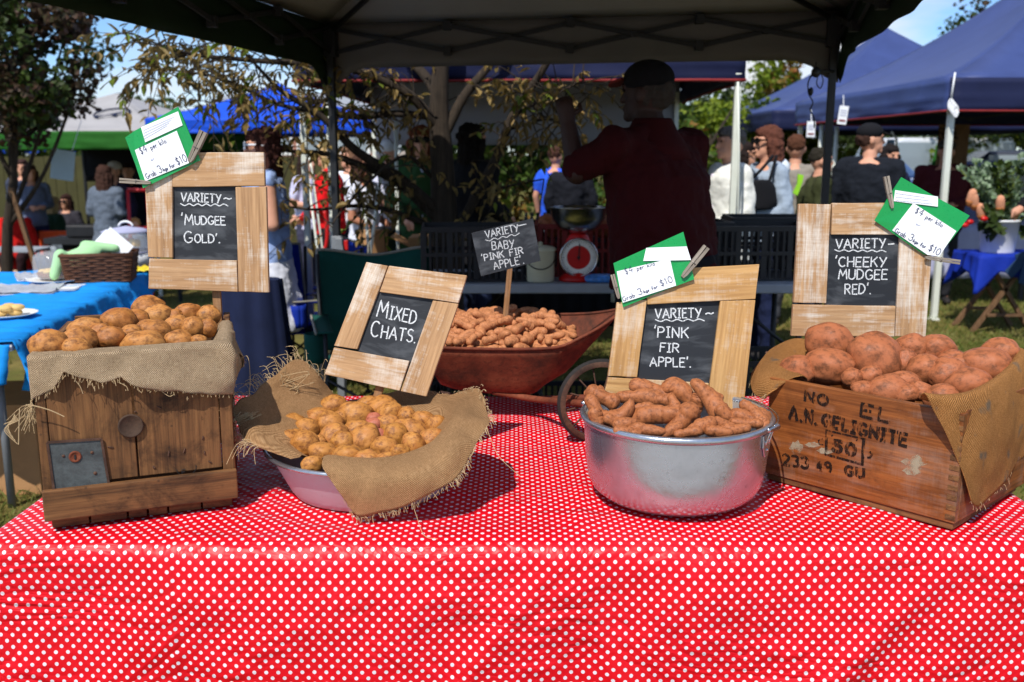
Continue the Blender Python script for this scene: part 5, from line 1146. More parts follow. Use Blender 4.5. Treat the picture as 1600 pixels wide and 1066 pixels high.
# logo oval printed on the rear roof panel
mb = MB(); lc = LM(-.25, .62, 0); 
def roofz(x, y): f = 1-max(abs(x), abs(y))/(W0/2); return 2.30+(3.02-2.30)*f-.05*4*f*(1-f)*1.5-.02
mb.tube([LM(-.3+.34*math.cos(i*.21), .95+.15*math.sin(i*.21), roofz(-.3+.34*math.cos(i*.21), .95+.15*math.sin(i*.21))) for i in range(31)], .006, 5)
q4 = [LM(-.3+a*.16, .95+b*.10, roofz(-.3+a*.16, .95+b*.10)) for a, b in ((-1, -1), (1, -1), (1, 1), (-1, 1))]; mb.prism(q4, V((0, 0, -.003))); mb.build('printed_logo', MT['black_metal'], mq)
# height clamp on the rear left pole
q = LM(KM[3][0]*.975, KM[3][1]*.975, 0); zc = PY(530, 385, q.y).z
mb = MB(); mb.box((q.x, q.y, zc), (.062, .06, .13)); mb.box((q.x+.02, q.y-.035, zc+.01), (.05, .03, .09)); cl_ = mb.build('height_clamp', MT['grey_metal'], mq, bev=.006)
mb = MB(); mb.box((q.x+.06, q.y-.03, zc+.01), (.025, .03, .06)); mb.build('red_catch', MT['red_plastic'] if 0 else MT['red_paint'], cl_, bev=.004)
mb = MB(); q = LM(KM[3][0]*.975, KM[3][1]*.975, 0); mb.box((q.x, q.y, zc/2-.03), (.046, .046, zc), Matrix.Rotation(yaw0, 3, 'Z')); mb.build('inner_pole', MT['grey_metal'], mq, bev=.003)
# black cord hung on the right pole
pr_ = LM(KM[2][0]*.975, KM[2][1]*.975, 0)
def cordy():
    Y = pr_.y-.06; t = thing('hook_cord', 'black cord and hook hanging from the right marquee pole', 'cord', PY(1275, 120, Y)); mb = MB()
    T = lambda *p: [PY(x, y, Y+.01*(i % 2)) for i, (x, y) in enumerate(p)]
    thread(mb, T((1288, 110), (1276, 113), (1264, 125), (1263, 145), (1270, 160), (1266, 172), (1272, 185), (1272, 200)), .0035); thread(mb, T((1280, 110), (1286, 125), (1282, 138), (1276, 130), (1280, 112)), .003); thread(mb, T((1274, 112), (1266, 120), (1262, 135), (1268, 150)), .0028)
    mb.ell(PY(1275, 113, Y), (.026, .02, .028)); mb.ell(PY(1267, 143, Y), (.013, .012, .022)); mb.caps(PY(1274, 108, Y), PY(1275, 98, Y), .006, .004); mb.beam(PY(1276, 111, Y), V((pr_.x, pr_.y-.022, PY(1276, 111, Y).z)), .014, .014); mb.build('cord', MT['black_metal'], t, True)
cordy()
# stall behind: navy marquee
tb, LB, KB = marquee('marquee', 'navy marquee with grey underside directly behind the seller', (.08, 7.95, 0), 2.95, 2.9, R(-1.5), 2.02, 2.27, 2.9, 'grey_roof', ['navy_dark', 'navy_dark', 'grey_roof', 'navy_dark'], 'white_metal', 'red_trim', False, (0, 1, 2, 3), .05, pr=.02, seed=9)
mb = MB(); mb.grid([[V((LB(-1.42+2.84*i/24, 1.40, 0).x, LB(0, 1.40, 0).y+.02*noise.noise(V((i*.4, j*.5, 0))), 2.25-.62*j/8)) for j in range(9)] for i in range(25)]); mb.build('back_sheet', fabric('pale_flap', lin(170, 172, 180), .4, .8, 3, .06), tb, True, solid=.004)
# lean white rope by its right pole
mb = MB(); a = PY(1153, 128, 6.45); b = PY(1156, 350, 6.45); mb.tube([a, a.lerp(b, .5), V((b.x+.02, b.y, 0))], .008, 6); tag(mb.build('guy_pole', MT['white_metal'], None, True, org=V((b.x, b.y, 0))), 'thin white tent stay beside the navy marquee pole', 'pole')
marquee('marquee', 'bright blue peaked marquee beyond the tree', (at(430, 200, 13.6).x, 13.9, 0), 3.0, 3.0, R(8), 1.80, 1.98, 2.52, 'blue_fab', 'blue_fab', 'white_metal', None, True, (0, 1, 2, 3), .05, seed=4)
tg, LG, KG = marquee('marquee', 'grey marquee with green valance and printed emblem at far left', (at(150, 200, 13.4).x, 14.2, 0), 3.3, 3.2, R(-9), 1.60, 1.83, 2.40, 'grey_roof', 'green_fab', 'black_metal', None, True, (0, 1, 2, 3), .03, seed=5)
mb = MB(); mb.grid([[LG(-1.6+3.2*i/20, 1.55+.02*noise.noise(V((i*.5, j*.5, 2))), 1.85-.75*j/6) for j in range(7)] for i in range(21)]); mb.build('back_sheet', MT['dark_cloth'], tg, True, solid=.004)  # dark sheet added as backdrop, standing in for the black shade under the roof
def emblem():                                         # oval emblem with a running animal shape, printed on the front slope
    f0, f1 = LG(.35, -.98, 0), LG(.35, -.52, 0)
    def rz(x, y): f = 1-max(abs(x), abs(y))/1.6; return 1.83+(2.40-1.83)*f-.03*4*f*(1-f)*1.5+.035
    def S(u, v): x, y = .42+u, -.86+v; return LG(x, y, rz(x, y))
    mb = MB(); pts = [S(.24*math.cos(R(a)), .20*math.sin(R(a))) for a in range(-30, 250, 12)]
    mb.tube(pts, .012, 5); mb.prism([S(*p) for p in ((-.2, -.12), (-.05, -.10), (.08, .02), (.2, .08), (.1, -.04), (.12, -.12), (.02, -.08), (-.1, -.16))], V((0, -.004, .006))); mb.build('printed_emblem', MT['navy_cloth'], tg)
emblem()
tn, LN, KN = marquee('marquee', 'large navy marquee nearest the right edge', (6.27, 11.2, 0), 4.75, 4.5, R(1), 1.93, 2.22, 3.8, 'navy_fab', ['navy_dark', 'navy_dark', 'navy_dark', 'navy_fab'], 'white_metal', 'red_trim', True, (0, 1, 2, 3), .16, seed=6, pr=.026)
marquee('marquee', 'navy peaked marquee behind the large navy one', (6.5, 17.4, 0), 5.0, 4.6, R(0), 1.90, 2.20, 3.7, 'navy_fab', 'navy_dark', 'white_metal', None, False, (0, 1, 2, 3), .12, seed=7, pr=.028)
marquee('marquee', 'low white market umbrella tent far behind the grey marquee', (at(90, 230, 24).x, 25, 0), 4, 3, 0, 1.55, 1.7, 2.0, 'lilac_cloth', 'blue_fab', 'white_metal', None, False, (0, 1, 2, 3), .03, seed=8)
def notice(px, py, Y, w, h, label, rot=0, red=True, hangz=None):
    c = PY(px, py, Y); t = thing('notice', label, 'notice', c); mb = MB(); M_ = Matrix.Rotation(rot, 3, 'Y'); mb.box(c, (w, .006, h), M_); mb.build('paper', MT['white_paper'], t)
    mb = MB()
    for k in range(3): mb.box(c+M_@V((0, -.005, h*(.25-k*.13))), (w*.7, .003, h*.03), M_)
    mb.build('print', MT['ink_pale'], t)
    if red: mb = MB(); mb.box(c+M_@V((0, -.005, -h*.3)), (w*.7, .003, h*.1), M_); mb.build('red_print', MT['red_trim'], t)
    mb = MB(); mb.tube([c+V((0, 0, h*.5)), c+V((0, .02, h*.5+.1))], .004, 5); mb.build('tie', MT['white_paper'], t)
notice(1267, 202, 8.9, .075, .14, 'white notice hanging at the left of the marquee pole'); notice(1317, 180, 9.3, .085, .17, 'white notice hanging at the right of the marquee pole', R(6))
def rope_bundle():
    c = LN(KN[0][0], KN[0][1]-.03, 1.98); t = thing('rope_bundle', 'coiled white rope tied at the near corner of the large navy marquee', 'rope', c); mb = MB()
    for k in range(5): mb.tube([c+V((.022*math.cos(i*.5)+.01*k, -.02-.006*k, .05*math.sin(i*.5)-.015*k)) for i in range(14)], .007, 6)
    mb.tube([c+V((0, -.02, .05)), c+V((.02, -.01, .28))], .008, 5); mb.build('rope', MT['white_paper'], t, True)
rope_bundle()
# ------------------------------------------------------------------ people
FOLDS = bpy.data.textures.new('folds', 'CLOUDS'); FOLDS.noise_scale = .11; FOLDS.noise_depth = 3
LOCKS = bpy.data.textures.new('locks', 'CLOUDS'); LOCKS.noise_scale = .035; LOCKS.noise_depth = 2
def rough(o, tx, st): q = o.modifiers.new('d', 'DISPLACE'); q.texture = tx; q.strength = st; q.mid_level = .5; return o
def person(px, Y, topy, yaw, label, shirt=(120, 120, 120), pants=(40, 46, 70), hair=(60, 40, 30), hstyle='short', skin='skin', sleeve='long', arms=None, hat=None, glasses=None, pat=None, dress=False, seat=False, jacket=False, inner=None, H=None, vox=.013, head_yaw=0, lean=0, stout=1.0, X=None, hood=False, z0=None, child=False):
    p = PY(px, topy, Y); x = p.x if X is None else X; g = gz(x, Y) if z0 is None else z0
    if H is None: H = p.z-g
    if seat: H = 1.68
    s = H/1.74; t = thing('person', label, 'person', (x, Y, g), None, True, R(yaw)); rnd = random.Random(int(px*7+topy))
    S = lambda v: V(v)*s
    dz = -.42 if seat else 0
    A = arms or {}; jn = {}
    for sd_ in (1, -1):
        a = A.get(sd_) or A.get(0) or ((.25, .03, 1.15), (.25, -.05, .9))
        e, w = a; jn[sd_] = [(.178*sd_*stout**.8, .0, 1.415+dz), (e[0]*sd_, e[1], e[2]+dz), (w[0]*sd_, w[1], w[2]+dz)]
    lx = .092*(1+.3*(stout-1))
    legs = {}
    for sd_ in (1, -1):
        legs[sd_] = [(lx*sd_, 0, .92+dz), (lx*sd_+.02*sd_, -.43, .50), (lx*sd_+.02*sd_, -.40, .08)] if seat else [(lx*sd_, 0, .92), (lx*sd_*1.05, -.02, .50), (lx*sd_*1.1, .02, .09)]
    Lx = lambda z: -math.sin(lean)*(z-.9)
    T = lambda q: S((q[0], q[1]+Lx(q[2]), q[2]))
    st = stout
    torso = [(.84, .14*st, .10*st), (.93, .168*st, .125*st), (1.04, .15*st, .115*st), (1.17, .158*st, .118*st), (1.30, .178*st**.6, .12*st), (1.39, .172*st**.7, .11), (1.44, .125*st**.7, .09), (1.475, .07, .066)]
    def tor(mb, grow, z0_=.84, z1_=1.48):
        r = [q for q in torso if z0_-.001 <= q[0] <= z1_+.001]; mb.loft([(T((0, 0, z+dz)), (rx+grow)*s, (ry+grow)*s) for z, rx, ry in r], 24)
    bm_ = MB(); tor(bm_, 0)
    bm_.caps(T((0, .005, 1.43+dz)), T((0, -.012, 1.53+dz)), .058*s*st**.5, .054*s*st**.5)
    hy = R(head_yaw); HR = Matrix.Rotation(hy, 3, 'Z'); hc = T((0, -.012, 1.625+dz)); Hd = lambda v: hc+HR@S(v)
    bm_.ell(Hd((0, .008, .012)), S((.076, .094, .105)), HR); bm_.ell(Hd((0, -.03, -.05)), S((.055, .058, .062)), HR); bm_.ell(Hd((0, -.075, -.085)), S((.028, .02, .022)), HR)
    bm_.caps(Hd((0, -.085, .015)), Hd((0, -.102, -.02)), .010*s, .014*s); bm_.ell(Hd((0, -.088, -.054)), S((.024, .012, .011)), HR)
    for k in (1, -1): bm_.ell(Hd((.077*k, .01, -.005)), S((.012, .022, .032)), HR); bm_.ell(Hd((.03*k, -.083, .035)), S((.024, .012, .01)), HR)
    for k in (1, -1):
        q = [T(v) for v in jn[k]]; bm_.caps(q[0], q[1], .052*s*st**.5, .041*s); bm_.caps(q[1], q[2], .041*s*st**.4, .029*s*st**.4)
        d = (q[2]-q[1]).normalized(); xx, yy = frame(d); hl = q[2]+d*.045*s; bm_.caps(q[2]+d*.015*s, hl+d*.03*s, .032*s, .036*s)
        fl = V((-k*.55, -.5, -.3)).normalized(); sd2 = d.cross(fl).normalized()
        for f, (o, l) in enumerate(((-.028, .055), (-.010, .064), (.010, .06), (.027, .048))):
            b0 = hl+d*.038*s+sd2*o*s; m_ = b0+(d+fl*.35).normalized()*l*.55*s; bm_.caps(b0, m_, .0095*s, .009*s, 7); bm_.caps(m_, m_+(d*.6+fl).normalized()*l*.5*s, .009*s, .0075*s, 7)
        b0 = hl-sd2*.03*s; m_ = b0+(d*.5-sd2+fl*.4).normalized()*.035*s; bm_.caps(b0, m_, .012*s, .011*s, 7); bm_.caps(m_, m_+(d+fl*.4).normalized()*.03*s, .011*s, .009*s, 7)
        q = [S(v) for v in legs[k]]; bm_.caps(q[0], q[1], .082*s*st**.5, .054*s); bm_.caps(q[1], q[2], .054*s, .036*s); bm_.caps(q[2]+S((0, .03, -.04)), q[2]+S((.01*k, -.13, -.05)), .036*s, .03*s)
    body = bm_.build('body', MT[skin], t, True, remesh=vox*.8)
    cm = cloth_mat(shirt, pat); mb = MB(); lo = .84 if not jacket else .84
    tor(mb, .022 if not jacket else .034, .93 if not (jacket or dress) else .84, 1.48 if jacket else 1.445)
    for k in (1, -1): mb.caps(T((.05*k, .012, 1.452+dz)), T(jn[k][0]), .052*s, .062*s*st**.5)
    if jacket: mb.loft([(T((0, 0, z+dz)), rx*s, ry*s) for z, rx, ry in ((.72, .205*st, .16*st), (.84, .195*st, .155*st), (1.0, .175*st, .14*st))], 24)
    else: mb.loft([(T((0, 0, z+dz)), rx*s, ry*s) for z, rx, ry in ((.86, .186*st, .146*st), (.98, .172*st, .138*st), (1.1, .165*st, .13*st))], 24)
    for k in (1, -1):
        q = [T(v) for v in jn[k]]; g_ = .018 if not jacket else .026
        if sleeve == 'none': continue
        mb.caps(q[0], q[1] if sleeve == 'long' else q[0].lerp(q[1], .62), (.052+g_)*s*st**.5, (.043+g_)*s)
        if sleeve == 'long': mb.caps(q[1], q[1].lerp(q[2], .88), (.043+g_)*s, (.032+g_*.8)*s)
        if sleeve == 'elbow': mb.caps(q[0], q[1].lerp(q[2], .12), (.052+g_)*s, (.045+g_)*s)
    if jacket or hood: mb.caps(T((.05, .03, 1.45+dz)), T((-.05, .03, 1.45+dz)), .045*s, .045*s)
    rough(mb.build('jacket' if jacket else 'top', cm, t, True, remesh=vox), FOLDS, .05)
    if hood: mb = MB(); mb.ell(T((0, .085, 1.44+dz)), S((.12, .075, .085))); mb.ell(T((0, .03, 1.475+dz)), S((.105, .08, .04))); mb.build('hood', cloth_mat((206, 214, 222)), t, True, remesh=vox)
    if inner: mb = MB(); mb.loft([(T((0, -.052 if not jacket else -.06, z+dz)), rx*s, .09*s*st) for z, rx in ((.9, .07), (1.1, .07), (1.3, .06), (1.42, .03))], 16); mb.build('shirt_front', cloth_mat(inner), t, True, remesh=vox)
    pm = cloth_mat(pants if not isinstance(pants[0], tuple) else pants[0], None if not isinstance(pants[0], tuple) else pants[1]); mb = MB()
    if dress: mb.loft([(S((0, 0, z)), rx*s, ry*s) for z, rx, ry in ((.48, .27, .22), (.7, .235, .19), (.88, .195*st, .155*st), (1.0, .17*st, .13*st))], 28); rough(mb.build('skirt', pm, t, True, remesh=vox), FOLDS, .05)
    else:
        mb.loft([(S((0, 0, z+dz)), rx*s, ry*s) for z, rx, ry in ((.80, .165*st, .125*st), (.92, .178*st, .136*st), (1.0, .168*st, .13*st))], 24)
        for k in (1, -1):
            q = [S(v) for v in legs[k]]; mb.caps(q[0], q[1], .098*s*st**.5, .07*s); mb.caps(q[1], q[1].lerp(q[2], .93), .07*s, .056*s)
        rough(mb.build('trousers', pm, t, True, remesh=vox), FOLDS, .04)
        mb = MB()
        for k in (1, -1): q = S(legs[k][2]); mb.caps(q+S((0, .035, -.04)), q+S((.01*k, -.15, -.045)), .043*s, .038*s)
        mb.build('shoes', MT['rubber'], t, True, remesh=vox)
    hm = cloth_mat(hair); mb = MB()
    if hstyle != 'none':
        mb.ell(Hd((0, .03 if hstyle == 'short' else .022, .042 if not hat else .005)), S(((.083, .088, .088) if hstyle == 'short' else (.087, .098, .095)) if not hat else (.081, .094, .07)), HR)
        if not hat: mb.ell(Hd((0, -.03, .075)), S((.07, .062, .045)), HR)
        if hstyle in ('bob', 'long', 'curly'):
            L_ = {'bob': .12, 'long': .3, 'curly': .16}[hstyle]
            for k in range(9): a = math.pi*(k/8)*1.2-math.pi*.1; q = Hd((.08*math.cos(a), .01+.078*math.sin(a), -.0)); mb.caps(q, q+S((.01*math.cos(a), .015, -L_)), .034*s, .026*s)
        if hstyle == 'curly':
            for k in range(34): d = V((rnd.gauss(0, 1), rnd.gauss(.35, 1), rnd.gauss(.4, 1))).normalized(); mb.ell(Hd((d.x*.082, .035+max(-.03, d.y*.085), .03+d.z*.085)), S((.024, .024, .024)))
        rough(mb.build('hair', hm, t, True, remesh=vox*.6, smi=1), LOCKS, .045 if hstyle == 'curly' else .03)
    if hat:
        kind, hcol, bcol = hat; mb = MB(); hr = HR
        if kind == 'cap': mb.ell(Hd((0, .012, .062)), S((.092, .106, .075)), HR); mb.build('cap', cloth_mat(hcol), t, True, remesh=vox*.8); mb = MB(); mb.prism([Hd((.075*math.cos(a), -.075-.085*math.sin(a), .055-.022*math.sin(a))) for a in [math.pi*i/10 for i in range(11)]], S((0, 0, .01))); mb.build('cap_peak', cloth_mat(bcol), t)
        else: mb.ell(Hd((0, .01, .07)), S((.093, .106, .07)), HR); mb.ell(Hd((0, -.03, .06)), S((.088, .10, .03)), HR); mb.build('flat_cap', cloth_mat(hcol), t, True, remesh=vox*.8)
    for k in (1, -1):
        if not glasses: mb = MB(); mb.ell(Hd((.03*k, -.084, .018)), S((.011, .007, .007)), HR); mb.build('eye', MT['eye'], t, True)
    if glasses:
        mb = MB()
        for k in (1, -1): mb.ell(Hd((.034*k, -.098, .016)), S((.029, .008, .022)), HR)
        gl = mb.build('sunglasses', MT['lens'], t, True); mb = MB()
        for k in (1, -1): mb.tube([Hd((.062*k, -.096, .022)), Hd((.08*k, -.05, .022)), Hd((.085*k, .01, .015))], .0065*s, 6); mb.tube([Hd((.034*k+.03*math.cos(i*.6), -.102, .016+.023*math.sin(i*.6))) for i in range(12)], .0045*s, 5)
        mb.build('glasses_frame', cloth_mat(glasses), gl, True)
    return t
FOLD = {0: ((.23, .02, 1.16), (.09, -.22, 1.14))}
HOLD = {0: ((.24, .0, 1.14), (.14, -.26, 1.02))}
UPH = {1: ((.25, -.08, 1.18), (.1, -.2, 1.36)), -1: ((.24, .02, 1.15), (.12, -.24, 1.05))}
person(410, 6.0, 203, -72, 'dark-haired woman in white sunglasses and pale blue dress behind the Mudgee Gold sign', (150, 172, 216), ((214, 216, 226), (176, 150, 160)), (58, 30, 24), 'curly', 'skin', 'none', FOLD, glasses=(222, 226, 230), dress=True, vox=.011)
person(512, 9.2, 224, -95, 'blond woman in a bright red top behind the grey tent pole', (214, 20, 26), (24, 24, 30), (196, 164, 116), 'bob', arms=HOLD)
person(604, 9.0, 222, 78, 'person in pale cap and purple patterned top among the branches', (210, 212, 232), (40, 40, 50), (190, 190, 190), 'short', 'skin', 'short', HOLD, ('cap', (206, 208, 210), (206, 208, 210)), pat=(84, 84, 160))
person(566, 8.4, 258, 70, 'woman in a white top with coloured print reaching beside the white tent stay', (222, 224, 236), (30, 30, 36), (70, 46, 36), 'bob', 'skin_tan', 'short', HOLD, pat=(150, 156, 200), H=1.55)
person(478, 11, 240, 60, 'dark-haired person in a lavender top behind the thin white tent poles', (206, 204, 232), (60, 60, 80), (44, 30, 26), 'bob', sleeve='short', arms=FOLD)
person(546, 10.4, 230, -50, 'person in a floral white blouse right of the bright red top', (220, 222, 230), (36, 40, 60), (110, 80, 60), 'bob', sleeve='short', arms=HOLD, pat=(120, 140, 190))
person(632, 11.2, 238, 20, 'person in a blue and white patterned shirt left of the green jacket', (206, 210, 230), (50, 50, 60), (150, 140, 130), 'short', sleeve='short', arms=HOLD, pat=(60, 70, 150))
person(657, 8.0, 199, 8, 'curly red-haired person in dark glasses and green jacket left of the tree trunk', (52, 86, 50), (30, 32, 40), (120, 66, 40), 'curly', arms=HOLD, glasses=(20, 20, 20), inner=(196, 206, 226), jacket=True)
person(738, 7.4, 196, 130, 'person in black with dark bushy hair right of the tree trunk', (22, 22, 26), (30, 40, 66), (26, 20, 18), 'curly', arms=UPH, jacket=True, stout=1.1)
person(868, 11, 230, 150, 'brown-haired person in a royal blue shirt near the hedge', (44, 92, 220), (40, 50, 80), (70, 44, 34), 'short', sleeve='short')
person(893, 10.4, 232, 170, 'dark-clothed person standing beside the one in the blue shirt', (24, 26, 34), (24, 26, 34), (50, 34, 28), 'short', jacket=True)
person(1144, 6.9, 199, -75, 'grey-haired man in a cream jacket behind the white tent pole', (222, 222, 214), (26, 26, 30), (96, 90, 86), 'short', 'skin', arms=HOLD, jacket=True, vox=.011, inner=(230, 220, 230))
person(1165, 9.3, 224, 65, 'dark-haired woman in sunglasses and olive top between the cream jacket and the grey hoodie', (92, 104, 62), (52, 62, 84), (34, 24, 22), 'bob', arms=HOLD, glasses=(20, 20, 20))
person(1203, 7.2, 199, -78, 'brown-haired woman in sunglasses wearing a grey hoodie and jeans', (150, 164, 180), (28, 36, 66), (92, 54, 42), 'bob', arms={0: ((.25, .03, 1.14), (.13, -.25, 1.08))}, glasses=(16, 16, 18), hood=True, vox=.010)
person(1245, 8.6, 212, 160, 'man in a taupe shirt with back turned beside the grey hoodie', (140, 134, 124), (58, 60, 66), (84, 52, 36), 'short', sleeve='long', arms=HOLD)
person(1283, 8.3, 232, 80, 'person in an olive jacket with lime lining behind the black marquee pole', (56, 60, 34), (52, 52, 60), (40, 36, 28), 'short', jacket=True, stout=1.35, arms=HOLD)
person(1362, 8.0, 196, 150, 'man in a black shirt and black cap with a white back panel', (22, 26, 34), (24, 24, 28), (60, 40, 32), 'short', 'skin', hat=('cap', (22, 22, 26), (20, 20, 24)), arms={0: ((.27, .02, 1.14), (.2, -.16, .98))}, vox=.010, head_yaw=-65, stout=1.12)
person(1392, 9.6, 228, 15, 'person in a dark navy top holding a yellow bag beside the black cap', (28, 30, 60), (30, 30, 40), (30, 24, 24), 'bob', arms=FOLD)
person(1480, 10.0, 221, -18, 'bearded man in a flat cap and maroon jumper under the large navy marquee', (72, 22, 26), (40, 40, 44), (150, 146, 140), 'short', 'skin_tan', arms={0: ((.29, .0, 1.13), (.06, -.28, 1.08))}, hat=('flat', (60, 54, 46), None), stout=1.35, inner=(60, 120, 140))
person(1700, 7.6, 180, -80, 'person in a black coat reaching in from the right edge', (20, 20, 24), (30, 34, 50), (60, 50, 40), 'short', 'skin', arms={0: ((.25, -.1, 1.16), (.14, -.36, 1.06))}, jacket=True, stout=1.2)
person(46, 14.4, 258, 40, 'woman in a grey-blue jumper and jeans standing under the left tree', (110, 122, 150), (36, 46, 84), (70, 50, 44), 'bob', arms=FOLD)
person(34, 15.4, 250, 10, 'tall person in checked black and white top behind the grey-blue jumper', (60, 66, 84), (30, 30, 40), (60, 40, 36), 'short', arms=FOLD, pat=(200, 204, 210))
person(16, 13.8, 300, 20, 'seated person in a bright red coat at the left edge', (206, 30, 26), (40, 20, 24), (60, 44, 40), 'short', seat=True, jacket=True)
person(80, 14.8, 293, 140, 'blond person in a green coat sitting on the orange chair', (36, 66, 48), (40, 44, 50), (206, 180, 130), 'bob', seat=True, jacket=True)
person(62, 15.8, 290, 0, 'seated person in a dark hat left of the orange chair', (40, 40, 46), (40, 40, 50), (50, 40, 40), 'short', seat=True, hat=('cap', (46, 56, 74), (46, 56, 74)))
person(101, 15.6, 287, -10, 'dark-haired seated person in sunglasses right of the orange chair', (54, 52, 60), (40, 40, 50), (52, 30, 26), 'bob', seat=True, glasses=(18, 18, 18))
person(162, 12.6, 260, 165, 'woman with long brown hair in a grey coat dress seen from behind', (96, 106, 120), (100, 108, 120), (64, 42, 34), 'long', dress=True, arms=FOLD)
person(178, 13.8, 254, -20, 'man in a pale cap and dark purple top under the grey marquee', (44, 38, 62), (40, 48, 76), (90, 70, 60), 'short', hat=('cap', (196, 192, 186), (196, 192, 186)))
person(199, 14.2, 255, 5, 'man in a navy shirt with white chest print under the grey marquee', (26, 30, 44), (36, 42, 60), (36, 28, 26), 'short', stout=1.1, inner=(60, 66, 80))
person(207, 11.6, 298, -30, 'small child in a red and white top by the red trolley', (214, 214, 216), (96, 120, 160), (170, 120, 70), 'short', H=1.12, pat=(206, 40, 36))
MT['skin_shaded'] = C('shaded_skin', lin(56, 35, 28), .6, .1, 14)  # seller's skin tone darkened to stand in for the shade under the marquee
def seller():
    t = person(1052, 4.3, 98, -138, 'stout man in a dark red jumper and black cap raising one hand, seen from behind', (56, 7, 10), (22, 22, 26), (60, 54, 50), 'short', 'skin_shaded', 'elbow', {1: ((.31, -.14, 1.32), (.30, -.17, 1.50)), -1: ((.28, -.10, 1.16), (.16, -.26, 1.05))}, ('cap', (20, 20, 24), (110, 40, 34)), vox=.009, head_yaw=16, stout=1.42, lean=.17)
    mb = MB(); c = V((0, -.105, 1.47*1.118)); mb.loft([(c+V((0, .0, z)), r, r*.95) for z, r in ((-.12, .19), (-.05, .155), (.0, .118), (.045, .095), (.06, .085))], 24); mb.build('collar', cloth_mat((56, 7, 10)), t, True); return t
seller()
def handbag():
    c = PY(1183, 303, 6.95); t = thing('handbag', 'black shoulder bag at the grey hoodie woman side', 'handbag', c); mb = MB(); mb.loft([(c+V((0, 0, z)), rx, .06) for z, rx in ((-.11, .11), (-.06, .15), (.05, .13), (.10, .09))], 20); mb.build('bag', MT['dark_cloth'], t, True, remesh=.012); mb = MB(); thread(mb, [c+V((-.08, 0, .08)), c+V((.0, -.04, .16)), c+V((.10, .0, .27))], .012); thread(mb, [c+V((.08, 0, .08)), c+V((.1, .0, .16)), c+V((.13, .02, .27))], .012); mb.build('strap', MT['dark_cloth'], t, True)
handbag()
# ------------------------------------------------------------------ seller's back table and what stands on it
TT = .885
def back_table():
    xl, xr = -.52, 1.62; t = thing('folding_table', 'grey folding table along the back of the stall', 'table', ((xl+xr)/2, 5.2, 0)); mb = MB(); mb.box(((xl+xr)/2, 5.27, TT-.025), (xr-xl, .66, .05)); mb.build('tabletop', MT['table_grey'], t, bev=.008)
    for x in (xl+.1, xr-.1):
        mb = MB(); mb.tube([(x, 5.0, 0), (x, 5.0, TT-.055)], .016, 8); mb.build('leg', MT['black_metal'], t, True); mb = MB(); mb.tube([(x, 5.5, 0), (x, 5.5, TT-.055)], .016, 8); mb.build('leg', MT['black_metal'], t, True)
        mb = MB(); mb.tube([(x, 5.0, .3), (x, 5.5, .3)], .012, 8); mb.tube([(x, 5.02, .5), (x+(.4 if x < 0 else -.4), 5.25, TT-.06)], .010, 8); mb.build('brace', MT['black_metal'], t, True)
back_table()
def plastic_crate(mt, w=.56, d=.36, h=.29):
    mb = MB(); ti = .012
    for z, hh in ((.006, .012), (h-.014, .028), (h*.5, .02)):
        for y in (-d/2, d/2): mb.box((0, y, z), (w, ti, hh))
        for x in (-w/2, w/2): mb.box((x, 0, z+.0007), (ti*.9, d-ti*1.2, hh-.002))
    n = 17
    for i in range(n):
        x = -w/2+w*i/(n-1)
        for y in (-d/2, d/2): mb.box((x*.985, y, h/2), (.013 if i % 4 else .03, ti*.8, h-.03))
    for i in range(10):
        y = -d/2+d*(i+.5)/10
        for x in (-w/2, w/2): mb.box((x, y, h/2), (ti*.8, .012, h-.03))
    for i in range(12): mb.box((0, -d/2+d*(i+.5)/12, .007), (w-.03, .018, .008))
    return mb
cr_b = plastic_crate(0); cb = cr_b.build('produce_crate', MT['black_plastic'], None, bev=.001); cb.hide_render = False
cr_r = plastic_crate(0).build('produce_crate', MT['red_plastic'], None, bev=.001)
crs = [(1183, 5.25, TT, 'black', 'black plastic produce crate on the table right of the seller'), (1215, 5.62, TT+.02, 'black', 'black plastic produce crate behind the one right of the seller'), (918, 5.42, TT, 'red', 'dark red plastic produce crate of potatoes behind the scale'), (742, 5.2, TT, 'black', 'black plastic produce crate on the table left of the cream bucket'),
       (1060, 5.5, TT, 'black', 'black plastic produce crate on the table behind the seller'), (760, 5.0, .0, 'black', 'black plastic produce crate under the left half of the folding table'), (1222, 4.6, .0, 'black', 'black plastic produce crate on the grass behind the stencilled crate'), (1222, 4.62, .295, 'black', 'black plastic produce crate stacked on another behind the stencilled crate'), (930, 5.1, .0, 'black', 'black plastic produce crate under the folding table below the scale')]
ub = ur = False
for i, (px, Y, z, k, lab) in enumerate(crs):
    src = cb if k == 'black' else cr_r
    if (k == 'black' and not ub) or (k == 'red' and not ur): o = src; ub, ur = ub or k == 'black', ur or k == 'red'
    else: o = src.copy(); COL.objects.link(o)
    o.location = (PY(px, 300, Y).x, Y, z+gz(PY(px, 300, Y).x, Y)); o.rotation_euler = (0, 0, R([2, -3, 1, 4, 3, 5, -4, 2, 1][i])); tag(o, lab, 'crate', 'plastic produce crates')
rnd = random.Random(77); cx = PY(918, 300, 5.42).x
for k in range(26):
    o = bpy.data.objects.new('potato', potato_proto('red', k % 8)); COL.objects.link(o); o.location = (cx+rnd.uniform(-.23, .23), 5.42+rnd.uniform(-.13, .13), TT+.26+rnd.uniform(-.02, .035)); o.rotation_euler = (rnd.uniform(0, 6), rnd.uniform(0, 6), rnd.uniform(0, 6)); s = rnd.uniform(.032, .045); o.scale = (s*1.2, s, s)
    tag(o, 'reddish potato heaped in the dark red plastic crate behind the scale', 'potato', 'potatoes in the red plastic crate')
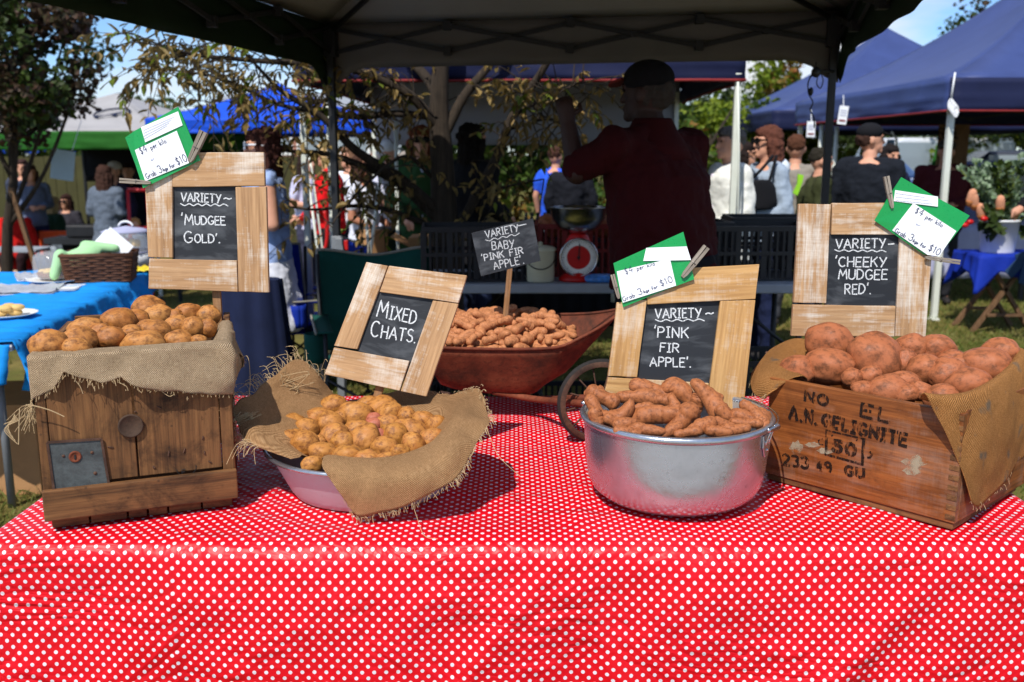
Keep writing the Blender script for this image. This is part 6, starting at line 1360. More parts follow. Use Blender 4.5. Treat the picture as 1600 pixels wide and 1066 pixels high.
def scale_():
    c = V((PY(903, 440, 5.06).x, 5.06, TT+.002)); t = thing('kitchen_scale', 'red spring scale with white dial and steel bowl', 'scale', c); S = lambda x, y, z: c+V((x, y, z))
    mb = MB(); mb.loft([(S(0, .02, z), rx, ry) for z, rx, ry in ((0, .10, .08), (.012, .10, .08), (.03, .085, .07), (.05, .05, .05), (.12, .06, .045), (.20, .07, .045), (.24, .05, .04), (.255, .03, .03))], 28); mb.build('body', MT['red_paint'], t, True)
    M_ = Matrix((V((1, 0, 0)), V((0, 0, 1)), V((0, -1, 0)))).transposed(); dc = S(0, -.03, .128)
    mb = MB(); mb.lathe([(.096, -.02), (.102, -.01), (.102, .012), (.096, .016), (.093, .012)], dc, 48, M_); d = mb.build('dial_rim', MT['steel'], t, True)
    mb = MB(); mb.lathe([(.094, .004), (.062, .004)], dc, 48, M_); mb.build('dial_face', MT['white_enamel'], d)
    mb = MB(); mb.lathe([(.062, .0045), (.0005, .0045)], dc, 40, M_); mb.build('dial_centre', MT['red_paint'], d)
    mb = MB()
    for k in range(40): a = k*math.pi/20; e = V((math.cos(a), 0, math.sin(a))); l = .014 if k % 5 == 0 else .008; mb.beam(dc+e*(.089-l)+V((0, -.005, 0)), dc+e*.089+V((0, -.005, 0)), .0022, .001, V((0, -1, 0)))
    mb.build('dial_marks', MT['black_metal'], d)
    mb = MB(); mb.beam(dc+V((0, -.007, -.015)), dc+V((.004, -.007, .072)), .005, .002, V((0, -1, 0))); mb.ell(dc+V((0, -.007, 0)), (.008, .003, .008)); mb.build('pointer', MT['black_metal'], d)
    mb = MB(); mb.lathe([(.05, .256), (.06, .258), (.11, .285), (.14, .33), (.15, .385), (.156, .388), (.15, .39), (.137, .335), (.107, .29), (.06, .264), (.001, .262)], c+V((0, .02, 0)), 48); mb.build('bowl', MT['steel'], t, True)
scale_()
def bucket():
    c = V((PY(844, 440, 5.06).x, 5.06, TT+.002)); t = thing('enamel_bucket', 'small cream enamel bucket with lid and wire handle', 'bucket', c)
    mb = MB(); mb.lathe([(.001, 0), (.072, 0), (.074, .006), (.079, .16), (.081, .165), (.078, .168)], c, 36); mb.build('pail', MT['cream'], t, True)
    mb = MB(); mb.lathe([(.083, .162), (.084, .170), (.07, .182), (.03, .188), (.012, .190), (.012, .204), (.004, .208), (.0004, .208)], c, 36); mb.build('lid', MT['cream'], t, True)
    mb = MB(); mb.tube([c+V((.083*math.cos(math.pi*i/20), -.083*math.sin(math.pi*i/20), .145-.075*math.sin(math.pi*i/20))) for i in range(21)], .0028, 6); mb.build('wire_handle', MT['black_metal'], t, True)
bucket()
def packet():
    c = V((PY(938, 440, 5.03).x, 5.03, TT+.0)); mb = MB(); mb.loft([(c+V((0, 0, z)), rx, ry) for z, rx, ry in ((.003, .085, .05), (.012, .095, .055), (.03, .09, .05), (.042, .05, .03))], 16); tag(mb.build('bag', C('blue_printed_plastic', lin(70, 130, 200), .3, .5, 40), None, True, org=c), 'crumpled blue plastic bag beside the red scale', 'bag')
packet()
def stalk_bag():                                      # silver frame handle behind the seller
    c = PY(968, 330, 6.2); mb = MB(); mb.tube(cat_rom([V((c.x-.03, c.y, .6)), V((c.x-.03, c.y, c.z)), V((c.x-.01, c.y, c.z+.05)), V((c.x+.1, c.y, c.z+.055)), V((c.x+.14, c.y, c.z)), V((c.x+.14, c.y, .0))], 6), .014, 8); tag(mb.build('trolley_handle', MT['white_metal'], None, True, org=(c.x, c.y, 0)), 'silver trolley handle left of the seller jumper', 'handle')
stalk_bag()
# second dark table under the rear marquee with bottles
def rear_stall():
    x0, x1 = PY(735, 300, 8.6).x, PY(990, 300, 8.6).x; t = thing('stall_table', 'low stall table under a black cloth beneath the rear marquee', 'table', ((x0+x1)/2, 8.9, 0)); mb = MB(); mb.box(((x0+x1)/2, 8.9, .80), (x1-x0, .7, .03)); mb.build('tabletop', MT['table_grey'], t)
    mb = MB(); n = 60; mb.grid([[V((x0-.02+(x1-x0+.04)*i/n, 8.53-.015*math.sin(i*1.1)*j/6, .822-.8*j/6)) for j in range(7)] for i in range(n+1)]); mb.grid([[V((x0-.02+(x1-x0+.04)*i/10, 8.53+.74*j/4, .822)) for j in range(5)] for i in range(11)]); mb.build('cloth', MT['dark_cloth'], t, True, solid=.004)
    g = None
    for k, px in enumerate((822, 831, 840, 851, 862)):
        x = PY(px, 300, 8.62).x; c = V((x, 8.62, .824))
        if g is None:
            mb = MB(); mb.lathe([(.001, 0), (.03, 0), (.031, .02), (.031, .13), (.012, .17), (.012, .21), (.001, .212)], (0, 0, 0), 20); g = thing('bottle', '', 'bottle', (0, 0, 0), None, True); mb.build('glass', MT['lens'], g, True); mb = MB(); mb.lathe([(.0318, .04), (.0318, .11)], (0, 0, 0), 20); mb.build('label', MT['white_paper'], g, True); o = g
        else: o = copy_tree(g)
        o.location = c; tag(o, '%s of five dark bottles with white labels in a row by the hedge' % ('leftmost', 'second from left', 'middle', 'fourth from left', 'rightmost')[k], 'bottle', 'dark bottles on the rear stall')
rear_stall()
def carton(px, py, Y, w, h, d, lab, z=0):
    x = PY(px, py, Y).x; t = thing('cardboard_box', lab, 'box', (x, Y, z)); mb = MB(); mb.box((x, Y, z+h/2), (w, d, h)); mb.build('box', MT['card'], t, bev=.003); mb = MB(); mb.box((x, Y-d/2-.002, z+h/2), (.05, .003, h*.98)); mb.build('tape', C('packing_tape', lin(196, 160, 116), .4), t)
    mb = MB(); M_ = Matrix.Rotation(R(28), 3, 'Y'); mb.box((x-w/2-.06, Y, z+h-.03), (.15, d*.98, .005), M_); mb.build('flap', MT['card'], t)
carton(664, 385, 6.8, .2, .98, .3, 'tall brown carton beside the tree trunk'); carton(632, 395, 7.2, .16, .78, .3, 'brown carton with open flap left of the tree trunk')
def wheelie_bin():
    x = PY(598, 390, 8.0).x; t = thing('wheelie_bin', 'dark green bin beyond the green camp chair', 'bin', (x, 8, 0)); mb = MB(); mb.loft([(V((x, 8, z)), rx, rx) for z, rx in ((.02, .17), (.85, .21), (.86, .225), (.9, .225))], 4); mb.build('bin', C('green_bin_plastic', lin(22, 58, 44), .5, .1), t); mb = MB(); mb.loft([(V((x, 8, z)), rx, rx) for z, rx in ((.903, .235), (.93, .225), (.95, .15))], 4); mb.build('lid', MT['black_plastic'], t)
wheelie_bin()
def paper_bag():
    x = PY(583, 380, 7.6).x; mb = MB(); mb.loft([(V((x, 7.6, z)), rx, .09) for z, rx in ((.42, .1), (.6, .1), (.9, .12), (.96, .11))], 4); mb.box((x, 7.6, .2), (.3, .3, .42)); tag(mb.build('paper_bag', MT['card'], None, org=(x, 7.6, 0)), 'brown paper bag on a carton behind the green camp chair', 'paper bag')
paper_bag()
for i, (a, b, Y, r, lab) in enumerate([((478, 250), (500, 420), 7.2, .010, 'left thin white tent pole by the red top'), ((484, 246), (508, 420), 7.25, .009, 'second thin white tent pole by the red top'), ((600, 240), (578, 400), 7.4, .013, 'slanted white tent stay among the branches'), ((513, 160), (521, 405), 6.6, .02, 'square grey-white tent pole beside the black one'), ((618, 190), (622, 400), 7.0, .012, 'upright white tent pole left of the tree'), ((570, 320), (577, 395), 7.1, .012, 'short pale rod above the brown paper bag'), ((1284, 195), (1277, 320), 12.5, .026, 'white marquee pole left of the black pole behind the olive jacket'), ((1308, 198), (1299, 325), 12.2, .027, 'white marquee pole right of the black pole')]):
    p, q = PY(*a, Y), PY(*b, Y); d = (q-p); q2 = p+d*((p.z-.0)/(p.z-q.z)); mb = MB(); mb.tube([p, q2], r, 8); mb.tube([q2+V((0, 0, .02)), q2], r*2.2, 8); tag(mb.build('tent_pole', MT['white_metal'], None, True, org=q2, ax=(0, 0, 1)), lab, 'pole')
def red_rail():
    mb = MB(); Y = 8.7; mb.tube(cat_rom([PY(507, 330, Y), PY(511, 360, Y), PY(509, 385, Y), PY(500, 402, Y), V((PY(498, 402, Y).x, Y, 0))], 6), .016, 8); tag(mb.build('red_strap', MT['red_paint'], None, True, org=PY(500, 402, Y)), 'bright red strap hanging below the red top', 'strap')
red_rail()
# ------------------------------------------------------------------ camp chairs
def camp_chair(fab, trim, tops):
    t = thing('camp_chair', '', 'chair', (0, 0, 0), None, True); W_, D_ = .31, .26
    mb = MB(); n = 16; rows = [[V((-W_+2*W_*i/n, .24+.07*math.sin(math.pi*i/n)+.05*j/8, .44+.52*j/8+.02*math.cos(math.pi*2*i/n))) for j in range(9)] for i in range(n+1)]; mb.grid(rows); b = mb.build('backrest', MT[fab], t, True, solid=.006)
    mb = MB(); mb.tube([r[-1] for r in rows], .008, 6); mb.tube(rows[0], .008, 6); mb.tube(rows[-1], .008, 6); mb.build('binding', MT[trim], b, True)
    mb = MB(); mb.grid([[V((-W_+.03+2*(W_-.03)*i/12, -.24+.5*j/8, .43-.06*math.sin(math.pi*i/12)*math.sin(math.pi*j/8))) for j in range(9)] for i in range(13)]); mb.build('seat', MT[fab], t, True, solid=.006)
    for s in (1, -1):
        mb = MB(); mb.grid([[V((s*(W_+.045*k-.045), -.30+.56*j/8, .645-.015*math.sin(math.pi*j/8))) for j in range(9)] for k in (0, 1, 2)]); ar = mb.build('armrest', MT[fab], t, True, solid=.006); mb = MB(); mb.tube([V((s*(W_+.045), -.30+.56*j/8, .645)) for j in range(9)], .007, 6); mb.build('binding', MT[trim], ar, True)
        mb = MB(); mb.grid([[V((s*(W_+.05)+.05*math.cos(a), -.2+.05*math.sin(a), .63-.14*k/4)) for k in range(5)] for a in [i*math.pi/8 for i in range(17)]]); mb.build('cup_holder', MT[fab], t, True, solid=.003)
        for p, q in (((s*W_, -.28, .64), (s*W_*.98, -.27, .012)), ((s*W_, .24, .96), (s*W_*.98, .26, .012))): mb = MB(); mb.tube([p, q], .011, 8); mb.ell(V(q), (.022, .022, .012)); mb.build('leg', MT['black_metal'], t, True)
        mb = MB(); mb.tube([(s*W_, -.27, .04), (s*W_, .25, .42)], .008, 6); mb.tube([(s*W_, .25, .04), (s*W_, -.27, .42)], .008, 6); mb.build('side_brace', MT['black_metal'], t, True)
    mb = MB(); mb.tube([(-W_, -.275, .04), (W_, -.275, .42)], .008, 6); mb.tube([(W_, -.28, .04), (-W_, -.28, .42)], .008, 6); mb.tube([(-W_, .255, .04), (W_, .255, .42)], .008, 6); mb.build('cross_brace', MT['black_metal'], t, True)
    return t
g_ = camp_chair('chair_green', 'chair_trim', 0); q = base(590, 5.0); g_.location = q; g_.rotation_euler = (0, 0, R(14)); g_.scale = (1.0, 1.0, 1.06); tag(g_, 'dark green camp chair with grey binding behind the Mixed Chats sign')
b_ = camp_chair('chair_blue', 'chair_trim', 0); q = base(480, 6.3); b_.location = q; b_.rotation_euler = (0, 0, R(-62)); tag(b_, 'bright blue camp chair left of the green one', group='blue camp chairs')
b2 = copy_tree(b_); b2.location = base(455, 6.6); b2.rotation_euler = (0, 0, R(150)); tag(b2, 'bright blue camp chair turned away beside the patterned skirt', group='blue camp chairs')
def draped():
    x = PY(392, 480, 5.2).x; mb = MB(); n = 40; rows = []
    for j in range(14):
        z = .88-.84*j/13; rows.append((V((x, 5.2, z)), .17+.012*j/2, .10+.004*j))
    vs = []; N = 48
    for c, rx, ry in rows: vs.append([c+V((math.cos(2*math.pi*k/N)*rx*(1+.06*math.sin(k*1.7)), math.sin(2*math.pi*k/N)*ry*(1+.1*math.sin(k*1.3)), 0)) for k in range(N+1)])
    mb.grid(vs); mb.add(vs[0][:-1], [tuple(range(N))[::-1]]); tag(mb.build('draped_cloth', MT['navy_cloth'], None, True, org=(x, 5.2, 0)), 'long dark navy cloth hanging in folds below the Mudgee Gold sign', 'cloth')
draped()
# ------------------------------------------------------------------ cake stall on the left
def cake_stall():
    A, B = V((-2.10, 3.95, 0)), V((-2.45, 6.55, 0)); zt = .765; wv = V((-1.15, -.12, 0)); t = thing('stall_table', 'long cake stall table draped with azure blue cloth', 'table', (A+B)/2+wv/2); mb = MB()
    mb.prism([vert(p, zt-.03) for p in (A, B, B+wv, A+wv)], V((0, 0, .025))); mb.build('tabletop', MT['white_plastic'], t)
    for p in (A.lerp(B, .05)+wv*.1, A.lerp(B, .95)+wv*.1, A.lerp(B, .05)+wv*.9, A.lerp(B, .95)+wv*.9): mb = MB(); mb.tube([vert(p, gz(p.x, p.y)), vert(p, zt-.032)], .018, 8); mb.build('leg', MT['grey_metal'], t, True)
    mb = MB(); rows = []; out = V((1, .13, 0)).normalized(); n = 110
    for i in range(n+1):
        f = i/n; e = A.lerp(B, f*.97); hang = .20-.08*smooth(.25, 1, f)+.025*math.sin(i*.21); r = []
        for j in range(24):
            if j < 9: q = vert(e+wv*(1-j/8.)*.98, zt+.003+.016*abs(noise.noise(V((i*.16+j*.3, j*.25, 0))))+.014*abs(noise.noise(V((i*.34-j*.2, j*.3, 3))))); q += out*.006*(j == 8)
            else:
                k = (j-8)/15; q = vert(e, zt-hang*k)+out*(.012+.075*k*math.sin(i*.42+noise.noise(V((i*.1, 0, 0)))*5)*min(1, hang*4)+.05*k+.02*noise.noise(V((i*.3, j*.15, 7)))*k)
            r.append(q)
        rows.append(r)
    mb.grid(rows)
    front = []; ou2 = V((-.1, -1, 0)).normalized()
    for i in range(40):
        f = i/39; e = A+wv*f; front.append([vert(e, zt+.002-.17*k/12)+ou2*(.008+.03*k/12*math.sin(i*.9)+.04*k/12) for k in range(13)])
    mb.grid(front); rough(mb.build('cloth', MT['sky_cloth'], t, True, solid=.003), FOLDS, .045)
    mb = MB(); mb.grid([[vert(A.lerp(B, f)+wv*(.05+.0*k)+V((0, 0, 0)), .0) for k in (0, 1)] for f in (.02, .03)])
    # tan carton under the near end
    c = V((-2.48, 4.45, 0)); z0 = 0; tt = thing('cardboard_box', 'large tan carton under the near end of the cake stall', 'box', c); mb = MB(); mb.box((c.x, c.y, .215), (.56, .5, .43), Matrix.Rotation(R(6), 3, 'Z')); mb.build('box', MT['card'], tt, bev=.004); mb = MB(); mb.box((c.x, c.y-.252, .215), (.05, .004, .425), Matrix.Rotation(R(6), 3, 'Z')); mb.build('tape', C('brown_tape', lin(150, 110, 70), .5), tt)
    z = zt+.012
    def on(px, py): p = PZ(px, py, z); return V((p.x, p.y, z))
    def plate(px, py, r, lab, cak, m, tilt=None):
        c = on(px, py); t = thing('plate', lab, 'plate', c); mb = MB(); mb.lathe([(.001, .002), (r*.6, .002), (r*.68, .006), (r, .02), (r*1.01, .023), (r*.97, .022), (r*.66, .011), (.001, .008)], c, 40); mb.build('dish', MT['white_enamel'], t, True)
        rnd = random.Random(int(px))
        if cak:
            for k in range(cak): a = rnd.uniform(0, 6.28); q = c+V((math.cos(a)*r*.4*rnd.random(), math.sin(a)*r*.4*rnd.random(), .024+.012*(k % 3))); mb = MB(); mb.ell(q, (.035, .03, .016)); o = mb.build('biscuit', MT[m], None, True, org=q); tag(o, 'pale golden biscuit heaped on the white plate near the left edge', 'biscuit', 'biscuits on the plate')
    plate(12, 496, .135, 'white plate of biscuits on the azure cloth at the left edge', 9, 'cakeA'); plate(88, 441, .165, 'white plate under the small cake dome', 0, '')
    c = on(88, 439); t = thing('cake_dome', 'small clear dome over an iced tart', 'cake dome', c+V((0, 0, .022))); mb = MB(); mb.lathe([(.125, .0), (.125, .10), (.118, .135), (.09, .155), (.04, .162), (.001, .163)], c+V((0, 0, .024)), 36); mb.lathe([(.012, .163), (.02, .175), (.012, .188), (.001, .19)], c+V((0, 0, .024)), 16); mb.build('dome', MT['dome'], t, True)
    mb = MB(); mb.lathe([(.001, .0), (.098, .0), (.106, .03), (.001, .032)], c+V((0, 0, .026)), 30); ob = mb.build('tart', MT['cakeB'], None, True, org=c+V((0, 0, .026))); tag(ob, 'dark tart topped with cream under the small cake dome', 'tart'); mb = MB(); rnd = random.Random(4)
    for k in range(16): a = rnd.uniform(0, 6.28); r = .09*rnd.random()**.5; mb.ell(c+V((math.cos(a)*r, math.sin(a)*r, .065)), (.026, .026, .014))
    ORIG[ob] = c+V((0, 0, .026)); mb.build('cream_topping', MT['cakeA'], ob, True)
    # wicker basket
    c = on(160, 438); t = thing('wicker_basket', 'dark brown rectangular wicker basket', 'basket', c); yw = Matrix.Rotation(R(14), 3, 'Z'); w, d, h = .36, .26, .165
    mb = MB()
    for lv in range(11):
        zz = .008+lv*h/10.5; g = 1+.12*lv/10; pts = []
        for (ax_, ay_, bx, by) in ((-1, -1, 1, -1), (1, -1, 1, 1), (1, 1, -1, 1), (-1, 1, -1, -1)):
            for k in range(12): f = k/12; pts.append(c+yw@V(((ax_+(bx-ax_)*f)*w/2*g, (ay_+(by-ay_)*f)*d/2*g, zz))+yw@V((.004*math.sin(k*2.1+lv*3.14), .004*math.sin(k*2.1+lv*3.14), 0)))
        pts.append(pts[0]); mb.tube(pts, .0082, 6)
    for k in range(12):
        for sy in (-1, 1): x = -w/2+w*k/11; mb.tube([c+yw@V((x, sy*d/2*.99, 0)), c+yw@V((x*1.12, sy*d/2*1.11, h))], .005, 5)
    mb.box(c+V((0, 0, .012)), (w*.98, d*.98, .012), yw); mb.build('wickerwork', MT['wicker'], t, True); mb = MB(); mb.tube([c+yw@V((sx*w/2*1.13, sy*d/2*1.13, h+.004)) for sx, sy in ((-1, -1), (1, -1), (1, 1), (-1, 1), (-1, -1))], .012, 8); mb.build('rim', MT['wicker'], t, True)
    mb = MB(); q = c+V((-.09, -.02, h)); mb.loft([(q+V((-.02, 0, -.08)), .09, .1), (q, .10, .09), (q+V((.0, 0, .02)), .09, .08), (q+V((.02, .02, .045)), .04, .05)], 16); mb.caps(q+V((.0, .03, .05)), q+V((.17, .05, .03)), .035, .03); mb.caps(q+V((-.11, -.08, .0)), q+V((-.14, -.12, -.12)), .04, .03); ob = mb.build('towel', MT['towel'], None, True, org=q, remesh=.012); tag(ob, 'pale green checked towel spilling from the wicker basket', 'towel')
    mb = MB(); q = c+V((.02, .03, h+.03)); n_ = V((.1, -1, .15)); mb.prism([q+V(v) for v in ((-.07, 0, .02), (.11, 0, -.06), (.17, .02, .01), (.03, .03, .13))], V((.0, .004, 0))); mb.prism([q+V(v) for v in ((-.08, .015, .03), (.0, .02, -.05), (.05, .03, .06), (.0, .035, .115))], V((.0, .004, 0))); tag(mb.build('folded_card', MT['white_paper'], None, org=q), 'folded white card standing in the wicker basket', 'card')
    # big dome box with cakes
    c = on(186, 414)+V((.02, .12, 0)); t = thing('cake_box', 'large clear lidded cake carrier with handle behind the wicker basket', 'cake carrier', c); mb = MB(); mb.lathe([(.001, 0), (.17, 0), (.175, .01), (.18, .075), (.172, .075), (.168, .012), (.001, .01)], c, 40); mb.build('tub', MT['white_plastic'], t, True)
    mb = MB(); mb.lathe([(.182, .076), (.172, .20), (.165, .225), (.001, .262)], c, 40); mb.build('lid', MT['dome'], t, True); mb = MB(); mb.lathe([(.182, .078), (.185, .086), (.182, .092)], c, 40); mb.lathe([(.168, .222), (.171, .228), (.12, .246), (.001, .266)], c, 40); mb.build('lid_top', MT['lilac_cloth'], t, True); mb = MB(); mb.tube([c+V((.05*math.cos(math.pi*i/10), 0, .262+.035*math.sin(math.pi*i/10))) for i in range(11)], .008, 8); mb.build('handle', MT['white_plastic'], t, True)
    rnd = random.Random(12)
    for k in range(11):
        q = c+V((rnd.uniform(-.10, .10), rnd.uniform(-.08, .08), .10+.05*(k % 2))); mb = MB(); mb.box(q, (.07, .06, .05), Matrix.Rotation(rnd.uniform(0, 3), 3, 'Z')); nm, m, lb = (('cake_slice', 'cakeB', 'brown cake slice inside the large cake carrier'), ('cake_slice', 'cakeA', 'golden cake slice inside the large cake carrier'), ('wrapped_cake', 'foil', 'white wrapped cake inside the large cake carrier'), ('wrapped_cake', 'red_paint', 'red wrapped cake inside the large cake carrier'))[k % 4]; tag(mb.build(nm, MT[m], None, org=q, bev=.012), lb, 'cake', 'cakes in the carrier, '+lb.split()[0])
    # trays and wrapped things
    for k, (px, py, w_, d_, rz, m, lab) in enumerate([(20, 456, .5, .34, 12, 'foil', 'plastic-wrapped tray at the left end of the cake stall'), (62, 452, .46, .22, 6, 'white_plastic', 'flat white tray in front of the small cake dome'), (66, 434, .3, .3, 30, 'foil', 'crumpled plastic-wrapped tray behind the small cake dome')]):
        c = on(px, py); mb = MB(); M_ = Matrix.Rotation(R(rz), 3, 'Z'); n = 14; mb.grid([[c+M_@V((w_*(i/n-.5), d_*(j/n-.5), .012+(.03 if m == 'foil' else .004)*abs(noise.noise(V((i*.6, j*.6, k)))))) for j in range(n+1)] for i in range(n+1)]); mb.box(c+V((0, 0, .005)), (w_, d_, .008), M_); tag(mb.build('tray', MT[m], None, True, org=c), lab, 'tray')
    c = on(222, 424); mb = MB(); n = 12; mb.grid([[c+V((.3*(i/n-.5), .2*(j/n-.5), .01+.04*abs(noise.noise(V((i*.5, j*.5, 9)))))) for j in range(n+1)] for i in range(n+1)]); tag(mb.build('plastic_packet', MT['yellow'], None, True, org=c, solid=.004), 'yellow plastic packet right of the wicker basket', 'packet')
    # printed carrier bag below
    c = V((PY(270, 465, 5.6).x, 5.6, .42)); mb = MB(); mb.loft([(c+V((0, 0, z)), rx, .08) for z, rx in ((-.42, .10), (-.1, .11), (.1, .10), (.16, .09))], 20); m_ = M('printed_carrier_plastic'); n1 = m_.noise(m_.gc(), 26, 2); mm = m_.set(m_.ramp(n1, (.42, lin(226, 228, 226)), (.5, lin(70, 140, 190)), (.56, lin(226, 228, 226)), (.64, lin(206, 50, 50))), .4); tag(mb.build('carrier_bag', mm, None, True, org=c-V((0, 0, .42))), 'white carrier bag with blue and red print behind the dark crate', 'bag')
cake_stall()
# ------------------------------------------------------------------ far left crowd furniture
def far_left():
    q = base(84, 14.6); t = thing('plastic_chair', 'bright orange plastic chair under the green-coated sitter', 'chair', q); mb = MB(); mb.box(q+V((0, -.22, .62)), (.42, .03, .36)); mb.build('backrest', MT['orange_plastic'], t, bev=.012); mb = MB(); mb.box(q+V((.03, .02, .41)), (.44, .42, .03)); mb.build('seat', MT['orange_plastic'], t, bev=.01)
    for sx in (-.18, .18):
        for sy in (-.18, .2): mb = MB(); mb.tube([q+V((sx, sy, 0)), q+V((sx*.9, sy, .4))], .012, 6); mb.build('leg', MT['black_metal'], t, True)
    q = base(98, 11.0); c = PY(98, 258, 11.0); t = thing('hanging_sign', 'blank pale board hanging below the grey marquee edge', 'sign', c); mb = MB(); mb.box(c, (.26, .012, .33), Matrix.Rotation(R(9), 3, 'Y')); mb.build('board', C('pale_board', lin(170, 190, 200), .6, .05), t); mb = MB(); mb.tube([c+V((-.06, 0, .16)), c+V((-.1, .3, .5))], .004, 5); mb.tube([c+V((.12, 0, .16)), c+V((.12, .3, .5))], .004, 5); mb.build('string', MT['white_paper'], t)
    q = base(212, 10.8); t = thing('hand_trolley', 'red tubular hand trolley behind the price card', 'trolley', q); mb = MB()
    for sx in (-.14, .08): mb.tube([q+V((sx, 0, .04)), q+V((sx-.015, .12, 1.42))], .02, 8)
    mb.tube([q+V((-.155, .12, 1.42)), q+V((.065, .12, 1.42))], .02, 8)
    for z in (.4, .7, 1.0): mb.tube([q+V((-.14, .03+z*.07, z)), q+V((.075, .03+z*.07, z))], .016, 8)
    mb.box(q+V((-.03, -.1, .03)), (.3, .24, .015)); mb.build('frame', C('red_tube', lin(170, 26, 34), .4), t, True)
    for sx in (-.2, .14): mb = MB(); mb.lathe([(.02, -.02), (.1, -.025), (.12, 0), (.1, .025), (.02, .02)], q+V((sx, .06, .12)), 24, Matrix.Rotation(math.pi/2, 3, 'Y')); mb.build('wheel', MT['rubber'], t, True)
    q = base(18, 11.6); t = thing('storage_tub', 'blue fabric tub on the grass beside the far left table', 'tub', q); mb = MB(); mb.box(q+V((0, 0, .16)), (.36, .3, .30)); mb.build('tub', MT['blue_cloth'], t, bev=.03); mb = MB(); mb.box(q+V((0, 0, .32)), (.37, .31, .03)); mb.build('rim', MT['navy_cloth'], t, bev=.01)
    q = base(14, 12.2); t = thing('folding_table', 'small dark folding table at the far left', 'table', q); mb = MB(); mb.box(q+V((0, 0, .72)), (.7, .5, .03)); mb.build('tabletop', MT['table_grey'], t)
    for sx in (-.3, .3):
        for sy in (-.2, .2): mb = MB(); mb.tube([q+V((sx, sy, 0)), q+V((sx, sy, .7))], .014, 6); mb.build('leg', MT['black_metal'], t, True)
    mb = MB(); a, b = PY(40, 345, 10.4), PY(74, 412, 10.4); mb.beam(V((a.x-.12, a.y, a.z+.35)), V((b.x, b.y, gz(b.x, b.y))), .05, .04); tag(mb.build('wooden_prop', MT['oldleg'], None, org=b, ax=(b-a)), 'slanting dark wooden prop left of the cake stall', 'prop')
    q = base(128, 12.8); t = thing('stall_table', 'dark table with a barbecue plate under the grey marquee', 'table', q); mb = MB(); mb.box(q+V((0, 0, .8)), (.95, .5, .08)); mb.build('tabletop', MT['black_metal'], t); mb = MB(); mb.box(q+V((0, .22, .42)), (.9, .03, .7)); mb.build('panel', MT['dark_cloth'], t); mb = MB(); mb.box(q+V((.05, -.05, .93)), (.5, .3, .16)); mb.build('hotplate', MT['black_plastic'], t, bev=.02); mb = MB(); mb.box(q+V((.35, -.26, .55)), (.22, .02, .6)); mb.build('side_panel', MT['grey_metal'], t)
    for sx in (-.42, .42): mb = MB(); mb.tube([q+V((sx, -.2, 0)), q+V((sx, -.2, .76))], .02, 6); mb.build('leg', MT['black_metal'], t, True)
    q = base(92, 13.4); t = thing('grey_table', 'grey clothed trestle behind the orange chair', 'table', q); mb = MB(); n = 30; mb.grid([[q+V((-.1+.62*i/n, -.2-.012*math.sin(i), .78-.76*j/5)) for j in range(6)] for i in range(n+1)]); mb.grid([[q+V((-.1+.62*i/6, -.2+.5*j/3, .78)) for j in range(4)] for i in range(7)]); mb.build('cloth', fabric('slate_grey_cloth', lin(88, 96, 104), 0), t, True, solid=.004)
    rnd = random.Random(31); q = base(128, 9.6); A = MB(); B = MB()
    for k in range(16): leafmesh(rnd, A if k % 4 else B, q+V((rnd.uniform(-.55, .5), rnd.uniform(-.2, .2), rnd.uniform(.25, .52))), 40, (.14, .12, .12), .05)
    t = thing('flower_bed', 'low bank of potted plants with dull red flowers behind the wicker basket', 'plants', q); A.build('foliage', MT['leaf_dark'], t); B.build('flowers', MT['leaf_red'], t); mb = MB(); mb.box(q+V((0, 0, .11)), (1.1, .36, .2)); mb.build('planter', MT['navy_cloth'], t, bev=.01)
    Y = 19; x0, x1 = -16, -1.2; t = thing('timber_fence', 'olive timber fence behind the crowd at far left', 'fence', (-8, Y, -.38)); mb = MB()
    for i in range(74): x = x0+(x1-x0)*i/74; mb.box((x, Y, .55), (.19, .03, 1.86+.02*(i % 3)))
    mb.build('palings', C('olive_fence_paint', lin(66, 64, 32), .9, .2, 3), t); mb = MB(); mb.box(((x0+x1)/2, Y+.03, 1.2), (x1-x0, .04, .08)); mb.build('rail', MT['oldleg'], t)
    for i, (px, Y, py, rx, rz) in enumerate(((-20, 21, 215, 2.2, 1.3), (120, 22, 235, 2.2, .9), (300, 23, 228, 1.7, .9))):
        c = at(px, py, Y); auto_tree('tree', ('broad dark tree behind the fence at the far left edge', 'low dark tree behind the grey marquee', 'low dark tree between the grey and blue marquees')[i], 'tree', (c.x, Y, -.3), c.z, .12, c, (rx, rx*.7, rz), 'leaf_dark', 2200, .16, 'trees and bushes beyond the stalls', 60+i, 'leaf_hedge', clumps=26)
far_left()
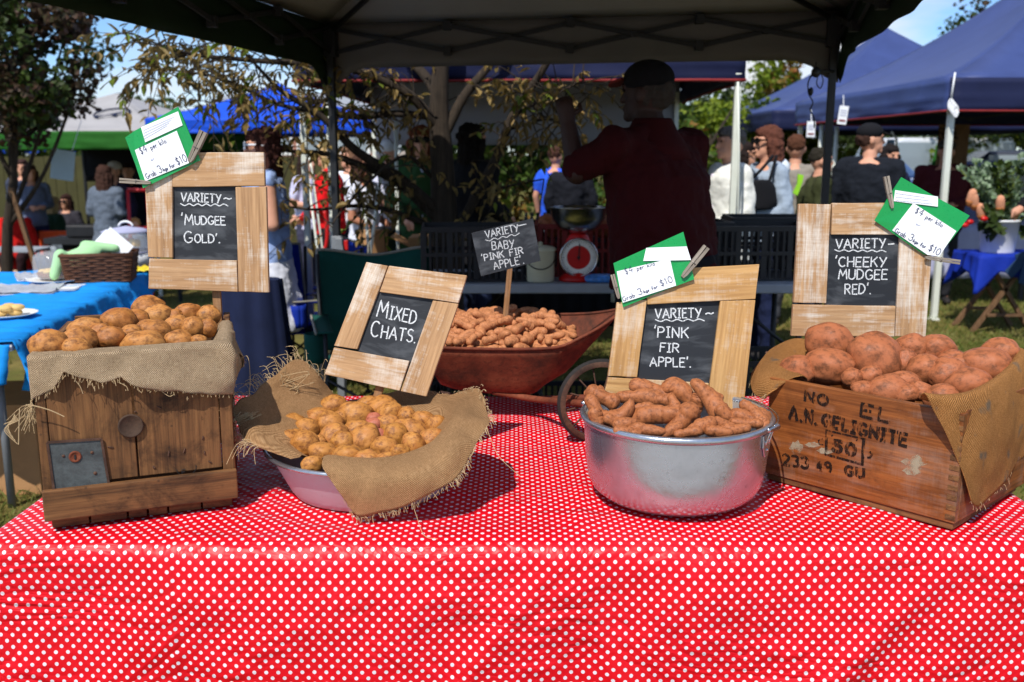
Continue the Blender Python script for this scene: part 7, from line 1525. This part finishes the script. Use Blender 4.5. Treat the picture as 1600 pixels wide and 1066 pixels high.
# ------------------------------------------------------------------ right: flower bucket table, lilac table, flags, cars
def flower_table():
    Y = 8.5; c = V((PY(1560, 400, Y).x, Y, 0)); zt = PY(1555, 394, Y).z-.004; t = thing('trestle_table', 'low wooden trestle draped with royal blue cloth and slate ribbon', 'table', c); S = lambda x, y, z: c+V((x, y, z))
    mb = MB(); mb.box(S(0.05, 0, zt-.02), (.62, .46, .03)); mb.build('tabletop', MT['oldleg'], t, ax=(1, 0, 0))
    for sy in (-.17, .17):
        for s in (-1, 1): mb = MB(); mb.beam(S(.18*s*-1+.0, sy, zt-.04), S(.26*s, sy, 0), .045, .035); mb.build('leg', MT['oldleg'], t, ax=(0, 0, 1), bev=.003, seed=2)
    for sy in (-.195, .195): mb = MB(); mb.beam(S(-.16, sy, .16), S(.16, sy, .16), .06, .02); mb.build('stretcher', MT['oldleg'], t, ax=(1, 0, 0))
    mb = MB(); n = 70; rows = []
    per = [(-.28, -.25), (.38, -.25), (.38, .25), (-.28, .25), (-.28, -.25)]
    for i in range(n+1):
        f = i/n*4; k = min(3, int(f)); u = f-k; x, y = (per[k][0]+(per[k+1][0]-per[k][0])*u, per[k][1]+(per[k+1][1]-per[k][1])*u); d = V((x-.05, y, 0)).normalized(); corner = min(u, 1-u); h = .17+.16*math.exp(-(corner/.14)**2)+.03*math.sin(i*.9); rows.append([S(x, y, zt+.002-h*j/8)+d*(.006+.03*j/8*math.sin(i*1.25)+.07*j/8*math.exp(-(corner/.16)**2)) for j in range(9)])
    mb.grid(rows); mb.grid([[S(-.28+.66*i/8, -.25+.5*j/6, zt+.003) for j in range(7)] for i in range(9)]); mb.build('cloth', MT['blue_cloth'], t, True, solid=.004)
    mb = MB()
    for a, b in (((.1, -.29, zt+.01), (-.06, -.31, zt-.16)), ((.12, -.29, zt), (.07, -.33, zt-.24)), ((.12, -.29, zt+.01), (.3, -.30, zt-.06)), ((.1, -.29, zt), (.0, -.30, zt-.03))): mb.beam(S(*a), S(*b), .09, .012, V((0, -1, 0)))
    mb.box(S(.22, -.262, zt-.05), (.26, .02, .13)); mb.build('ribbon', MT['slate_ribbon'], t, bev=.004)
    b = V((PY(1555, 394, Y).x, Y-.03, zt+.005)); t2 = thing('flower_bucket', 'white plastic bucket of banksia flowers and silver foliage', 'bucket', b); mb = MB(); mb.lathe([(.001, 0), (.135, 0), (.138, .01), (.16, .27), (.17, .272), (.17, .29), (.16, .292), (.155, .27), (.132, .02), (.001, .012)], b, 40); mb.build('pail', MT['white_plastic'], t2, True)
    rnd = random.Random(5); A = MB(); B = MB(); st = MB()
    for k in range(36):
        d = V((rnd.gauss(.08, .3), rnd.gauss(0, .25), 1)).normalized(); L = rnd.uniform(.2, .62); p0 = b+V((rnd.gauss(0, .05), rnd.gauss(0, .05), .24)); pts = cat_rom([p0, p0+d*L*.5, p0+d*L+V((d.x*.12, d.y*.1, 0))], 4); st.tube(pts, .004, 5)
        for q in pts[2:]: leafmesh(rnd, A if k % 5 else B, q, 6, (.016, .016, .025), .055, -.9)
    for k in range(8): d = V((rnd.choice((-1, 1))*rnd.uniform(.4, 1), rnd.uniform(-1, .1), rnd.uniform(-.6, .2))).normalized(); leafmesh(rnd, B, b+V((0, 0, .28))+d*rnd.uniform(.12, .25), 9, (.05, .04, .05), .09, .6)
    A.build('foliage', MT['leaf_silver'], t2); B.build('foliage', MT['leaf_dark'], t2); st.build('stem', MT['leaf_lime'], t2, True)
    pk = C('salmon_banksia', lin(214, 150, 116), .9, .2, 90, .8); og = C('orange_banksia', lin(206, 128, 70), .9, .2, 60)
    for (px, py, dx) in ((1522, 314, -.25), (1532, 330, -.35), (1563, 318, -.15), (1518, 308, .1)):
        q = PY(px, py, Y-.16); d = V((dx, -.2, 1)).normalized(); mb = MB(); mb.tube([q-d*.06, q-d*.05, q-d*.02, q+d*.03, q+d*.06, q+d*.072], [.02, .034, .038, .036, .028, .008], 14); fl = mb.build('banksia', pk, t2, True); mb = MB(); mb.tube([q-d*.085, q-d*.07, q-d*.04, q-d*.025], [.012, .028, .036, .037], 14); mb.build('bract', og, fl, True)
    for px, py in ((1508, 352), (1538, 342), (1516, 347)): q = PY(px, py, Y-.2); mb = MB(); mb.ell(q, (.03, .02, .022)); mb.build('red_flower', MT['red_paint'], t2, True)
flower_table()
def right_stall():
    Y = 9.9; x0, x1 = PY(1428, 400, Y).x, PY(1640, 400, Y).x; t = thing('stall_table', 'stall table in pale lilac cloth behind the flower bucket', 'table', ((x0+x1)/2, Y, 0)); z = .83; mb = MB(); n = 60; mb.grid([[V((x0+(x1-x0)*i/n, Y-.012*math.sin(i*.9)*j/6, z-.55*j/6)) for j in range(7)] for i in range(n+1)]); mb.grid([[V((x0+(x1-x0)*i/8, Y+.7*j/4, z+.001)) for j in range(5)] for i in range(9)]); mb.build('cloth', MT['lilac_cloth'], t, True, solid=.004)
    for x in (x0+.1, x1-.1): mb = MB(); mb.box((x, Y+.3, .4), (.04, .04, .8)); mb.build('leg', MT['black_metal'], t)
    q = base(1490, 11.6); t = thing('stall_sign', 'tall brown stall board partly hidden behind the bearded man', 'sign', q); c = PY(1488, 235, 11.6); mb = MB(); mb.box((c.x, 11.6, c.z-.45), (.36, .02, 1.5)); mb.build('board', MT['oldleg'], t, ax=(0, 0, 1)); mb = MB(); a, b = PY(1466, 217, 11.585), PY(1497, 216, 11.585); write(mb, 'ECIAL', a, b, .12, V((0, 0, 1)), V((0, -1, 0)), .018); mb.build('lettering', MT['stencil'], t)
    for px0, Y, w, h, m, lab, ty in ((1478, 14.0, .32, 1.9, 'green_fab', 'tall green feather flag behind the bearded man', 205), (1398, 13.5, .34, 1.6, 'lilac_cloth', 'pale blue feather flag behind the black cap', 218)):
        q = base(px0, Y); zt = PY(px0, ty, Y).z; t = thing('feather_flag', lab, 'flag', q); mb = MB(); mb.tube([q, q+V((0, 0, zt-q.z)), q+V((-.08, 0, zt-q.z+.1))], .015, 6); mb.build('flagpole', MT['white_metal'], t, True); mb = MB(); mb.grid([[V((q.x-.02-w*(i/6)*(.35+.65*min(1, j/6)), Y+.03*math.sin(i*.8+j*.5), zt-h*j/10)) for j in range(11)] for i in range(7)]); mb.build('flag', MT[m] if 'green' in lab else C('pale_blue_flag', lin(150, 190, 232), .7, .05), t, True, solid=.003)
    c = PY(1388, 305, 9.1); mb = MB(); mb.loft([(c+V((0, 0, z_)), rx, .09) for z_, rx in ((-.09, .05), (-.03, .13), (.04, .12), (.08, .05))], 16); tag(mb.build('bag', C('mustard_bag', lin(214, 160, 40), .6), None, True, org=c), 'mustard yellow bag held by the person in dark navy', 'bag')
    c = PY(1318, 290, 8.9); t = thing('drink_bottle', 'striped bottle in red white and green left of the black shirt', 'bottle', c)
    for k, (z_, m) in enumerate(((.10, 'white_plastic'), (.05, 'red_paint'), (.0, 'white_plastic'), (-.05, 'green_paper'), (-.1, 'white_plastic'), (-.17, 'grey_metal'), (-.32, 'yellow'))): mb = MB(); mb.lathe([(.001, z_), (.035, z_), (.035, z_+.05 if k < 5 else z_+.07), (.001, z_+.05 if k < 5 else z_+.07)], c, 14); mb.build('band', MT[m], t, True)
    mb = MB(); mb.lathe([(.02, -1.2), (.02, -.3)], c, 10); mb.build('stand', MT['black_metal'], t, True)
    c = PY(1263, 300, 8.05); mb = MB(); mb.prism([PY(x, y, 8.05) for x, y in ((1247, 272), (1256, 274), (1254, 285), (1246, 306), (1239, 302), (1246, 288))], V((0, .02, 0))); tag(mb.build('lime_bag', C('lime_fabric', lin(140, 200, 40), .8), None, org=c), 'lime green cloth bag against the olive jacket', 'bag')
right_stall()
def car(px, Y, roofz, body, L, yaw, lab, kind='hatch', Wd=1.75, name='parked_car'):
    c = V((PY(px, 260, Y).x, Y, 0)); t = thing(name, lab, 'van' if kind == 'van' else 'car', c, 'vehicles parked behind the stalls', True, R(yaw)); h = roofz
    pm = M('car_paint_%d' % px).set(lin(*body), .25, .2, None, .6); k = L/4.2
    lower = [(-2.1, .32), (-2.12, .62), (-2.05, .84), (-1.3, .93), (1.15, .96), (2.02, .90), (2.1, .6), (2.08, .32)]; roof = [(-1.15, .955), (-.45, h*.97), (.1, h), (1.15, h*.985), (1.85, .95)] if kind != 'van' else [(-1.5, .955), (-1.05, h*.96), (-.8, h), (2.0, h), (2.04, .955)]
    mb = MB(); mb.prism([V((x*k, -Wd/2, z)) for x, z in lower], V((0, Wd, 0))); mb.build('body', pm, t, bev=.06)
    mb = MB(); mb.prism([V((x*k, -Wd/2+.1, z)) for x, z in roof], V((0, Wd-.2, 0))); mb.build('cabin', pm, t, bev=.07)
    zc = (.98+h*.95)/2; x0, x1 = roof[1][0]*k, roof[-2][0]*k
    for s in (1, -1):
        for a, b in ((x0-.15, (x0+x1)/2-.04), ((x0+x1)/2+.04, x1+.02)): mb = MB(); mb.prism([V((a-.12*(a < 0), s*(Wd/2-.098), .99)), V((b, s*(Wd/2-.098), .99)), V((b, s*(Wd/2-.098), h*.94)), V((a+.22, s*(Wd/2-.098), h*.94))], V((0, s*.012, 0))); mb.build('side_window', MT['glass'], t)
        for x in (-1.3*k, 1.3*k):
            mb = MB(); M_ = Matrix.Rotation(math.pi/2, 3, 'X'); mb.lathe([(.2, -.1), (.3, -.1), (.325, -.05), (.325, .05), (.3, .1), (.2, .1)], V((x, s*(Wd/2-.09), .325)), 28, M_); w = mb.build('wheel', MT['rubber'], t, True); mb = MB(); mb.lathe([(.2, 0), (.12, .02), (.001, .0)] if s < 0 else [(.2, 0), (.12, -.02), (.001, 0)], V((x, s*(Wd/2-.005), .325)), 20, M_); mb.build('rim', MT['steel'], w, True)
    for xa, za, xb, zb, n in ((roof[0][0], .99, roof[1][0], h*.93, 'windscreen'), (roof[-1][0], .99, roof[-2][0], h*.94, 'rear_window')):
        mb = MB(); e = .035*(-1 if xa < 0 else 1); mb.prism([V((xa*k+e, -Wd/2+.2, za)), V((xa*k+e, Wd/2-.2, za)), V((xb*k+e, Wd/2-.24, zb)), V((xb*k+e, -Wd/2+.24, zb))], V((e*.3, 0, .005))); mb.build(n, MT['glass'], t)
    for s in (1, -1): mb = MB(); mb.box((2.06*k, s*(Wd/2-.16), .76), (.10, .3, .2)); mb.build('tail_light', MT['red_paint'], t, bev=.03); mb = MB(); mb.box((-2.07*k, s*(Wd/2-.18), .68), (.1, .3, .14)); mb.build('headlight', MT['steel'], t, bev=.03)
    for x in (-2.1, 2.1): mb = MB(); mb.box((x*k, 0, .45), (.08, Wd*.9, .16)); mb.build('bumper', MT['black_plastic'], t, bev=.03)
    return t
car(1645, 13.2, 1.46, (40, 66, 130), 4.0, 172, 'blue hatchback with red tail light behind the flower bucket')
car(1640, 19.0, 1.62, (34, 42, 56), 4.5, 165, 'dark grey-blue wagon behind the blue hatchback'); car(1432, 26, 1.95, (226, 228, 230), 4.6, 8, 'white van beyond the pale blue flag', 'van', 1.85, 'parked_van')
car(1318, 24, 1.45, (90, 120, 170), 4.0, 20, 'light blue car seen behind the black marquee pole'); car(1285, 30, 1.45, (206, 210, 214), 4.2, 5, 'silver car far behind the taupe shirt')
def fence():
    Y = 24; x0, x1 = PY(1330, 240, Y).x, PY(1760, 240, Y).x; t = thing('fence', 'dark picket fence behind the parked cars', 'fence', ((x0+x1)/2, Y+6, 0)); mb = MB()
    n = 90
    for i in range(n): x = x0+(x1-x0)*i/n; mb.box((x, Y+6, .8), (.06, .03, 1.6))
    mb.build('pickets', MT['black_metal'], t); mb = MB()
    for z in (.3, 1.3): mb.box(((x0+x1)/2, Y+6.03, z), (x1-x0, .03, .08))
    mb.build('rail', MT['black_metal'], t)
fence()
